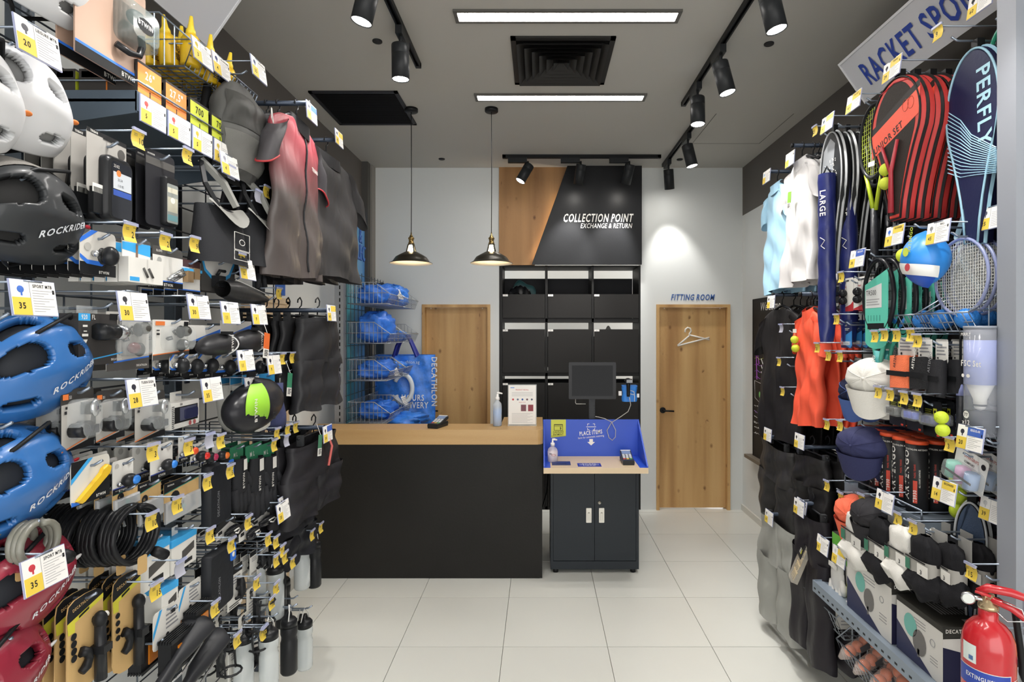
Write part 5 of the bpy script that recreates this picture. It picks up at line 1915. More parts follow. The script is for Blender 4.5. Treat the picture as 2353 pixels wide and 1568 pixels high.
def mk_sock(c):
    def mk(w, h):
        r = card(w * .9, h * .35, CARDW, [('r', 0, .5, 1, 1, CYAN), ('r', 0, 0, 1, .2, BLK)], r=.003)
        part(r, 'sock', lambda m: m.tube([(0, -.014, -h * .2), (0, -.018, -h * .55), (w * .12, -.02, -h * .85), (w * .25, -.022, -h)], [w * .36, w * .34, w * .36, w * .3], C(c, .8, bump=.3, sc=200), 10))
        return r
    return mk


stack('L', (566, 606, 860, 982), mk_sock('#d8d6cf'), 3, .05, 'white cycling sock on blue card', 'its hook', 'socks', None, hang=.012)
stack('L', (604, 642, 858, 980), mk_sock('#3a4066'), 3, .05, 'navy cycling sock on blue card', 'its hook', 'socks', None, hang=.012)
stack('L', (650, 682, 850, 925), mk_clip, 3, .05, 'dark card with grey arm warmer', 'its hook', 'carded part', None, hang=.012)

stack('L', (180, 268, 1052, 1152), mk_lever, 1, .045, 'white and black card with yellow tyre lever', 'its hook', 'tyre lever', None, hang=.02, X=-1.1)
stack('L', (182, 262, 1046, 1136), mk_bellw, 7, .036, 'grey faced black card behind the tyre lever', 'its hook', 'carded part', None, hang=.02, X=-1.16, hookit=False)
stack('L', (276, 320, 1056, 1132), mk_bellw, 4, .045, 'white card with small black bell', 'its hook', 'bike bell', '3', 1020, hang=.012)
stack('L', (358, 412, 1020, 1098), mk_bellw, 4, .05, 'white card with blue topped bell', 'its hook', 'bike bell', '3', 1010, hang=.012)
for k, (bx, c, nm) in enumerate((((425, 448, 1000, 1060), '#d8502a', 'orange'), ((452, 476, 1020, 1066), '#d8302a', 'red'), ((474, 492, 1022, 1070), '#a82a50', 'pink'), ((500, 520, 1012, 1070), '#d8702a', 'amber'))):
    stack('L', bx, lambda w, h: mk_bellw(w, h, c), 3, .05, 'white card with %s reflector' % nm, 'its hook', 'reflector', ('blank', '4', None, None)[k], (996, 998, None, None)[k], hang=.012)
stack('L', (394, 466, 1098, 1184), mk_kraft, 3, .04, 'brown card with clear bag of patches', 'its hook', 'repair kit', '3', 1092, hang=.012)
stack('L', (330, 384, 1104, 1194), mk_kraft, 5, .04, 'brown card with clear bag of cables', 'its hook', 'repair kit', '10', 1142, hang=.012)
stack('L', (276, 330, 1118, 1164), mk_kraft, 3, .05, 'small brown card numbered 10', 'its hook', 'repair kit', None, hang=.01)
# black pouch with blue tab
for k, (bx, tz, nm) in enumerate((((462, 515, 1062, 1205), 1068, 'black glove pack with blue tab under the reflectors'), ((462, 520, 1262, 1400), 1150, 'black glove pack with blue tab over the bottle cages'))):
    loc, w, h = bb('L', *bx, X=-1.14)
    t = thing('glove_pack', nm, 'gloves', loc, pi / 2)
    part(t, 'pouch', lambda m: m.prism(rr(-w / 2, -h, w / 2, 0, .012, 3), -.03, 0, C('#202226', .5, bump=.2, sc=50), bev=.008))
    part(t, 'blue_tab', lambda m: (m.prism(rr(w * .3, -h * .3, w * .52, -h * .02, .006, 2), -.034, -.031, BLU), m.lathe([(.009, 0), (.009, .001)], CARDW, 12, (w * .41, -.034, -h * .2), 'y')))
    part(t, 'lettering', lambda m: m.text('DECATHLON', -w * .1, -h * .85, .012, -.031, C('#8a8c90', .5), 0, .8, 'l', R(90)))
    hook('L', loc.y, loc.z - .01, 'for the ' + nm[:26] + (' with tag low', ' with tag lower')[k], ('5', '9')[k], H - (tz - VY) * loc.y / F if k == 0 else None, L=.33, Xt=-1.13)
stack('L', (535, 575, 1024, 1180), mk_glove, 3, .05, 'black glove with green header', 'its hook', 'gloves', None, hang=.012)
stack('L', (572, 615, 1020, 1190), mk_glove, 3, .05, 'black glove with white care label', 'its hook', 'gloves', '9', 1010, hang=.012)
stack('L', (606, 642, 1018, 1176), mk_glove, 3, .05, 'black glove next to the shorts', 'its hook', 'gloves', 'blank', 1000, hang=.012)
for k, (px, py) in enumerate(((648, 984), (672, 976), (690, 970))):
    p = at(px, py, -1.06)
    hook('L', p.y, p.z - .05, 'at the counter edge, %s' % ('with orange card', 'in the middle of three', 'furthest of three')[k], ('9', '9', '9')[k], p.z, L=.36, Xt=-1.1, tout=.02)
# cable locks
stack('L', (240, 345, 1165, 1300), mk_coil(C('#1d1e20', .3)), 6, .055, 'black coiled cable lock', 'its hook', 'cable lock', '10', 1178, hang=.008, zj=.01, yaw=8)
stack('L', (28, 130, 1202, 1290), mk_coil(C('#77766c', .3), .044, 3), 5, .05, 'clear grey coiled cable lock', 'its hook', 'cable lock', None, hang=.008, zj=.01, yaw=8)
stack('L', (322, 405, 1248, 1352), mk_bluebox, 4, .065, 'white box with blue lid', 'its hook', 'box', 'blank', 1288, hang=-.01, yaw=2)
stack('L', (408, 466, 1224, 1304), mk_bluebox, 2, .065, 'slim white box with green picture', 'its hook', 'box', '9', 1214, hang=-.01, yaw=2)
stack('L', (170, 252, 1364, 1580), mk_pumpcard, 4, .03, 'kraft card with black hand pump', 'the near pump hook', 'hand pump', None, hang=.012, yaw=5)
stack('L', (276, 334, 1318, 1540), mk_pumpcard, 3, .035, 'kraft card with black hand pump', 'the farther pump hook', 'hand pump', '15', 1338, hang=.012, yaw=5)
stack('L', (366, 428, 1392, 1528), mk_pedal, 2, .09, 'white card with black pedal, amber reflector', 'lower pedal hook', 'pedal', None, hang=.012)
stack('L', (424, 474, 1340, 1452), mk_pedal, 2, .09, 'white card with black pedal, amber reflector', 'upper pedal hook', 'pedal', '12', 1382, hang=.012)
stack('L', (388, 422, 1338, 1420), mk_bluebox, 2, .07, 'thin white box beside the pedals', 'its hook', 'box', None, hang=-.01)
# goggles, cards with holders, cages
stack('L', (505, 555, 1195, 1240), mk_glasses, 2, .06, 'dark cycling goggles on white card', 'the first goggle hook', 'goggles', '12', 1186, hang=.004)
stack('L', (558, 600, 1196, 1246), mk_glasses, 2, .06, 'dark cycling goggles on white card', 'the second goggle hook', 'goggles', '11', 1226, hang=.004)
stack('L', (586, 640, 1172, 1212), mk_glasses, 2, .06, 'dark cycling goggles on white card', 'the third goggle hook', 'goggles', ('20', '', 'w', '#30303a'), 1155, hang=.004)
p = at(664, 1140, -1.06)
hook('L', p.y, p.z - .05, 'with a card below the black shorts', ('15', '', 'w', '#30303a'), p.z, L=.36, Xt=-1.1, tout=.02)


def mk_mount(w, h):
    r = card(w, h, CARDW, [('r', 0, .8, 1, 1, BLK), ('l', .15, .55, .85, .75, 3, GREYT), ('l', .1, .02, .9, .12, 2, INK)], r=.005)
    part(r, 'cage_mount', lambda m: (m.tube([(w * .2, -.012, -h * .35), (w * .12, -.02, -h * .5), (w * .18, -.02, -h * .68), (w * .05, -.016, -h * .8)], [.012, .015, .014, .01], BLK, 8), m.tube([(w * .12, -.02, -h * .5), (-w * .2, -.02, -h * .5)], .006, BLK, 6), m.tube([(w * .1, -.02, -h * .75), (-w * .25, -.02, -h * .72)], .006, BLK, 6)))
    return r


stack('L', (536, 566, 1300, 1396), mk_mount, 4, .04, 'white card with black clamp', 'its hook', 'clamp', '8', 1325, hang=.012)
stack('L', (586, 612, 1262, 1315), mk_mount, 6, .035, 'narrow white card with bracket', 'its hook', 'bracket', '7', 1275, hang=.012)
stack('L', (600, 628, 1250, 1320), mk_mount, 4, .035, 'narrow white card with clip', 'its hook', 'clip', '9', 1252, hang=.012)


def mk_cage(w, h):
    r = card(w * .35, h * .75, C('#d2cfc6', .5), [('c', .5, .85, .2, BLK), ('c', .5, .7, .2, GRF), ('l', .2, .05, .8, .55, 5, GREYT)], r=.004)
    part(r, 'bottle_cage', lambda m: [m.tube([(w * .1 + .035 * cos(a), -.05 + .035 * sin(a), z) for a in [i * .52 for i in range(13)]], .0042, PLB, 6) for z in (-h * .4, -h * .92)] + [m.tube([(w * .1 + s * .034, -.05, -h * .95), (w * .1 + s * .036, -.045, -h * .6), (w * .1 + s * .03, -.05, -h * .3)], .0042, PLB, 6) for s in (-1, 1)] + [m.box(w * .1 - .012, w * .1 + .012, -.018, -.006, -h, -h * .3, PLB)])
    return r


stack('L', (540, 598, 1412, 1500), mk_cage, 2, .09, 'black bottle cage on white strip card', 'its lower hook', 'bottle cage', '11', 1440, hang=.012)
stack('L', (562, 612, 1350, 1440), mk_cage, 2, .09, 'black bottle cage on white strip card', 'its upper hook', 'bottle cage', '16', 1372, hang=.012)
stack('L', (470, 535, 1440, 1560), mk_cage, 2, .09, 'black bottle cage on white strip card', 'the lowest hook', 'bottle cage', '13', 1455, hang=.012)
stack('L', (566, 606, 1468, 1550), mk_mount, 2, .05, 'white and blue card with black grip', 'its hook', 'handlebar grip', None, hang=.012)
# bottles
BT_C = C('#ccd2d2', .12, alpha=.55)
CAPK = C('#1c1d1f', .3)
clear_b = bottle('b', '', .25, .036, BT_C, CAPK, C('#e8eaea', .4))
black_b = bottle('b', '', .255, .034, C('#222325', .35), CAPK)


def put_bottle(pr, px, pt, pb, X, label, grp=None):
    y = F * X / (px - VX)
    zb = H - (pb - VY) * y / F
    pr.put((X, y, zb), (0, 0, pi / 2 + random.uniform(-.4, .4)), label, grp)
    hook('L', y, zb + .277, 'carrying the ' + label.split(' hung ')[0].split(' hanging ')[0] + (', ' + label[-18:].split(' ', 1)[1] if len(label.split()) < 11 else ''), None, L=abs(-1.47 - X) + .035, Xt=X + .035)
    return y, zb


BOT = [(clear_b, 694, 1352, -1.12, 'clear bottle with black cap hanging under the black trousers'), (black_b, 722, 1348, -1.14, 'slim black bottle hanging before the counter front'),
       (clear_b, 700, 1535, -1.1, 'clear bottle hung lowest beside the black bottle over the floor'), (black_b, 664, 1546, -1.06, 'black bottle with white ring hung lowest over the floor'),
       (clear_b, 632, 1420, -1.12, 'clear bottle in the middle of the bottle hooks'), (clear_b, 590, 1400, -1.16, 'clear bottle half hidden behind the clamp cards'),
       (clear_b, 618, 1580, -1.06, 'big clear bottle at the bottom edge beside the black bottle'), (clear_b, 560, 1590, -1.14, 'clear bottle at the bottom edge behind the cages'),
       (black_b, 640, 1395, -1.2, 'black bottle deep behind the middle clear bottle'), (black_b, 690, 1530, -1.2, 'black bottle deep behind the lowest clear bottle'), (black_b, 650, 1440, -1.22, 'black bottle behind the bottle hooks, hardly seen')]
for pr, px, pb, X, lb in BOT:
    y, zb = put_bottle(pr, px, 0, pb, X, lb)
for nm, px, py, tg in (('over the clear bottle by the counter', 660, 1268, '8'), ('over the slim black bottle', 742, 1202, '9'), ('beside the slim black bottle', 722, 1218, '9'), ('over the middle clear bottle', 640, 1338, '10'), ('over the lowest black bottle', 705, 1376, None), ('over the lowest clear bottle', 690, 1398, None), ('over the big clear bottle', 628, 1462, None), ('near the floor by the cages', 610, 1440, '12'), ('beside the clip cards', 640, 1232, '11'), ('beside the second goggles', 678, 1280, '7'), ('between gloves and shorts', 690, 1118, '5')):
    p = at(px, py, -1.05)
    hook('L', p.y, p.z - (.05 if tg else 0), nm, tg, p.z if tg else None, L=.38, Xt=-1.09, tout=.03)
# saddles at the bottom edge
for k, (bx, nm) in enumerate((((300, 440, 1480, 1580), 'black bicycle saddle under the pedals'), ((330, 480, 1520, 1620), 'black bicycle saddle cut by the lower picture edge'))):
    loc, w, h = bb('L', *bx, X=-1.12)
    t = thing('bike_saddle', nm, 'saddle', loc, (R(20), R(-22), pi / 2))
    part(t, 'padded_seat', lambda m: m.surf(lambda u, v: ((v - .5) * w, -.05 + (.018 + .06 * max(0, v - .45) ** .8) * cos(2 * pi * u) * (1 if 0 < v < 1 else .3), -h * .35 + .022 * sin(2 * pi * u) * (1 if 0 < v < 1 else .3) + .015 * v), 16, 12, C('#2a2b2e', .4), True))
    part(t, 'rail', lambda m: [m.tube([(-w * .3, -.05 + s * .012, -h * .45), (0, -.05 + s * .02, -h * .75), (w * .3, -.05 + s * .03, -h * .5)], .004, SILV, 6) for s in (-1, 1)])
    hook('L', loc.y, loc.z, 'for the ' + nm, None, L=.34, Xt=-1.12)
# ================================================================= clothing
def ease(x, pts):
    for (a, u), (b, v) in zip(pts, pts[1:]):
        if x <= b:
            k = (x - a) / (b - a)
            return u + (v - u) * (k * k * (3 - 2 * k))
    return pts[-1][1]


GD = [.045]


def mk_shirt(w, h, col, sleeve=.3, cuff=None, collar=None, zipc=None, seed=1, d=None, slc=None, wav=1., logo=None):
    d = d or GD[0]
    wav *= GD[0] / .045
    rn = random.Random(seed)
    p1, p2, p3 = (rn.uniform(0, 6) for _ in range(3))
    r = thing('shirt', None, None)

    def fn(u, v):
        a = 2 * pi * u
        hw = w * ease(v, ((0, .17), (.05, .36), (.1, .46), (.3, .43), (1, .47)))
        th = d * ease(v, ((0, .5), (.15, .7), (1, 1)))
        c, s = cos(a), sin(a)
        x = hw * (abs(c) ** .8) * (1 if c > 0 else -1)
        y = th * (abs(s) ** .7) * (1 if s > 0 else -1)
        k = v * v * wav
        y += k * (.016 * sin(x / w * 15 + p1 + 1.5 * v) + .008 * sin(x / w * 29 + p2)) + .007 * sin(9 * v + x / w * 6 + p3) * min(1, 4 * v) + .005 * sin(21 * v - x / w * 11 + p1)
        z = -h * v - .02 * h * sin(x / w * 5 + p2) * v
        return (x + .01 * k * sin(8 * v + p3), y, z)
    m = MB()
    m.surf(fn, 46, 26, col, True)
    m.obj('body', r)
    for s in (-1, 1):
        m = MB()
        L = sleeve

        def sf(u, v):
            a = 2 * pi * u
            cx = s * w * (.35 + .17 * v)
            cz = -h * (.075 + L * v)
            rx = w * (.115 - .02 * v)
            return (cx + rx * cos(a) * (1 + .06 * sin(3 * a + 5 * v)), (d * .85 + .006 * sin(8 * v + a * 2)) * sin(a), cz + rx * .55 * cos(a) * -s - .012 * sin(6 * v + p1))
        m.surf(sf, 20, 9, slc or col, True)
        sl = m.obj('sleeve', r)
        if cuff:
            m = MB()
            m.tube([Vector(sf(i / 20, 1)) * 1.003 for i in range(20)], .004, cuff, 5, closed=True)
            m.obj('cuff', sl)
    if collar:
        m = MB()
        m.surf(lambda u, v: (w * (.15 + .03 * (1 - v)) * cos(2 * pi * u), d * (.75 + .1 * v) * sin(2 * pi * u) - .004, -.025 + .05 * v - .035 * max(0, -sin(2 * pi * u)) * (1 - .2 * v)), 22, 4, collar, True)
        m.obj('collar', r)
    if zipc:
        m = MB()
        m.tube([tuple(Vector(fn(.75, .04 + .92 * i / 14)) + Vector((0, -.003, 0))) for i in range(15)], .0045, zipc, 5)
        m.obj('zip', r)
    if logo:
        m = MB()
        m.text(logo[0], w * .1, -h * .27, .016, -d * .95, logo[1], 1, .9)
        m.obj('lettering', r)
    return r


def mk_pants(w, h, col, crotch=.45, seed=1, d=None, flare=1., band=None, cord=None):
    d = d or GD[0]
    rn = random.Random(seed)
    p1, p2, p3 = (rn.uniform(0, 6) for _ in range(3))
    r = thing('trousers', None, None)

    def fn(u, v):
        a = 2 * pi * u
        hw = w * ease(v, ((0, .4), (.1, .41), (1, .49)))
        c, s = cos(a), sin(a)
        x = hw * (abs(c) ** .8) * (1 if c > 0 else -1)
        y = d * (abs(s) ** .7) * (1 if s > 0 else -1)
        y += .01 * v * sin(x / w * 14 + p1) + .006 * sin(9 * v + p2 + x / w * 7) * min(1, v * 5)
        return (x, y, -h * crotch * v - .01 * sin(x / w * 6 + p1) - (.03 * h * (.5 - x / w) * 0))
    m = MB()
    m.surf(fn, 40, 12, col, True)
    for sgn in (-1, 1):
        def lf(u, v):
            a = 2 * pi * u
            c, s = cos(a), sin(a)
            hw = w * .25 * (1 + (flare - 1) * v)
            cx = sgn * w * (.245 + .02 * v)
            x = cx + hw * (abs(c) ** .8) * (1 if c > 0 else -1)
            y = d * (.95) * (abs(s) ** .7) * (1 if s > 0 else -1) + .008 * sin(x / w * 17 + p2 + 2 * v) + .006 * sin(12 * v + p3 + a)
            return (x, y, -h * (crotch * .9 + (1 - crotch * .9) * v) - .008 * sin(3 * a + p1) * v)
        m.surf(lf, 26, 14, col, True)
    m.obj('legs', r)
    m = MB()
    m.surf(lambda u, v: tuple(Vector(fn(u, .0 + .09 * v)) * 1.012), 40, 3, band or col, True)
    m.obj('waistband', r)
    if cord:
        m = MB()
        m.tube([(0, -d - .004, -.02), (.03, -d - .02, -.01), (.06, -d - .02, -.05), (.04, -d - .012, -.14)], .006, cord, 5)
        m.obj('drawcord', r)
    return r


HG = C('#1f2023', .35)


def hanger(w=.38, clips=False):
    t = thing('clothes_hanger', None, None)
    part(t, 'hook', lambda m: m.tube([(0, 0, -.005), (0, 0, .03), (.018, 0, .04), (.022, 0, .062), (.004, 0, .078), (-.018, 0, .066), (-.02, 0, .052)], .0032, HG, 6))
    if clips:
        part(t, 'bar', lambda m: m.tube([(-w / 2, 0, -.01), (w / 2, 0, -.01)], .005, HG, 6))
        for s in (-1, 1):
            part(t, 'clip', lambda m: m.box(s * w * .42 - .012, s * w * .42 + .012, -.012, .012, -.045, .002, C('#3a3b3d', .3)))
    else:
        part(t, 'shoulders', lambda m: m.tube([(-w / 2, 0, -.07), (-w * .25, 0, -.025), (0, 0, -.004), (w * .25, 0, -.025), (w / 2, 0, -.07)], [.006, .009, .007, .009, .006], HG, 8))
    return Proto(t, 'hanger')


HGS, HGC = hanger(), hanger(.3, True)


def rail(sd, y, z, Xo, label, tg=None, tz=None):
    X, Xg, rz, s = SD[sd]
    t = thing('garment_rail', label, 'garment rail', (Xg, y, z), rz)
    L = abs(Xg - Xo)
    part(t, 'arm', lambda m: (m.tube([(0, 0, 0), (0, -L, 0)], .011, C('#3c4656', .4, .4), 10), m.box(-.02, .02, -.006, .01, -.05, .05, METD)))
    part(t, 'end_cap', lambda m: m.lathe([(.013, 0), (.013, .01), (0, .011)], BLACK, 10, (0, -L, 0), 'y'))
    if tg:
        o = inst('price_card', pcard_mesh(*tg), t, (0, -L - .015, (tz - z) if tz else .05), (R(-4), 0, 0))
    return t


def garments(sd, box, mk, n, sp, desc, where, X, cat='shirt', clips=False, yaw=5., arm=True, tg=None, tpy=None, drop=None):
    loc, w, h = bb(sd, *box, X=X)
    s, rz = SD[sd][3], SD[sd][2]
    up = drop if drop is not None else (.045 if clips else .09)
    if arm:
        rail(sd, loc.y, loc.z + up, X - s * .05, 'dark rail for the ' + where, tg, None if tpy is None else H - (tpy - VY) * loc.y / F)
    pr = None
    for i in range(n):
        GD[0] = .045 if i == 0 else max(.012, min(.04, sp * .5))
        if pr is None or i == 1:
            pr = Proto(mk(w, h, i), cat)
        x = X + s * (i * sp + (.03 if i else 0))
        a = rz + R(random.uniform(-yaw, yaw))
        nm = '%s, %s' % (desc, 'frontmost of the ' + where if i == 0 else '%s from the front of the %s' % (ORD[i], where)) if n > 1 else '%s, %s' % (desc, where)
        pr.put((x, loc.y + random.uniform(-.012, .012), loc.z), a, nm, desc + ' ' + where if n > 1 else None)
        hn = 'black hanger with clips' if clips else 'black hanger'
        (HGC if clips else HGS).put((x, loc.y, loc.z + (.028 if clips else .03)), a, '%s under the %s garment of the %s' % (hn, 'frontmost' if i == 0 else ORD[i], where), 'hangers of the ' + where)


def twotone(name, c0, c1, z0, z1):
    a = bpy.data.materials.new(name)
    a.use_nodes = True
    t = a.node_tree
    tc, sp, mr, rp = (t.nodes.new('ShaderNode' + k) for k in ('TexCoord', 'SeparateXYZ', 'MapRange', 'ValToRGB'))
    mr.inputs[1].default_value, mr.inputs[2].default_value = z0, z1
    rp.color_ramp.elements[0].color, rp.color_ramp.elements[1].color = lin(c0), lin(c1)
    t.links.new(tc.outputs['Object'], sp.inputs[0])
    t.links.new(sp.outputs[2], mr.inputs[0])
    t.links.new(mr.outputs[0], rp.inputs[0])
    b = t.nodes['Principled BSDF']
    t.links.new(rp.outputs[0], b.inputs['Base Color'])
    b.inputs['Roughness'].default_value = .38
    mp, n, p = (t.nodes.new('ShaderNode' + k) for k in ('Mapping', 'TexNoise', 'Bump'))
    mp.inputs['Scale'].default_value = (9, 9, 3)
    mp.inputs['Rotation'].default_value = (0, .3, 0)
    n.inputs['Scale'].default_value = 1.
    n.inputs['Distortion'].default_value = .8
    p.inputs['Strength'].default_value = .55
    p.inputs['Distance'].default_value = .022
    t.links.new(tc.outputs['Object'], mp.inputs['Vector'])
    t.links.new(mp.outputs['Vector'], n.inputs['Vector'])
    t.links.new(n.outputs['Fac'], p.inputs['Height'])
    t.links.new(p.outputs['Normal'], b.inputs['Normal'])
    return a


JER = twotone('dip_dyed_jersey', '#4d4644', '#963f48', -.36, -.08)
DKT = FB('#383738', .5, .7)
BKT = FB('#1f1f22', .5, .5)
garments('L', (598, 745, 285, 640), lambda w, h, i: mk_shirt(w * .98, h, JER if i == 0 else BKT, .27, C('#b03238', .6), C('#29292b', .7), C('#2e2e30', .4), 3 + i, logo=('TRIBAN', CARDW) if i == 0 else None, slc=FB('#454346', .5, .6)), 4, .05, 'red and grey zipped cycling jersey', 'jersey arm', -1.06, tg=('50', '', 'b', '#333344'), tpy=240)
garments('L', (672, 808, 362, 640), lambda w, h, i: mk_shirt(w * 1.05, h * 1.0, DKT, .3, None, BKT, None, 13 + i), 4, .06, 'charcoal short-sleeved shirt', 'arm behind the jersey', -1.1, tg=('45', '', 'y', '#333344'), tpy=302)
garments('L', (684, 768, 735, 935), lambda w, h, i: mk_pants(w, h, FB('#2b2b2d', .42, .8), .5, 23 + i), 6, .055, 'black padded cycling shorts', 'arm beside the slotted post', -1.06, 'shorts', True, tg=('40', '', 'y', '#333344'), tpy=702)
garments('L', (662, 768, 1005, 1172), lambda w, h, i: mk_pants(w, h, FB('#252427', .5, .7), .5, 33 + i, cord=C('#e0706a', .6) if i == 0 else None), 4, .06, 'black outdoor shorts', 'arm at the counter edge', -1.06, 'shorts', True, tg=('30', '', 'b', '#333344'), tpy=978)
garments('L', (634, 712, 1178, 1282), lambda w, h, i: mk_pants(w, h, FB('#222327', .5, .6), .4, 43 + i), 2, .06, 'small black knee warmers', 'arm over the clear bottles', -1.12, 'leg warmers', True, arm=False)
loc, w, h = bb('L', 640, 690, 575, 612, X=-1.045)
m = MB()
m.surf(lambda u, v: ((u - .5) * w * 1.4, .008 * sin(7 * u), -h * v - .015 * sin(pi * u)), 10, 4, C('#a8343a', .6))
tag(m.obj('red_lining', None, (-1.09, 2.36, loc.z), (0, 0, pi / 2)), 'red cloth hem showing under the zipped cycling jersey', 'clothing')
# backpack beyond the shelf
loc, w, h = bb('L', 505, 604, 205, 420, X=-1.12)
t = thing('backpack', 'dark grey backpack with cords hanging beyond the tube shelf', 'backpack', (-1.19, loc.y, loc.z), pi / 2)
BP = FB('#565654', .5, .7, 12)


def bpf(u, v, k=1.):
    c, s_ = cos(2 * pi * u), sin(2 * pi * u)
    q = sin(pi * (.05 + .9 * v)) ** .35
    return (w * .46 * k * (abs(c) ** .7) * (1 if c > 0 else -1) * q, -.05 + .07 * k * s_ * q + .006 * sin(20 * v + 9 * u), -h * v)


part(t, 'pack_body', lambda m: m.surf(bpf, 30, 20, BP, True))
part(t, 'front_pocket', lambda m: m.surf(lambda u, v: bpf(.56 + .38 * u, .12 + .36 * v, 1.03 + .12 * sin(pi * u) ** .5 * sin(pi * v) ** .5), 16, 12, FB('#454543', .5, .8, 14)))
part(t, 'shoulder_strap', lambda m: [m.tube([(s * w * .1, -.05, 0), (s * w * .2, .02, .03), (s * w * .34, .02, -h * .4), (s * w * .36, .0, -h * .9)], .016, BLK, 5) for s in (-1, 1)])
part(t, 'drawcord', lambda m: m.tube([(w * .05, -.17, -h * .18), (w * .02, -.175, -h * .3), (w * .07, -.175, -h * .34), (w * .06, -.17, -h * .18)], .002, C('#c9c9c6', .5), 4))
part(t, 'mesh_pocket', lambda m: m.surf(lambda u, v: bpf(.56 + .38 * u, .55 + .36 * v, 1.04), 12, 6, C('#6a6a66', .7, bump=.6, sc=500)))
hook('L', loc.y, loc.z + .0, 'for the dark grey backpack', None, L=.33, Xt=-1.12)
# department sign high on the cycling wall, cut by the frame
t = thing('department_sign', 'tilted pale grey sign board above the oil baskets, lettering out of frame', 'sign', (-765 * 2.426 / F, 2.426, H + 660 * 2.426 / F), (.605, 0, pi / 2))
SG = C('#c9cbd0', .18)
part(t, 'sign_panel', lambda m: m.box(-2.1, 0, 0, .03, 0, .245, SG))
part(t, 'sign_edge', lambda m: m.box(0, .012, -.003, .033, -.004, .25, C('#dfe1e4', .3)))
part(t, 'wall_bracket', lambda m: m.box(-.4, -.34, .03, .2, .1, .13, METD))

for px, py, X, sd, c, nm in ((612, 790, -1.03, 'L', '#d8662a', 'orange and white swing tag on the black padded shorts'), (735, 1020, -1.0, 'L', '#3f7a5c', 'green and white swing tag on the black outdoor shorts'), (665, 880, -1.03, 'L', '#2f7a5a', 'small green sticker tag on the dark arm warmers'), (1814, 458, 1.38, 'R', '#86b848', 'lime and white swing tag on the pale blue polo shirts')):
    p = at(px, py, X)
    m = MB()
    m.box(-.02, .02, -.002, 0, -.02, .04, C(c, .5))
    m.box(-.02, .02, -.002, 0, -.055, -.02, CARDW)
    for k in range(4):
        m.box(-.014, .014 - .006 * (k % 2), -.0026, -.002, -.028 - k * .006, -.025 - k * .006, INK)
    m.tube([(0, -.001, .04), (0, .02, .09)], .001, CARDW, 4)
    tag(m.obj('swing_tag', None, p, (0, R(8), SD[sd][2])), nm, 'label')
# ================================================================= racket side
t = thing('wire_grid_wall', 'dark wire grid on black uprights carrying rackets, caps, balls and socks', 'display rack', (1.83, 0, 0))
for y0 in (1.78, 2.4, 3.0, 3.72):
    part(t, 'upright', lambda m: m.box(.0, .05, y0 - .02, y0 + .02, 0, 3.0, METD))
part(t, 'back_panel', lambda m: m.box(.052, .06, 1.76, 2.9, .4, 2.9, C('#1f2022', .7)))
m = MB()
for k in range(29):
    z = .12 + k * .1
    m.tube([(0, 1.76, z), (0, 3.8, z)], .0035, METD, 4)
for k in range(11):
    y = 1.78 + k * .2
    m.tube([(.004, y, .1), (.004, y, 2.95)], .0035, METD, 4)
m.obj('wire_grid', t)
# partition end post with a blue and white poster beyond
m = MB()
m.box(1.43, 1.504, 1.68, 1.75, 0, CEIL, C('#8d9199', .4))
m.box(1.504, 2.07, 1.68, 1.75, 0, CEIL, C('#d9d8d2', .5))
struct(m, 'partition_post')
m = MB()
m.box(1.507, 2.05, 1.672, 1.68, 2.62, CEIL, C('#3f74c4', .45))
tag(m.obj('wall_poster'), 'plain blue poster above the white wall beyond the grey post', 'poster')
m = MB()
m.box(1.45, 1.49, 1.674, 1.681, .9, 1.0, C('#c9ccd0', .25, .8))
for z in (.985, .915):
    m.lathe([(.004, 0), (.003, .003), (0, .003)], METD, 8, (1.462, 1.674, z), 'y')
tag(m.obj('wall_bracket_plate'), 'small steel bracket plate screwed to the grey post above the extinguisher', 'bracket')
m = MB()
m.box(1.508, 2.0, 1.672, 1.68, 0, 1.02, WOOD_DOOR)
struct(m, 'trim_3')

# RACKET SPORT sign: leaning board
sa, sb = at(1931, 150, 1.62), at(1990, 235, 1.76)
ys = 3.02
za, zb = H + 615 * ys / F, H + 530 * ys / F
xa, xb = 691 * ys / F, 750 * ys / F
ang = math.atan2(xb - xa, za - zb)
hs = math.hypot(xb - xa, za - zb)
t = thing('department_sign', 'leaning grey sign board reading RACKET SPORT above the rackets', 'sign', (xb, ys, zb), (ang, 0, -pi / 2))
part(t, 'sign_panel', lambda m: m.box(0, 2.1, 0, .03, 0, hs, SG))
part(t, 'sign_edge', lambda m: (m.box(-.012, 0, -.003, .034, -.004, hs + .012, C('#dfe1e4', .3)), m.box(0, 2.1, -.003, .034, hs, hs + .012, C('#dfe1e4', .3))))
part(t, 'lettering', lambda m: m.text('RACKET SPORTS', .1, hs * .25, hs * .47, -.004, C('#27439c', .4), 1, .6))

# blackboard on the side wall
yb0, yb1 = 2.05 * F / (1733 - VX), 4.1
bz1 = H - (690 - VY) * yb0 / F
bz0 = H - (1052 - VY) * yb0 / F
t = thing('chalkboard', 'chalkboard with Welcome and colourful chalk drawings behind the black shirts', 'chalkboard', (2.06, yb0, bz0), -pi / 2)
bw_, bh = yb0 - yb1, bz1 - bz0
part(t, 'board', lambda m: m.box(0, bw_, -.02, .01, 0, bh, C('#2a2826', .6, var=.2, vsc=5)))
part(t, 'board_frame', lambda m: (m.box(-.006, 0, -.024, .01, -.006, bh + .006, C('#1c1b1a', .5)), m.box(0, bw_, -.024, .01, bh, bh + .008, C('#1c1b1a', .5))))
CK = lambda c: C(c, .9)


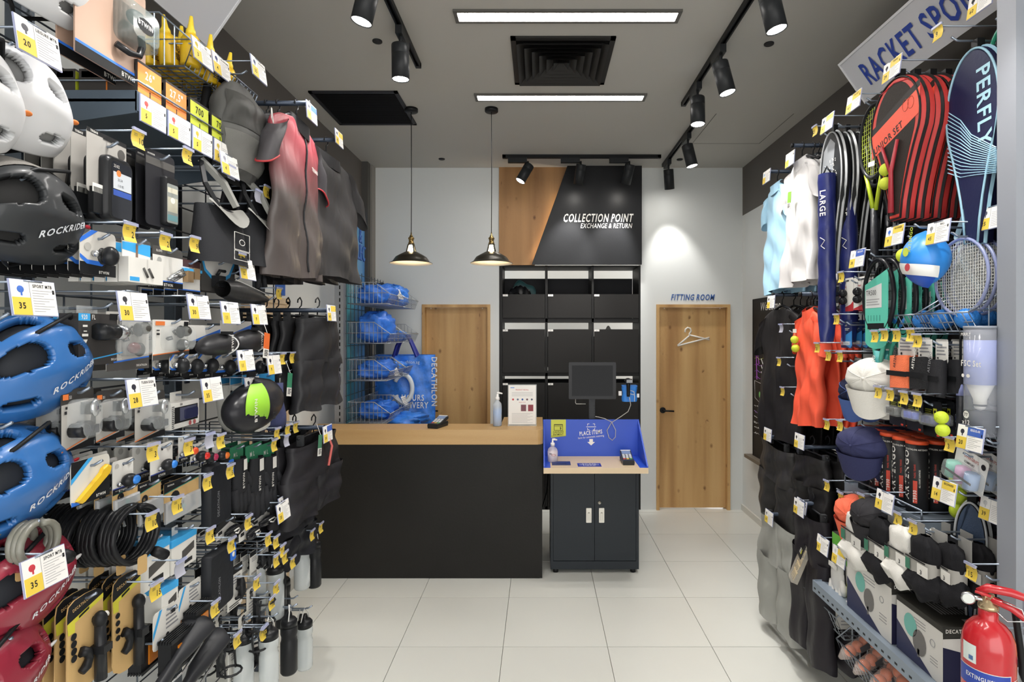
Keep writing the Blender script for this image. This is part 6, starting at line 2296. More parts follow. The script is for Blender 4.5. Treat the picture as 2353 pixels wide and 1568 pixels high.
def chalk(m):
    y = -.0215
    m.text('Welcome', .17, bh - .11, .075, y, CK('#e8e6e0'), 0, .95, 'l', 0, .25)
    for i in range(5):
        m.tube([(.2, y, bh - .55 - i * .06), (.24, y, bh - .6 - i * .06), (.28, y, bh - .55 - i * .06)], .004, CK('#e8e6e0'), 4)
    m.tube([(.1, y, bh - .75), (.08, y, bh - .42), (.15, y, bh - .6), (.08, y, bh - .62)], .005, CK('#b05ac0'), 4)
    for i in range(2):
        m.tube([(.22 + i * .06, y, bh - .45), (.22 + i * .06, y, bh - .22), (.26 + i * .06, y, bh - .22), (.26 + i * .06, y, bh - .45)], .005, CK('#d8604a'), 4)
    rn = random.Random(5)
    for i in range(6):
        x = .03
        z = .5 - i * .05
        while x < .28:
            k = rn.uniform(.015, .05)
            m.tube([(x, y, z + rn.uniform(-.006, .006)), (x + k * .5, y, z + rn.uniform(-.012, .012)), (x + k, y, z)], .002, CK(('#d8d6d0', '#9a7ab8', '#d8d6d0')[i % 3] if i < 3 else '#d8d6d0'), 3)
            x += k + .012
    for i in range(4):
        z = .95 - i * .06
        m.tube([(.04, y, z), (.1, y, z + .015), (.16, y, z - .005), (.24, y, z + .01)], .0025, CK(('#c8d060', '#9a5ab8', '#8a6ab8', '#9a5ab8')[i]), 3)
    m.tube([(.04, y, .74), (.24, y, .72), (.24, y, .52), (.05, y, .58)], .002, CK('#d8d6d0'), 3, closed=True)
    m.poly(circ(.16, .62, .018, 10, .03), y, CK('#7ac06a'))
    m.text('out', .9, bh - .32, .07, y, CK('#c8d84a'), 1, .9)


part(t, 'chalk_writing', chalk)
m = MB()
p = 2.06 * F / (1718 - VX)
m.box(1.98, 2.06, 4.2, 5.42, H - (1043 - VY) * 5.42 / F - .03, H - (1043 - VY) * 5.42 / F, C('#6f665a', .6))
tag(m.obj('wall_ledge'), 'thin brown wooden ledge on the white wall below the chalkboard', 'shelf')

# shirts
SKY = FB('#a9d2ea', .6, .5)
WHT = FB('#dedcdc', .6, .8)
COR = FB('#ee5d42', .6, .9)
BKS = FB('#1f1d1e', .55, .6)
garments('R', (1755, 1822, 428, 672), lambda w, h, i: mk_shirt(w * .92, h, SKY, .24, None, SKY, None, 51 + i), 3, .05, 'pale blue polo shirt', 'pale blue polo arm', 1.46, tg=('9', '', 'w', '#8ab8d8'), tpy=392)
garments('R', (1806, 1886, 372, 652), lambda w, h, i: mk_shirt(w * .92, h, WHT, .26, None, WHT, None, 61 + i, wav=1.5), 8, .03, 'white polo shirt', 'white polo arm', 1.44, tg=('9', '', 'w', '#d8d8d8'), tpy=350)
garments('R', (1742, 1866, 712, 1012), lambda w, h, i: mk_shirt(w * .86, h, BKS, .24, None, None, None, 71 + i), 5, .04, 'black t-shirt', 'black shirt arm by the chalkboard', 1.46, tg=('9', '', 'w', '#333333'), tpy=680)
garments('R', (1828, 1902, 716, 978), lambda w, h, i: mk_shirt(w * .92, h, COR, .28, None, COR, None, 81 + i), 4, .04, 'coral red polo shirt', 'coral shirt arm', 1.42, tg=None)
garments('R', (1745, 1842, 1022, 1200), lambda w, h, i: mk_pants(w, h, FB('#313030', .45, .9), .45, 91 + i), 3, .05, 'dark charcoal shorts', 'arm under the black shirts', 1.44, 'shorts', True, tg=('15', '', 'w', '#333333'), tpy=985)
garments('R', (1832, 1905, 1048, 1200), lambda w, h, i: mk_pants(w, h, FB('#232223', .45, .8), .45, 101 + i), 3, .05, 'black sport shorts', 'arm beside the navy cap', 1.42, 'shorts', True, tg=('15', '', 'w', '#333333'), tpy=998)
garments('R', (1755, 1838, 1200, 1440), lambda w, h, i: mk_pants(w, h, FB('#9a9b96', .5, .8), .42, 111 + i), 2, .06, 'grey woven sport trousers', 'lowest arm by the wall', 1.4, 'trousers', True, tg=('20', '', 'w', '#555555'), tpy=1175)
garments('R', (1826, 1912, 1178, 1500), lambda w, h, i: mk_pants(w, h, FB('#221f24', .5, .8), .32, 121 + i), 4, .055, 'long black track trousers', 'arm beside the white gloves', 1.38, 'trousers', True, tg=('20', '', 'w', '#333333'), tpy=1150)

for px, py, tg, nm in ((2155, 60, '9', 'in front of the sign lettering'), (2052, 138, ('29', 'TENNIS', 'y', '#30303a'), 'over the red junior bags'), (1964, 215, ('40', 'RACKET', 'y', '#c9c9c9'), 'over the lime strung racket'), (1903, 266, ('40', 'RACKET', 'y', '#30404a'), 'over the silver racket covers'), (1873, 290, '25', 'next to the white polos'), (2256, -22, ('60', '', 'w', '#303030'), 'above the navy badminton bag'),
                       (2058, 520, ('9', 'BEGINNER', 'y', '#3a6ac0'), 'under the junior bags'), (2158, 510, ('45', 'BALL', 'w', '#8a8a8a'), 'over the blue ball trainer'), (2285, 474, ('25', '', 'w', '#5a5a6a'), 'beside the post over the badminton rackets'), (1972, 575, ('30', 'REGULAR', 'b', '#c9c9c9'), 'over the teal racket cards'),
                       (1902, 628, '9', 'by the navy net bag'), (1933, 625, '4', 'over the ball dampers'), (1902, 722, '9', 'over the coral shirts'), (1922, 722, '5', 'over the blue net cards'), (1878, 788, '20', 'between coral and black shirts'), (1903, 806, '5', 'over the grip hooks'), (1930, 808, '5', 'over the white cap'),
                       (1795, 745, 'blank', 'across the black shirts'), (1790, 822, '7', 'below the yellow balls'), (1798, 890, '7', 'over the black shirts, lowest of three'),
                       (2010, 760, '5', 'over the teal grips'), (2032, 757, '5', 'right beside the teal grips'), (2060, 757, '5', 'over the orange wristband'), (2092, 755, '7', 'over the black wristbands'), (2108, 768, '4', 'over the soft headbands'),
                       (2018, 888, '5', 'over the clear grip packs'), (2045, 893, '5', 'over the second grip packs'), (2077, 900, '4', 'over the purple grips'), (2108, 905, '7', 'over the boxed grips'),
                       (1900, 964, '7', 'at the navy bag'), (1930, 966, '5', 'over the lower navy cap'), (2182, 1005, '3', 'beside the yellow tube'), (2232, 982, ('20', 'REGULAR', 'b', '#333340'), 'under the front ball basket'), (2172, 1105, ('14', 'BEGINNER', 'y', '#333340'), 'beside the black tennis tubes'),
                       (1900, 1105, '5', 'above the coral cap'), (1932, 1132, '7', 'over the coral cap'), (1980, 1136, '7', 'over the dark cap'), (2035, 1132, ('9', '', 'w', '#333340'), 'over the black socks'), (2063, 1178, '6', 'over the sock packs'), (2098, 1198, '5', 'over the white socks'), (1843, 1150, ('15', '', 'w', '#333340'), 'hanging askew at the black trousers'),
                       (1892, 1236, ('13', '', 'w', '#c9c9c9'), 'edge-on beside the maroon cloth'), (1930, 1262, ('13', '', 'y', '#c9c9c9'), 'above the white gloves'), (2232, 1297, '15', 'in front of the blue badminton racket bag'), (1878, 1346, '15', 'beside the white gloves'), (1960, 1395, ('25', '', 'w', '#c9c9c9'), 'on the lower shelf edge'), (2285, 1150, ('39', '', 'w', '#c9c9c9'), 'behind the grey post')):
    p = at(px, py, 1.345 if px < 2240 else 1.46)
    hook('R', p.y, p.z - .05, nm, tg, p.z, L=.42, Xt=p.x + .045, tout=.045, prong=py > 0)

# ---------------------------------------------------------------- rackets and bags
NAVY = C('#1d2350', .5, bump=.2, sc=80)


def mk_longbag(w, h):
    r = thing('net_bag', None, None)
    part(r, 'sleeve', lambda m: m.surf(lambda u, v: (w * .5 * cos(2 * pi * u) * (1 if v < .9 else 1 - (v - .9) * 4), -.04 + .04 * sin(2 * pi * u) + .004 * sin(40 * v + 5 * u), -h * v), 16, 24, C('#232b66', .3, bump=.3, sc=60), True))
    part(r, 'lettering', lambda m: (m.text('LARGE', -.01, -h * .1, .026, -.085, CARDW, 1, .95, 'l', R(-90)), m.tube([(-.01, -.083, -h * .38), (.012, -.084, -h * .4), (-.006, -.083, -h * .43), (.012, -.084, -h * .45)], .002, CARDW, 4)))
    part(r, 'loop', lambda m: m.tube([(-.02, -.04, -.0), (0, -.04, .04), (.02, -.04, 0)], .004, BLACK, 5))
    return r


stack('R', (1891, 1910, 405, 786), mk_longbag, 2, .1, 'long navy bag printed LARGE', 'its hook', 'net bag', None, X=1.36, hang=-.03, turn=35)


def rshape(w, h, top=.62, n=28, tail=.12):
    """outline of a racket cover: oval head tapering to a handle"""
    o = []
    for i in range(n + 1):
        a = -.35 + (pi + .7) * i / n
        o.append((w / 2 * cos(a), -h * top * .5 + h * top * .5 * sin(a)))
    e0 = o[0]
    q = [(w * (tail + (e0[0] / w - tail) * (1 - t_) ** 1.5), e0[1] + (-h - e0[1]) * t_) for t_ in (.2, .4, .6, .8, 1.)]
    return o + [(-x, z) for x, z in q] + q[::-1]


def mk_cover(base, edge, stripe, printed=None, d=.04):
    def mk(w, h):
        r = thing('racket_bag', None, None)
        pts = rshape(w, h)
        part(r, 'cover', lambda m: m.prism(pts, -d, 0, base, edge, bev=.008))
        part(r, 'piping', lambda m: m.tube([(x * .97, -d, z * .99 - .004) for x, z in pts], .004, stripe, 5, closed=True))
        part(r, 'edge_band', lambda m: m.tube([(x * 1.003, -d * .5, z) for x, z in pts], .007, stripe, 4, closed=True))
        if printed:
            part(r, 'printed_panel', lambda m: printed(m, w, h, -d - .0006))
        part(r, 'hang_loop', lambda m: m.box(-.014, .014, -d * .8, -d * .3, -.005, .03, BLACK))
        return r
    return mk


def cov_print(m, w, h, y):
    m.poly([(-w * .42, -h * .3), (-w * .3, -h * .12), (0, -h * .05), (w * .2, -h * .1), (w * .1, -h * .3), (-w * .05, -h * .5), (-w * .3, -h * .52)], y, C('#8b8f93', .4))
    m.poly([(-w * .4, -h * .42), (-w * .1, -h * .4), (-w * .02, -h * .56), (-w * .22, -h * .62)], y - .0004, C('#2f66c8', .4))
    rn = random.Random(3)
    for i in range(60):
        x, z = rn.uniform(-.15, .25) * w, -h * rn.uniform(.2, .46)
        m.box(x, x + .005, y - .0006, y - .0003, z, z + .005, CARDW)
    m.text('SERIES', w * .05, -h * .66, .014, y - .0005, CARDW, 1, .9, 'l', R(-80))


stack('R', (1894, 1944, 303, 626), mk_cover(C('#26282b', .35), C('#17181a', .5), C('#b9bcbe', .4), cov_print), 4, .06, 'black and silver racket cover', 'its hook', 'racket bag', None, X=1.4, hang=-.02)


def mk_racket(frame, strings, throat, grip, head=.5, sd=.012, nx=14, nz=17, label_panel=None, fr=.009, shaft=False, wid=1.):
    def mk(w, h):
        r = thing('racket', None, None)
        hh = h * head
        a, b = w / 2 - fr, hh / 2 - fr
        cz = -hh / 2
        m = MB()
        m.tube([(a * cos(t_), 0, cz + b * sin(t_)) for t_ in [2 * pi * i / 40 for i in range(40)]], fr, frame, 8, closed=True)
        m.obj('head_frame', r)
        m = MB()
        q = .0011 if not shaft else .0009
        for i in range(1, nx):
            x = -a + 2 * a * i / nx
            z = b * math.sqrt(max(0, 1 - (x / a) ** 2))
            m.tube([(x, 0, cz - z), (x, 0, cz + z)], q, strings, 4, cap=False)
        for i in range(1, nz):
            z = -b + 2 * b * i / nz
            x = a * math.sqrt(max(0, 1 - (z / b) ** 2))
            m.tube([(-x, 0, cz + z), (x, 0, cz + z)], q, strings, 4, cap=False)
        m.obj('strings', r)['kind'] = 'stuff'
        if shaft:
            part(r, 'shaft', lambda m: m.tube([(0, 0, -hh), (0, 0, -h * .72)], [.0042, .0036], BLACK, 8))
            part(r, 'cone', lambda m: m.lathe([(.0045, -h * .72), (.013, -h * .8)], C('#9aa2d8', .35), 12))
        else:
            part(r, 'throat', lambda m: [m.tube([(s * a * .62, 0, cz - b * .78), (s * a * .36, 0, -hh - .05 * h), (s * .008, 0, -h * .7)], [fr * .9, fr * .9, fr], throat, 8) for s in (-1, 1)])
        part(r, 'grip', lambda m: m.tube([(0, 0, -h * (.8 if shaft else .69)), (0, 0, -h * .985), (0, 0, -h)], [.0125, .0135, .017] if shaft else [.0145, .0155, .018], grip, 10))
        if label_panel:
            part(r, 'card_insert', lambda m: label_panel(m, w, h, cz, a, b))
        return r
    return mk


p_ = stack('R', (1964, 2036, 235, 590), mk_racket(C('#1f2124', .3), C('#c3d24a', .4), C('#b9cf2f', .35), C('#23252a', .4, bump=.4, sc=60), .5), 1, .06, 'black tennis racket with lime strings', 'its hook', 'racket', None, X=1.38, hang=-.005, yaw=1)
loc, w, h = p_
m = MB()
m.box(-.022, .022, -.003, -.001, -.01, .01, CARDW)
tag(m.obj('hang_tag', None, (loc.x + .01, loc.y, loc.z - h * .4), (0, R(6), -pi / 2)), 'small white tag stuck on the lime racket strings', 'label')
stack('R', (1972, 2040, 262, 600), mk_racket(C('#1b1c1f', .3), BLACK, BLACK, C('#1b1c1f', .4), .5, nx=6, nz=6), 3, .05, 'dark tennis racket behind the lime one', 'its hook', 'racket', None, X=1.48, hang=-.005, hookit=False)


def jun(m, w, h, y):
    m.poly([(x * .8, z * .93 - .02) for x, z in rshape(w, h)], y, C('#2b2622', .6, bump=.5, sc=400))
    a = R(18)
    q = lambda x, z: (x * w, z * h + x * w * math.tan(a))
    m.poly([q(-.47, -.42), q(.46, -.42), q(.49, -.25), q(-.49, -.25)], y - .0006, C('#e8563c', .5))
    m.poly([q(-.49, -.25), q(.49, -.25), q(.48, -.2), q(-.48, -.2)], y - .0005, C('#2a2624', .5))
    m.text('JUNIOR SET', -w * .44, -h * .405 - w * .44 * math.tan(a), .026, y - .001, INK, 1, .82, 'l', a)
    for k in (0, 1):
        m.tube([(w * (.22 + .1 * k) + .016 * cos(t_), y - .001, -h * .24 + .022 * sin(t_)) for t_ in [i * .52 for i in range(13)]], .001, C('#a8402c', .5), 4)
    m.tube([(-w * .3, y - .001, -h * .06), (0, y - .001, -h * .035), (w * .3, y - .001, -h * .07)], .002, C('#c8404a', .5), 4)


JB = mk_cover(C('#c2382f', .5, bump=.2, sc=80), C('#c03430', .55, bump=.2, sc=60), C('#1c1a1a', .5), jun, d=.05)


def mk_jun(w, h):
    r = JB(w, h)
    for k in (0, 1):
        part(r, 'tennis_ball', lambda m: m.ell((-w * .17, -.05, -h * (.62 + .1 * k)), .025, C('#c2cf3e', .8, bump=.3, sc=400), 14, 9))
    part(r, 'junior_racket', lambda m: (m.tube([(w * .1, -.058, -h * .45), (-w * .02, -.06, -h * .66), (-w * .02, -.06, -h * .95)], [.006, .008, .011], C('#a8303a', .4), 8), m.tube([(-w * .22, -.058, -h * .45), (-w * .04, -.06, -h * .66)], .006, C('#a8303a', .4), 8)))
    return r


stack('R', (2020, 2134, 180, 505), mk_jun, 5, .058, 'red bag of two junior rackets', 'its hook', 'racket bag', None, X=1.37, hang=-.01, yaw=2)


def perf(m, w, h, y):
    m.text('PERFLY', w * .1, -h * .12, .055, y - .0004, C('#a8d4e4', .5), 1, .9, 'l', R(-88))
    for k in range(16):
        m.tube([(-w * .46, y, -h * (.26 + .022 * k)), (-w * .2, y, -h * (.34 + .02 * k)), (w * .0, y, -h * (.44 + .014 * k)), (w * .44, y, -h * (.56 + .008 * k))], .0022, C('#9fc6dc', .5), 3)


stack('R', (2192, 2322, 112, 560), mk_cover(C('#1c2244', .45, bump=.2, sc=80), C('#16193a', .5), C('#93bccf', .5), perf, d=.05), 3, .07, 'navy badminton bag printed PERFLY', 'its hook', 'racket bag', None, X=1.47, hang=-.01, yaw=2)
part(thing('shoulder_strap', 'pale blue shoulder strap dangling below the navy badminton bag', 'strap', (1.52, 1.98, 2.15), -pi / 2), 'webbing', lambda m: m.tube([(.0, 0, .12), (-.045, -.01, 0), (.0, -.01, -.12), (.05, 0, -.2)], .012, C('#a9cbda', .6), 4))
stack('R', (2256, 2330, 55, 400), mk_racket(C('#1f8a6a', .3), C('#55585a', .4), C('#1f8a6a', .35), BLACK, .45), 2, .06, 'green framed racket next to the post', 'its hook', 'racket', None, X=1.5, hang=-.005, yaw=1)


def trp(m, w, h, cz, a, b):
    TE = C('#57b8a2', .45)
    y = -.008
    m.prism([(-a * .8, cz - b * 1.25), (a * .7, cz - b * 1.25), (a * .78, cz + b * .72), (-a * .82, cz + b * .35)], y, y + .002, TE)
    m.poly(circ(-a * .05, cz - b * 1.22, a * .72, 16, b * .2), y - .0003, TE)
    m.poly([(-a * .78, cz - b * .3), (a * .35, cz - b * .3), (a * .35, cz + b * .35), (-a * .78, cz + b * .2)], y - .0006, C('#c9cccb', .35))
    m.text('TR500', -a * .72, cz + b * .05, .02, y - .001, INK, 0, .8)
    for i in range(3):
        m.box(-a * .7, a * .2 - .01 * (i % 2), y - .001, y - .0008, cz - b * (.08 + i * .07), cz - b * (.06 + i * .07), GREYT)
    m.box(-a * .62, a * .5, y - .001, y - .0006, cz - b * .88, cz - b * .72, BLK)
    for i in range(5):
        m.box(-a * .6 + i * a * .2, -a * .56 + i * a * .2, y - .001, y - .0006, cz - b * .66, cz - b * .5, C('#3f8f7e', .5))


TRK = mk_racket(C('#1c1d20', .28), BLACK, C('#57b8a2', .35), C('#d0d0d4', .6, bump=.3, sc=90), .52, nx=8, nz=9, label_panel=trp)


def mk_tr(w, h):
    r = TRK(w, h)
    part(r, 'teal_sleeve', lambda m: (m.tube([(0, 0, -h * .62), (0, 0, -h * .82)], .017, C('#3f9a98', .45), 10), m.text('ARTENGO', .006, -h * .82, .017, -.0178, CARDW, 1, .8, 'l', R(90))))
    return r


stack('R', (1974, 2044, 592, 938), mk_tr, 2, .04, 'black racket with teal TR500 card', 'the first racket hook', 'racket', None, X=1.36, hang=-.004, yaw=2)
stack('R', (2040, 2098, 600, 935), mk_tr, 2, .04, 'black racket with teal ARTENGO card', 'the second racket hook', 'racket', None, X=1.42, hang=-.004, yaw=2)
stack('R', (2100, 2150, 612, 945), mk_tr, 2, .04, 'black racket with teal card behind the ball trainer', 'its hook', 'racket', None, X=1.48, hang=-.004, yaw=2)
# blue ball trainer pack
loc, w, h = bb('R', 2072, 2132, 530, 658, X=1.33)
t = thing('ball_trainer', 'egg shaped blue and white ball trainer pack with a yellow ball', 'ball trainer', (1.44, loc.y, loc.z), -pi / 2)
part(t, 'blue_shell', lambda m: m.surf(lambda u, v: (w * .5 * sin(pi * v) ** .6 * cos(2 * pi * u), -.07 + .08 * sin(2 * pi * u) * sin(pi * v) ** .6, -h * v), 24, 16, C('#2f86d8', .35), True))
part(t, 'white_panel', lambda m: m.surf(lambda u, v: (w * .51 * sin(pi * (.5 + .2 * v)) ** .6 * cos(pi + pi * u), -.07 + .082 * sin(pi + pi * u) * sin(pi * (.5 + .2 * v)) ** .6, -h * (.5 + .2 * v) - .035 * u), 18, 6, C('#dcdcd8', .45)))
part(t, 'dark_blue_base', lambda m: m.surf(lambda u, v: (w * .505 * sin(pi * (.74 + .24 * v)) ** .6 * cos(pi + pi * u), -.07 + .0815 * sin(pi + pi * u) * sin(pi * (.74 + .24 * v)) ** .6, -h * (.74 + .24 * v) - .012 * u), 18, 6, C('#2450b0', .4)))
part(t, 'yellow_ball', lambda m: m.ell((-w * .3, -.12, -h * .42), .026, C('#c6d63a', .8, bump=.3, sc=300), 16, 10))
part(t, 'printed_emblem', lambda m: (m.poly(circ(w * .12, -h * .4, .016, 14), -.152, C('#c3d24a', .5)), m.text('ARTENGO', w * .3, -h * .42, .014, -.152, C('#c3d24a', .5), 1, .8, 'l', R(80)), m.poly(circ(w * .22, -h * .68, .014, 12), -.155, C('#b8404a', .5))))
hook('R', loc.y, loc.z + .01, 'for the blue ball trainer', None, L=.46, Xt=1.33)
# badminton rackets
BAD = mk_racket(C('#8b93b8', .3), C('#d9d9d4', .5), BLACK, C('#24262a', .5, bump=.3, sc=90), .4, nx=22, nz=24, fr=.0055, shaft=True)
stack('R', (2134, 2262, 546, 1000), BAD, 3, .03, 'badminton racket with white strings', 'its hook', 'racket', None, X=1.42, hang=-.004, yaw=2)
stack('R', (2222, 2330, 546, 1000), BAD, 2, .03, 'badminton racket with white strings', 'the hook by the post', 'racket', None, X=1.56, hang=-.004, yaw=2, hookit=False)
# wire baskets of mesh balls
RB = basket(.26, .34, .14, 0, 9, C('#9aa3b0', .35, .6))
MESHB = C('#2f7fd0', .5, bump=.8, sc=120)
for k, (px, py) in enumerate(((2068, 676), (2160, 684))):
    y = (2.18, 1.965)[k]
    z = 1.951
    RB.put((1.745, y, z), -pi / 2, 'grey wire basket of blue netted balls, %s' % ('beside the teal racket cards', 'behind the badminton rackets')[k], None)
    for i in range(5):
        m = MB()
        m.ell((0, 0, 0), (.04, .037, .036), MESHB, 16, 10)
        o = m.obj('netted_ball', None, (1.45 + .075 * (i % 3), y - .07 + .1 * (i // 3) + .02 * (i % 2), z - .135 + .038))
        tag(o, 'blue netted ball, %s in the basket %s' % (('outermost', 'second outermost', 'middle', 'second innermost', 'innermost')[i], ('beside the teal racket cards', 'behind the badminton rackets')[k]), 'ball', 'balls in the basket ' + ('beside the teal cards', 'behind the badminton rackets')[k])
z, y = H - (922 - VY) * 1.9 / F, 1.9
RB.put((1.79, y, z), -pi / 2, 'grey wire basket in front of the shuttlecock tubes', None)
# shuttlecock tubes
for k, (px, X) in enumerate(((2252, 1.4), (2289, 1.52))):
    y = X * F / (px - VX)
    zt, zb = H - (752 - VY) * y / F, H - (1000 - VY) * y / F
    h = zt - zb
    r_ = 31 * y / F
    t = thing('shuttlecock_tube', 'clear tube of shuttlecocks with lilac printing, %s' % ('beside the badminton handles', 'partly behind the grey post')[k], 'tube', (X, y, zb), -pi / 2)
    part(t, 'clear_tube', lambda m: m.lathe([(r_, 0), (r_, h)], C('#cfd4e0', .1, alpha=.3), 22))
    part(t, 'lilac_print', lambda m: (m.lathe([(r_ * .985, h * .47), (r_ * .985, h * .88)], C('#7f8cc8', .4), 22), m.lathe([(r_ * .985, h * .88), (r_ * .985, h * .99)], C('#4a4a52', .4), 22)))
    part(t, 'tube_cap', lambda m: m.lathe([(r_ * 1.02, h * .985), (r_ * 1.02, h * 1.01), (0, h * 1.012)], C('#8a8f98', .4), 22))
    part(t, 'lettering', lambda m: (m.text('FSC Set', -r_ * .5, h * .64, .018, -r_ - .002, CARDW, 1, .85), m.text('PERFLY', -r_ * .5, h * .92, .009, -r_ - .002, CARDW, 1, .85), m.poly(circ(-r_ * .3, h * .55, .006, 10), -r_ - .002, CARDW), m.poly(circ(r_ * .2, h * .55, .008, 10, .006), -r_ - .002, CARDW)))
    part(t, 'black_label', lambda m: (m.lathe([(r_ * .99, .01), (r_ * .99, h * .22)], C('#24262c', .45), 22), m.poly(circ(0, h * .19, .012, 14), -r_ - .0016, CARDW), m.text('77', 0, h * .175, .01, -r_ - .002, INK, 1, .9, 'c'), m.text('x12', 0, h * .1, .014, -r_ - .002, CARDW, 1, .9, 'c'), [m.box(-r_ * .4, r_ * .4 - .006 * (i % 3), -r_ - .002, -r_ - .0015, h * (.03 + .017 * i), h * (.034 + .017 * i), GREYT) for i in range(4)]))
    part(t, 'shuttlecock', lambda m: (m.lathe([(r_ * .4, h * .27), (r_ * .42, h * .33), (r_ * .9, h * .48)], C('#e6e4de', .6), 16), m.lathe([(0, h * .225), (r_ * .3, h * .24), (r_ * .4, h * .27)], C('#e8e6e2', .5), 14), m.lathe([(r_ * .42, h * .268), (r_ * .42, h * .285)], BLK, 14)))
# dampers, net cards


def mk_damper(w, h):
    r = card(w, h, CARDW, [('p', [(0, 0), (1, 0), (1, .3), (.8, .2), (0, .05)], C('#b8343a', .5)), ('t', 'Head', .3, .72, .05, C('#b8343a', .5), 1, .8), ('r', .3, .9, .7, .94, BLK)], r=.008)
    for k in (0, 1):
        part(r, 'damper_ball', lambda m: m.ell((-w * .05, -.016, -h * (.45 + .23 * k)), .019, C('#1e1f22', .15), 14, 9))
    return r


stack('R', (1922, 1950, 640, 716), mk_damper, 2, .06, 'white and red card of black balls', 'the first damper hook', 'carded balls', None, hang=.012)
stack('R', (1952, 1988, 636, 712), mk_damper, 2, .06, 'white and red card of black balls', 'the second damper hook', 'carded balls', None, hang=.012)


def mk_net(w, h):
    r = card(w, h, C('#1f3560', .4), [('p', [(.0, .35), (1, .62), (1, .1), (.85, 0), (0, .2)], C('#3f96dc', .4)), ('r', 0, .1, .8, .24, C('#c9d4dc', .3)), ('t', 'Aosh', .3, .78, .08, CARDW, 1, .8), ('l', .3, .62, .8, .72, 2, CARDW), ('r', .0, .12, .22, .22, C('#b8343a', .5))], r=.004)
    blister(r, -w * .45, w * .4, -h * .9, -h * .76, .012)
    return r


stack('R', (1922, 1950, 736, 800), mk_net, 2, .07, 'blue card of clear grip bands', 'its hook', 'carded product', None, hang=.012)
stack('R', (1946, 1972, 736, 798), mk_net, 2, .07, 'blue card of grip bands further in', 'its hook', 'carded product', None, hang=.012, X=1.46)
# two green balls against the black shirts
for k, (px, py) in enumerate(((1826, 781), (1828, 801))):
    p = at(px, py, 1.36)
    m = MB()
    m.ell((0, 0, 0), .021, C('#b9cc2e', .6, bump=.3, sc=200), 16, 10)
    tag(m.obj('tennis_ball', None, p), 'yellow green ball hanging before the black shirts, %s of two' % ('upper', 'lower')[k], 'ball')
p = at(1826, 765, 1.36)
m = MB()
m.tube([(0, 0, 0), (0, 0, -.1)], .001, C('#c8cc9a', .5), 4)
m.box(-.001, .001, -.02, .02, 0, .02, CARDW)
tag(m.obj('ball_net_header', None, p), 'thin net header above the two yellow green balls', 'packaging')
# wristbands


def mk_band(c, ink, tx='ARTENGO'):
    def mk(w, h):
        r = card(w * .8, h * .4, C('#dcdad4', .5), [('l', .1, .3, .9, .8, 3, GREYT), ('c', .2, .2, .06, INK)], r=.004)
        part(r, 'wristband', lambda m: m.surf(lambda u, v: (w * .5 * (abs(cos(2 * pi * u)) ** .5) * (1 if cos(2 * pi * u) > 0 else -1), -.02 + .02 * sin(2 * pi * u), -h * (.36 + .64 * v) + .004 * sin(9 * u)), 22, 6, c, True))
        part(r, 'paper_band', lambda m: m.box(-w * .51, w * .51, -.0415, -.0405, -h * .76, -h * .66, BLK))
        part(r, 'lettering', lambda m: m.text(tx, w * -.04, -h * .6, .012, -.0422, ink, 1, .8, 'l', R(80)))
        return r
    return mk


stack('R', (2050, 2094, 776, 892), mk_band(C('#e8744a', .85, bump=.6, sc=250), INK), 2, .06, 'orange towelling wristband', 'its hook', 'wristband', None, X=1.36, hang=.012)
stack('R', (2096, 2132, 780, 895), mk_band(C('#222224', .85, bump=.6, sc=250), CARDW), 3, .06, 'black towelling wristband', 'its hook', 'wristband', None, X=1.36, hang=.012)
stack('R', (2134, 2170, 785, 905), mk_band(C('#2b2b2e', .8, bump=.3, sc=250), GREYT), 3, .06, 'dark soft headband on white card', 'its hook', 'headband', None, X=1.38, hang=.012)
stack('R', (2016, 2052, 790, 888), mk_band(C('#1d1e20', .85, bump=.6, sc=250), CARDW), 2, .06, 'black wristband behind the teal grips', 'its hook', 'wristband', None, X=1.44, hang=.012)
# caps


def mk_cap(c, peak=None):
    def mk(w, h):
        r = thing('cap', None, None)

        def cr_(u, v):
            a, b = 2 * pi * u, pi / 2 * v
            k = sin(b) ** .85
            return (w * .5 * k * cos(a), -.105 * cos(b) ** .8 + .004 * sin(9 * a) * k, -h * .33 + h * .34 * k * sin(a))
        part(r, 'crown', lambda m: m.surf(cr_, 30, 12, c, True))
        part(r, 'peak', lambda m: (m.surf(lambda u, v: (w * .43 * cos(pi + pi * u) * (1 - .12 * v), -.055 - .045 * sin(pi * u) ** .8 + .02 * v, -h * (.46 + .08 * sin(pi * u) + .46 * v * sin(pi * u) ** .5)), 20, 8, peak or c), m.surf(lambda u, v: (w * .43 * cos(pi * u) * (1 - .12 * v), -.051 - .045 * sin(pi * u) ** .8 + .02 * v, -h * (.46 + .08 * sin(pi * u) + .46 * v * sin(pi * u) ** .5)), 20, 8, peak or c)))
        part(r, 'button', lambda m: m.ell((0, -.106, -h * .33), .006, peak or c, 8, 6))
        part(r, 'stitching', lambda m: [m.tube([tuple(Vector(cr_(a, v)) + Vector((0, -.001, 0))) for v in (.05, .25, .45, .65, .85, 1)], .0012, peak or c, 4) for a in (.08, .25, .42, .58, .75, .92)])
        return r
    return mk


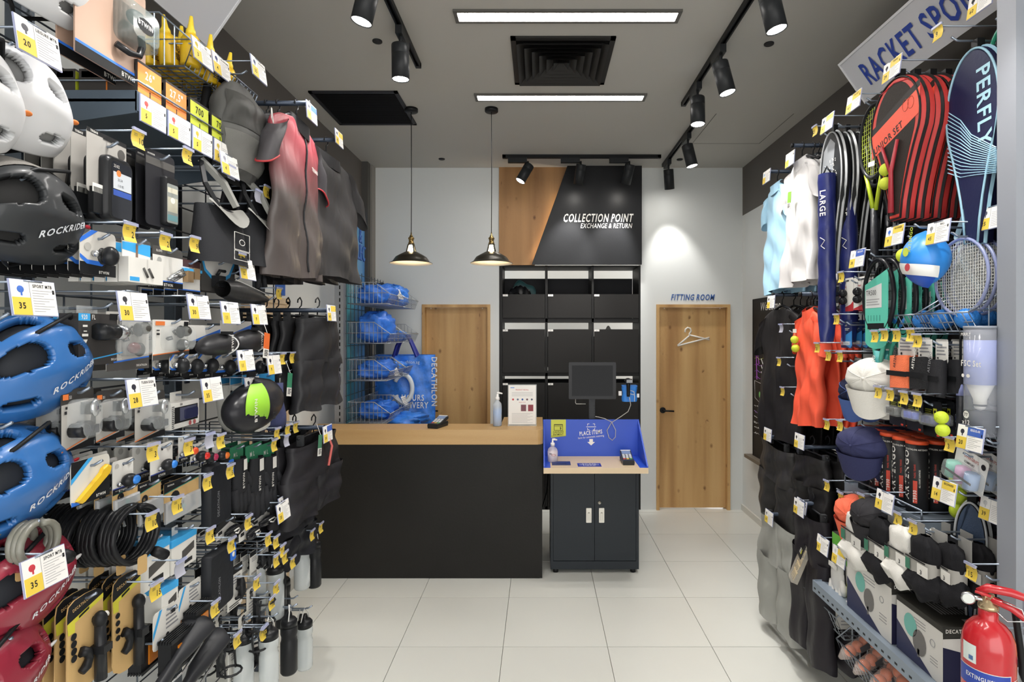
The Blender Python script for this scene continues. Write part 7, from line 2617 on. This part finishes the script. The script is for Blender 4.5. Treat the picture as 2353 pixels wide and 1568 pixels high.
CW = mk_cap(C('#d9d7d0', .8, bump=.2, sc=200))
CN = mk_cap(C('#262a52', .8, bump=.2, sc=200))
stack('R', (1924, 2006, 822, 962), CW, 3, .07, 'white cotton cap', 'its hook', 'cap', None, X=1.31, hang=-.0, tilt=0, yaw=8, dx=.09, turn=25)
stack('R', (1904, 1950, 860, 968), mk_cap(C('#1f2440', .8, bump=.2, sc=200), C('#46609c', .7)), 2, .07, 'navy cap with pale blue peak lining', 'its hook', 'cap', None, X=1.34, hang=0, tilt=0, yaw=8, dx=.09, turn=25)
stack('R', (1902, 1976, 982, 1100), CN, 3, .07, 'navy cap with button eyelets', 'its hook', 'cap', None, X=1.31, hang=0, tilt=0, yaw=8, dx=.09, turn=25)
stack('R', (1896, 1954, 1138, 1250), mk_cap(C('#ea6a4c', .8, bump=.2, sc=200)), 2, .07, 'coral cap beside the dark cap', 'its hook', 'cap', None, X=1.31, hang=0, tilt=0, yaw=8, dx=.09, turn=25)
stack('R', (1930, 1984, 1144, 1254), mk_cap(C('#2e2d30', .8, bump=.2, sc=200)), 3, .07, 'dark grey cap beside the coral cap', 'its hook', 'cap', None, X=1.29, hang=0, tilt=0, yaw=8, dx=.09, turn=25)
# grips


def mk_grip(c, k=3):
    def mk(w, h):
        r = card(w, h, C('#1b1c1f', .3), [('r', .55, .62, .75, .8, C('#c9c832', .5)), ('c', .65, .71, .06, BLK), ('l', .1, .62, .5, .78, 3, C('#8f922e', .5)), ('r', .75, .04, .9, .1, C('#c8402c', .5))], r=.006)
        for i in range(k):
            part(r, 'overgrip', lambda m: m.lathe([(w * .13, 0), (w * .13, h * .2)], C(c, .5), 12, (-w * .26 + i * w * .26, -.014, -h * .62)))
        blister(r, -w * .42, w * .42, -h * .68, -h * .36, .03)
        return r
    return mk


stack('R', (2032, 2070, 908, 978), mk_grip('#2e2724'), 3, .05, 'dark blister of black overgrips', 'its hook', 'overgrips', None, X=1.36, hang=.012)
stack('R', (2072, 2110, 915, 990), mk_grip('#5a6ac8'), 3, .05, 'dark blister of purple overgrips', 'its hook', 'overgrips', None, X=1.36, hang=.012)
stack('R', (2112, 2150, 922, 1004), mk_grip('#3a3f78'), 3, .05, 'dark blister of indigo overgrips', 'its hook', 'overgrips', None, X=1.38, hang=.012)
for k, (px, py) in enumerate(((2163, 960), (2166, 989))):
    p = at(px, py, 1.3)
    m = MB()
    m.ell((0, 0, 0), .021, C('#b9cc2e', .6, bump=.3, sc=200), 16, 10)
    tag(m.obj('tennis_ball', None, p), 'yellow green ball with orange patch by the ball basket, %s of two' % ('upper', 'lower')[k], 'ball')


def mk_multi(cols):
    def mk(w, h):
        r = card(w, h, C('#d9d8d4', .4), [('t', 'OVERGRIPS', .5, .78, .08, C('#b0605a', .5), 1, .8, 'c'), ('t', 'COMFORT', .3, .64, .06, INK, 1, .8), ('c', .88, .8, .07, BLK)], r=.008)
        for i, c in enumerate(cols):
            part(r, 'overgrip', lambda m: (m.lathe([(w * .15, 0), (w * .15, h * .42)], C(c, .5), 14, (-w * .33 + i * w * .3, -.02, -h * .86)),))
        part(r, 'printed_band', lambda m: m.box(-w * .5, w * .46, -.021 - w * .15, -.02 - w * .15, -h * .68, -h * .62, BLK))
        blister(r, -w * .5, w * .48, -h * .9, -h * .4, .045)
        return r
    return mk


stack('R', (2186, 2262, 1042, 1128), mk_multi(('#7cc8b4', '#c89ac0', '#9ab4dc')), 2, .06, 'white card of pastel overgrips', 'its hook', 'overgrips', None, X=1.42, hang=.012, roll=14)
stack('R', (2252, 2312, 1056, 1132), mk_multi(('#4a86c8', '#8ac83a', '#5a78b8')), 2, .06, 'white card of green and blue overgrips', 'its hook', 'overgrips', None, X=1.5, hang=.012, roll=8)
# shelf with tubes of tennis balls
SHR = C('#8793a0', .4, .35)
ya, yb = 1.4 * F / (1942 - VX), 1.4 * F / (2118 - VX)
zs = H - 345 * ya / F
t = thing('wall_shelf', 'grey metal shelf holding the black tubes of tennis balls', 'shelf', (0, 0, zs))


def shelfR(t, ya, yb, x0=1.4, x1=1.8, rail_=True):
    part(t, 'shelf_board', lambda m: m.box(x0, x1, yb, ya, -.008, 0, SHR))
    part(t, 'front_lip', lambda m: m.box(x0 - .003, x0 + .003, yb, ya, -.045, .006, SHR))
    for yy in (yb, ya - .004):
        part(t, 'side_bracket', lambda m: m.add([(x, y, z) for y in (yy, yy + .004) for x, z in ((x0, .006), (x1, .006), (x1, -.1), (x0, -.05))], [(0, 1, 2, 3), (7, 6, 5, 4), (0, 4, 5, 1), (1, 5, 6, 2), (2, 6, 7, 3), (3, 7, 4, 0)], SHR))
    if rail_:
        part(t, 'guard_rail', lambda m: m.tube([(x0, ya, .0), (x0, ya, .035), (x0, yb, .035), (x0, yb, .0)], .004, MET, 6))


shelfR(t, ya, yb)
cr, ch = .037, .262
t = thing('tennis_ball_tube', None, None)
BT = C('#29292b', .4)
part(t, 'can', lambda m: m.lathe([(cr, 0), (cr, ch)], BT, 26))
part(t, 'orange_lid', lambda m: m.lathe([(cr * 1.03, ch), (cr * 1.03, ch + .012), (cr * .9, ch + .014), (0, ch + .0142)], C('#e8582f', .4), 26))


def curvetext(m, tx, x, z, h, col, sx, rot, bold=1):
    b = MB()
    b.text(tx, x, z, h, 0, col, bold, sx, 'l', rot)
    R_ = cr + .0006
    m.add([(R_ * sin(vx / R_), -R_ * cos(vx / R_), vz) for vx, _, vz in b.v], b.f, col)


part(t, 'can_lettering', lambda m: (curvetext(m, 'ARTENGO', -.012, .05, .025, CARDW, .98, R(90)), curvetext(m, 'DECATHLON ARTENGO', -.03, ch - .022, .006, CARDW, .8, 0)))
part(t, 'orange_label', lambda m: (m.surf(lambda u, v: ((cr + .0004) * sin(.1 + .38 * u), -(cr + .0004) * cos(.1 + .38 * u), .04 + .085 * v), 5, 2, C('#c8412c', .45), smooth=False), curvetext(m, 'TB930', .015, .043, .011, CARDW, .95, R(90)), curvetext(m, 'PADEL TENNIS', .013, .135, .006, C('#b83a2c', .5), .8, R(90)), curvetext(m, 'ALL COURT SURFACES', .028, .1, .005, CARDW, .8, R(90))))
CAN = Proto(t, 'tube')
for r_ in range(5):
    for c_ in range(6):
        y = ya - .09 - c_ * .081
        if y < yb + .02:
            continue
        CAN.put((1.45 + r_ * .078, y, zs + .0005), -pi / 4 + random.uniform(-.12, .12) - .2, 'black tube of tennis balls with orange lid, %s of shelf row %s' % (ORD[c_ + 1] if c_ else 'first', ('at the front edge', 'second back', 'third back', 'fourth back', 'against the grid')[r_]), 'tennis ball tubes on the grey shelf')
p = at(2168, 1160, 1.36)
t = thing('mesh_ball_bag', 'yellow tennis balls in a dark mesh tube beside the black tubes', 'balls', (1.5, 2.0, zs + .02))
part(t, 'dark_band', lambda m: m.lathe([(.034, .2), (.034, .25)], BLK, 16))
for k in range(4):
    part(t, 'tennis_ball', lambda m: m.ell((0, 0, .032 + k * .055), .032, C('#a9bc2a', .8, bump=.5, sc=200), 14, 9))
# socks


def mk_socks(c, bandc=CARDW):
    def mk(w, h):
        r = thing('sock_pack', None, None)

        def sk(u, v):
            a = 2 * pi * u
            k = ease(v, ((0, .12), (.12, .4), (.36, .42), (.5, .4), (.8, .56), (.94, .5), (1, .3)))
            k2 = ease(v, ((0, .012), (.12, .03), (.5, .03), (.8, .045), (1, .02)))
            rp = .12 * sin(6 * a + 3 * v) * (abs(v - .5) > .12)
            return (w * k * cos(a) * (1 + rp) - w * .1 * max(0, v - .6), -.03 + k2 * sin(a) * (1 + rp) - .012 * max(0, v - .6) * 2, -h * (.1 + .9 * v) + .012 * cos(3 * a) * (v > .8))
        part(r, 'card_header', lambda m: m.box(-w * .08, w * .4, .0, .002, -h * .45, 0, C('#9a9995', .5)))
        part(r, 'socks', lambda m: m.surf(sk, 36, 22, c, True))
        part(r, 'paper_band', lambda m: (m.surf(lambda u, v: (w * .41 * (abs(cos(2 * pi * u)) ** .6) * (1 if cos(2 * pi * u) > 0 else -1), -.03 + .034 * sin(2 * pi * u), -h * (.44 + .22 * v)), 22, 2, C('#a3a19b', .5), True), m.box(w * .05, w * .38, -.0668, -.0655, -h * .64, -h * .48, CARDW), m.box(-w * .34, -w * .2, -.0668, -.0655, -h * .64, -h * .48, C('#3f7a62', .5)), m.text('3', w * .14, -h * .62, h * .06, -.0675, INK, 1, 1), m.box(-w * .34, w * .3, -.0668, -.0655, -h * .46, -h * .44, INK)))
        return r
    return mk


SKW, SKB = C('#dcdad4', .85, bump=.3, sc=250), C('#1c1c1f', .85, bump=.3, sc=250)
stack('R', (1946, 2014, 1158, 1300), mk_socks(SKW), 2, .09, 'white sports socks in grey band', 'sock hook by the caps', 'socks', None, X=1.36, hang=.012)
stack('R', (2002, 2068, 1175, 1332), mk_socks(SKB), 2, .09, 'black sports socks in grey band', 'its hook', 'socks', None, X=1.36, hang=.012)
stack('R', (2050, 2118, 1192, 1345), mk_socks(SKW), 2, .09, 'white sports socks in grey band', 'hook between black socks', 'socks', None, X=1.36, hang=.012)
stack('R', (2100, 2168, 1215, 1372), mk_socks(SKB), 2, .09, 'black sports socks in grey band', 'hook by the white socks', 'socks', None, X=1.36, hang=.012)
stack('R', (2160, 2228, 1232, 1386), mk_socks(SKB), 2, .09, 'black sports socks on teal card', 'hook beside the blue racket', 'socks', None, X=1.4, hang=.012)
stack('R', (2206, 2258, 1150, 1420), mk_cover(C('#3a4a62', .5, bump=.5, sc=200), C('#17181a', .5), C('#b9bcbe', .4), None), 1, .06, 'dark blue silver banded racket cover', 'low hook beside the socks', 'racket bag', None, X=1.5, hang=-.02, turn=25)
stack('R', (2270, 2330, 1222, 1480), mk_racket(C('#8a2a30', .35), C('#55585a', .4), C('#8a2a30', .35), BLACK, .5), 1, .06, 'dark red racket mostly behind the post', 'its hook', 'racket', None, X=1.55, hang=-.004)
# maroon cloth, gloves


def mk_wglove(w, h):
    r = thing('golf_glove', None, None)
    GW = C('#d2d1cd', .5, bump=.3, sc=80)
    m = MB()
    m.surf(lambda u, v: (w * (.36 + .05 * sin(pi * v)) * cos(2 * pi * u), -.012 + .02 * sin(2 * pi * u), -h * (.02 + .56 * v)), 16, 7, GW, True)
    for k in range(4):
        x = -w * .32 + k * w * .21
        m.tube([(x, -.012, -h * .5), (x * 1.1, -.02, -h * .75), (x * 1.15, -.02, -h * (.9 + .06 * (k in (1, 2))))], [w * .13, w * .11, w * .06], GW, 8)
    m.tube([(w * .3, -.012, -h * .35), (w * .46, -.02, -h * .52), (w * .48, -.02, -h * .62)], [w * .12, w * .11, w * .06], GW, 8)
    m.obj('glove', r)
    part(r, 'wrist_tab', lambda m: m.box(-w * .3, w * .2, -.036, -.033, -h * .14, -h * .04, CARDW))
    return r


stack('R', (1904, 1942, 1292, 1395), mk_wglove, 2, .06, 'white leather glove', 'its hook', 'gloves', None, X=1.36, hang=.012)
loc, w, h = bb('R', 1898, 1932, 1170, 1420, X=1.56)
t = thing('hanging_cloth', 'maroon cloth garment behind the caps and gloves', 'clothing', loc, -pi / 2)
part(t, 'cloth', lambda m: m.surf(lambda u, v: ((u - .5) * w * 1.5, .012 * sin(14 * u), -h * v), 14, 4, C('#6a2028', .8)))
# lower shelf with boxes
y0, y1 = 2.66, 1.83
X0 = 1.3
zl = H - (1568 - VY) * 1.3 * F / (2125 - VX) / F
zl = H - (803 / 885.) * 1.3
t = thing('wall_shelf', 'lower grey perforated metal shelf holding the white table tennis cartons', 'shelf', (0, 0, zl))
shelfR(t, y0, y1, X0, 1.8, False)
part(t, 'perforations', lambda m: [m.box(X0 - .0036, X0 - .003, y1 + .04 + k * .04, y1 + .055 + k * .04, -.03, -.022, BLACK) for k in range(20)])['kind'] = 'stuff'


def carton(label, x0, x1, ya, yb, z0, z1, front, side):
    """box on the shelf; front faces the aisle (-x), side faces the viewer (-y)"""
    t = thing('carton', label, 'box', ((x0 + x1) / 2, (ya + yb) / 2, z0))
    dx, dy, h = (x1 - x0) / 2, (ya - yb) / 2, z1 - z0
    part(t, 'box_body', lambda m: m.box(-dx, dx, -dy, dy, 0, h, C('#cfcdc8', .5)))
    part(t, 'box_top', lambda m: m.box(-dx, dx, -dy, dy, h, h + .001, C('#34332f', .5)))

    def fr(m):
        m.T = Matrix.Translation((-dx, 0, 0)) @ Matrix.Rotation(-pi / 2, 4, 'Z')
        front(m, dy, h)
    part(t, 'aisle_print', fr)

    def sp_(m):
        m.T = Matrix.Translation((0, -dy, 0))
        side(m, dx, h)
    part(t, 'end_print', sp_)
    part(t, 'top_label', lambda m: (m.box(-dx * .3, dx * .6, -dy * .9, -dy * .6, h + .001, h + .002, C('#9a9894', .5)), [m.box(-dx * .6 + k * .012, -dx * .6 + .004 + k * .012, -dy * .3, dy * .6, h + .001, h + .0016, GREYT) for k in range(int(dx * 80))]))
    return t


def tt_front(m, d, h):
    m.poly([(-d, h * .55), (-d * .3, h * .3), (d * .6, 0), (-d, 0)], -.0006, C('#2a2d4e', .45))
    m.box(-d, d, -.0006, 0, h * .9, h, C('#34332f', .5))
    m.poly(circ(-d * .35, h * .62, .035, 16, .04), -.0012, C('#6fb3a8', .5))
    m.poly(circ(d * .05, h * .42, .035, 16, .045), -.0012, C('#6c6a68', .5))
    m.box(-.004, .006, -.0012, -.0008, h * .16, h * .3, C('#6c6a68', .5))
    m.tube([(d * .6 + .012 * cos(a), -.001, h * .6 + .012 * sin(a)) for a in [i * .52 for i in range(13)]], .001, GREYT, 4)
    for k in range(3):
        m.box(-d * .2, d * .3, -.001, 0, h * (.8 - .05 * k), h * (.81 - .05 * k), GREYT)
        m.box(d * .5, d * .8, -.001, 0, h * (.35 - .05 * k), h * (.36 - .05 * k), GREYT)


def tt_side(m, d, h):
    m.poly([(-d, 0), (d, 0), (d, h * .28), (-d, h * .66)], -.0006, C('#24243f', .45))
    m.box(-d, d, -.0006, 0, h * .84, h, C('#34332f', .5))
    m.poly([(-d, h * .84), (-d, h * .8), (d, h * .9), (d, h * .84)], -.0007, C('#34332f', .5))
    m.text('DECATHLON PONGORI', -d * .94, h * .9, .012, -.001, CARDW, 1, .85)
    m.text('ENSEMBLE/SET', -d * .1, h * .68, .02, -.001, INK, 1, .85, 'l', 0, .2)
    m.text('ROLLNET', -d * .0, h * .58, .02, -.001, INK, 1, .85, 'l', 0, .2)
    m.poly(circ(d * .08, h * .47, .024, 16, .028), -.0012, C('#4f9a8c', .5))
    m.box(d * .08 - .004, d * .08 + .004, -.0013, -.0008, h * .26, h * .42, C('#4f9a8c', .5))
    m.poly(circ(d * .35, h * .5, .006, 10), -.0012, C('#c8925a', .5))
    m.poly([(-d * .38, h * .52), (-d * .24, h * .5), (-d * .18, h * .24), (-d * .34, h * .24)], -.0012, C('#c9c9cc', .5))
    m.poly([(-d * .36, h * .2), (-d * .2, h * .2), (-d * .1, h * .1), (-d * .36, h * .06)], -.0012, C('#55555c', .5))


carton('big white table tennis set carton printed ENSEMBLE at the shelf end', 1.34, 1.62, 2.1, 1.86, zl + .001, zl + .2, tt_front, tt_side)
carton('white table tennis carton with bat picture behind the big carton', 1.33, 1.62, 2.42, 2.115, zl + .001, zl + .235, tt_front, tt_side)
carton('dark topped carton deeper on the shelf behind the others', 1.63, 1.79, 2.3, 1.9, zl + .001, zl + .21, tt_front, tt_side)


def gr_front(m, d, h):
    m.poly([(-d, h), (d, h), (d, h * .45), (-d, h * .8)], -.0006, C('#6cb848', .45))
    m.poly([(-d, h * .35), (d, h * .2), (d, 0), (-d, 0)], -.0006, C('#b7c06a', .5))
    m.poly([(-d, h * .34), (-d * .1, h * .3), (-d * .1, 0), (-d, 0)], -.0007, C('#c8b088', .5))
    m.tube([(d * .3, -.001, h * .55), (d * .32, -.001, h * .4), (d * .2, -.001, h * .15)], .006, INK, 6)
    m.tube([(d * .32, -.001, h * .4), (d * .42, -.001, h * .15)], .005, INK, 6)


for k in range(3):
    carton('green topped golf box, %s of the row beside the white glove' % ('first', 'second', 'third')[k], 1.37 + .13 * k, 1.49 + .13 * k, 2.62, 2.45, zl + .001, zl + .25, gr_front, lambda m, d, h: m.box(-d, -d * .5, -.0006, 0, 0, h * .8, C('#6cb848', .45)))
# low baskets
LB = basket(.42, .4, .22, 0, 12, C('#80868e', .4, .6))
z1 = zl - .06
LB.put((1.72, 2.28, z1), -pi / 2, 'low wire basket full of bagged orange balls', None)
LB.put((1.75, 2.76, z1 + .06), -pi / 2, 'low wire basket with a grey printed carton beside the black trousers', None)
OB = C('#e2703a', .35, coat=.3, bump=.2, sc=40)
for i in range(7):
    t = thing('ball_bag', 'clear bag of orange balls in the low basket, %s' % ('at the front rim', 'second along the rim', 'third along the rim', 'near the carton end', 'in the middle', 'deeper inside', 'lowest inside')[i], 'ball bag', (1.4 + .11 * (i // 4), 2.44 - .1 * (i % 4), z1 - .12 + .03 * (i // 4)), (R(15 * (i % 3 - 1)), R(70), R(20 * (i % 4))))
    for j in range(4):
        part(t, 'ball', lambda m: m.ell((0, .0, -.06 + j * .042), .024, OB, 12, 8))
    part(t, 'clear_bag', lambda m: m.tube([(0, 0, -.12), (0, 0, -.08), (0, 0, .08), (0, 0, .13)], [.008, .028, .028, .012], C('#e8dcd4', .1, alpha=.25), 10))
    part(t, 'bag_label', lambda m: m.box(-.012, .012, -.03, -.0285, -.03, .02, C('#55565a', .5)))
carton('grey printed carton with line drawing standing in the low basket', 1.4, 1.62, 2.86, 2.62, z1 - .15, z1 + .05, lambda m, d, h: (m.box(-d, d, -.0006, 0, h * .86, h, C('#7d7a72', .5)), m.text('SOFT', -d * .3, h * .5, .03, -.001, GREYT, 1, .9, 'l', 0, .2), m.tube([(-d * .6, -.001, h * .8), (-d * .5, -.001, h * .45), (-d * .7, -.001, h * .1)], .002, GREYT, 4)), lambda m, d, h: [m.box(-d * .9, d * .9, -.0006, 0, h * (.1 + .08 * k), h * (.12 + .08 * k), GREYT) for k in range(10)])
t = thing('tee_bag', 'clear bag of wooden golf tees with black header behind the basket', 'golf tees', (1.37, 2.83, z1 + .16), (R(-20), 0, -pi / 2 - .3))
part(t, 'clear_bag', lambda m: m.prism(rr(-.05, -.2, .05, 0, .01, 2), -.03, .0, C('#dcd6c8', .12, alpha=.3)))
for k in range(16):
    part(t, 'golf_tee', lambda m: m.tube([(-.04 + (k % 4) * .024, -.022 + .006 * (k // 8), -.19 + .04 * (k // 4)), (-.03 + (k % 4) * .022, -.02, -.15 + .04 * (k // 4)), (-.028 + (k % 4) * .022, -.02, -.143 + .04 * (k // 4))], [.0015, .003, .006], C('#d8bc86', .6), 6))
part(t, 'card_header', lambda m: (m.box(-.05, .05, -.034, -.03, -.07, .0, BLK), m.text('TEE', -.03, -.05, .022, -.035, CARDW, 1, .8), m.text('6', .02, -.05, .024, -.035, C('#d8d83a', .5), 1, .9)))
hook('R', 2.83, z1 + .17, 'for the bag of wooden tees', None, L=.42, Xt=1.36)
# shuttlecock blister by the extinguisher
p = at(2205, 1400, 1.3)
t = thing('shuttlecock_pack', 'clear blister with a neon yellow shuttlecock beside the fire extinguisher', 'shuttlecock', (1.26, 1.6, p.z), (0, R(-20), -pi / 2 + .9))
part(t, 'clear_shell', lambda m: m.prism(rr(-.05, -.16, .05, .0, .03, 4), -.05, 0, C('#dfe4e4', .08, alpha=.28), bev=.01))
part(t, 'shuttlecock_skirt', lambda m: m.lathe([(.014, -.05), (.03, -.11)], C('#cfe02c', .5), 18, (0, -.026, 0)))
part(t, 'shuttlecock_cork', lambda m: m.lathe([(0, -.018), (.012, -.024), (.014, -.046), (.014, -.05)], C('#e6e6e0', .5), 14, (0, -.026, 0)))
part(t, 'ring', lambda m: m.lathe([(.0145, -.05), (.0145, -.046)], C('#3f9a4a', .5), 14, (0, -.026, 0)))
hook('R', 1.62, p.z + .0, 'for the neon shuttlecock blister', None, L=.5, Xt=1.27)

# ================================================================= fire extinguisher
ye = 1.56
s_ = ye / F
ex, er = (2271 - VX) * s_, 51 * s_
zt = H - (1422 - VY) * s_
t = thing('fire_extinguisher', 'red fire extinguisher with blue instruction label against the grey post', 'fire extinguisher', (ex, ye, zt - .46), R(-36))
RED = C('#b81f28', .22, coat=.5)
Hh = .46
part(t, 'cylinder', lambda m: m.lathe([(er * .9, 0), (er, .012), (er, Hh - .075), (er * .96, Hh - .05), (er * .82, Hh - .025), (er * .6, Hh - .008), (er * .4, Hh), (er * .37, Hh + .006), (er * .37, Hh + .03)], RED, 40))
part(t, 'brass_neck', lambda m: m.lathe([(er * .38, Hh + .028), (er * .4, Hh + .034), (er * .38, Hh + .04), (er * .24, Hh + .045), (er * .22, Hh + .07), (0, Hh + .07)], C('#b9a583', .25, .8), 20))
part(t, 'pressure_gauge', lambda m: (m.lathe([(.016, 0), (.017, .012), (.013, .014)], SILV, 18, (-.045, -.005, Hh + .05), 'y'), m.poly(circ(-.045, Hh + .05, .013, 14), -.0195, C('#d8dcd8', .3)), m.tube([(-.045, 0, Hh + .05), (0, 0, Hh + .05)], .007, SILV, 8)))
part(t, 'carry_handle', lambda m: m.tube([(-.02, 0, Hh + .068), (.0, 0, Hh + .085), (.05, 0, Hh + .085), (.12, 0, Hh + .07)], [.012, .013, .012, .008], RED, 8))
part(t, 'squeeze_lever', lambda m: m.tube([(-.005, -.004, Hh + .06), (.05, -.004, Hh + .045), (.12, -.004, Hh - .005), (.135, -.004, Hh - .04)], [.01, .011, .011, .01], RED, 8))
part(t, 'safety_pin', lambda m: (m.tube([(-.03, -.02, Hh + .075), (.005, -.02, Hh + .07)], .004, C('#b82a30', .4), 6), m.tube([(.03, -.012, Hh + .06), (.07, -.014, Hh + .05), (.08, -.012, Hh + .02), (.04, -.016, Hh + .01), (.01, -.014, Hh + .035)], .0018, SILV, 5)))


def cyl(m, x0, x1, z0, z1, col, k=.0006, n=10):
    R_ = er + k
    m.surf(lambda u, v: (R_ * sin((x0 + (x1 - x0) * u) / R_), -R_ * cos((x0 + (x1 - x0) * u) / R_), z0 + (z1 - z0) * v), n, 2, col)


def cyt(m, tx, x, z, h, col, sx=.8, k=.0014, bold=1):
    b = MB()
    b.text(tx, x, z, h, 0, col, bold, sx)
    R_ = er + k
    m.add([(R_ * sin(vx / R_), -R_ * cos(vx / R_), vz) for vx, _, vz in b.v], b.f, col)


def exl(m):
    WH = C('#dcdad6', .4)
    cyl(m, -.085, .052, .04, Hh - .125, WH, .0004, 14)
    cyl(m, -.085, .05, .042, Hh - .127, RED, .0007, 14)
    cyl(m, -.085, .05, Hh - .175, Hh - .127, C('#2743a0', .4), .001, 14)
    cyt(m, 'EXTINGUISHER', -.058, Hh - .152, .011, WH, .72)
    cyt(m, 'ABC POWDER', -.03, Hh - .168, .007, WH, .75)
    for i, tx in enumerate(('USE UPRIGHT', 'PULL OUT SAFETY PIN', 'AIM NOZZLE AT', 'BASE OF FIRE', 'SQUEEZE LEVER', 'RELEASE LEVER TO STOP')):
        cyt(m, tx, -.04, Hh - .2 - i * .0165, .0068, WH, .8)
        if i % 2 == 0:
            cyl(m, -.075, -.052, Hh - .215 - i * .0165, Hh - .197 - i * .0165, WH, .0012, 4)
    cyl(m, -.03, .02, .06, Hh - .31, WH, .0012, 6)
    cyl(m, .062, .095, .04, Hh - .14, WH, .0005, 6)
    cyl(m, .0635, .095, .042, Hh - .142, RED, .0009, 6)
    for i in range(14):
        cyl(m, .067, .093 - .004 * (i % 3), Hh - .155 - i * .012, Hh - .152 - i * .012, WH, .0013, 4)


part(t, 'instruction_label', exl)
part(t, 'inspection_sticker', lambda m: (cyl(m, -.07, -.03, Hh - .112, Hh - .062, C('#d4ddda', .4), .0006, 5), cyl(m, -.05, -.038, Hh - .105, Hh - .093, C('#4a6a9c', .5), .0012, 3)))
part(t, 'hose', lambda m: m.tube([(.02, .02, Hh + .05), (.06, .04, Hh + .02), (.075, .03, Hh - .12), (.072, .02, .1)], .009, BLACK, 8))
part(t, 'wall_hook', lambda m: m.box(-.01, .14, er - .004, er + .004, Hh - .14, Hh - .12, METD))
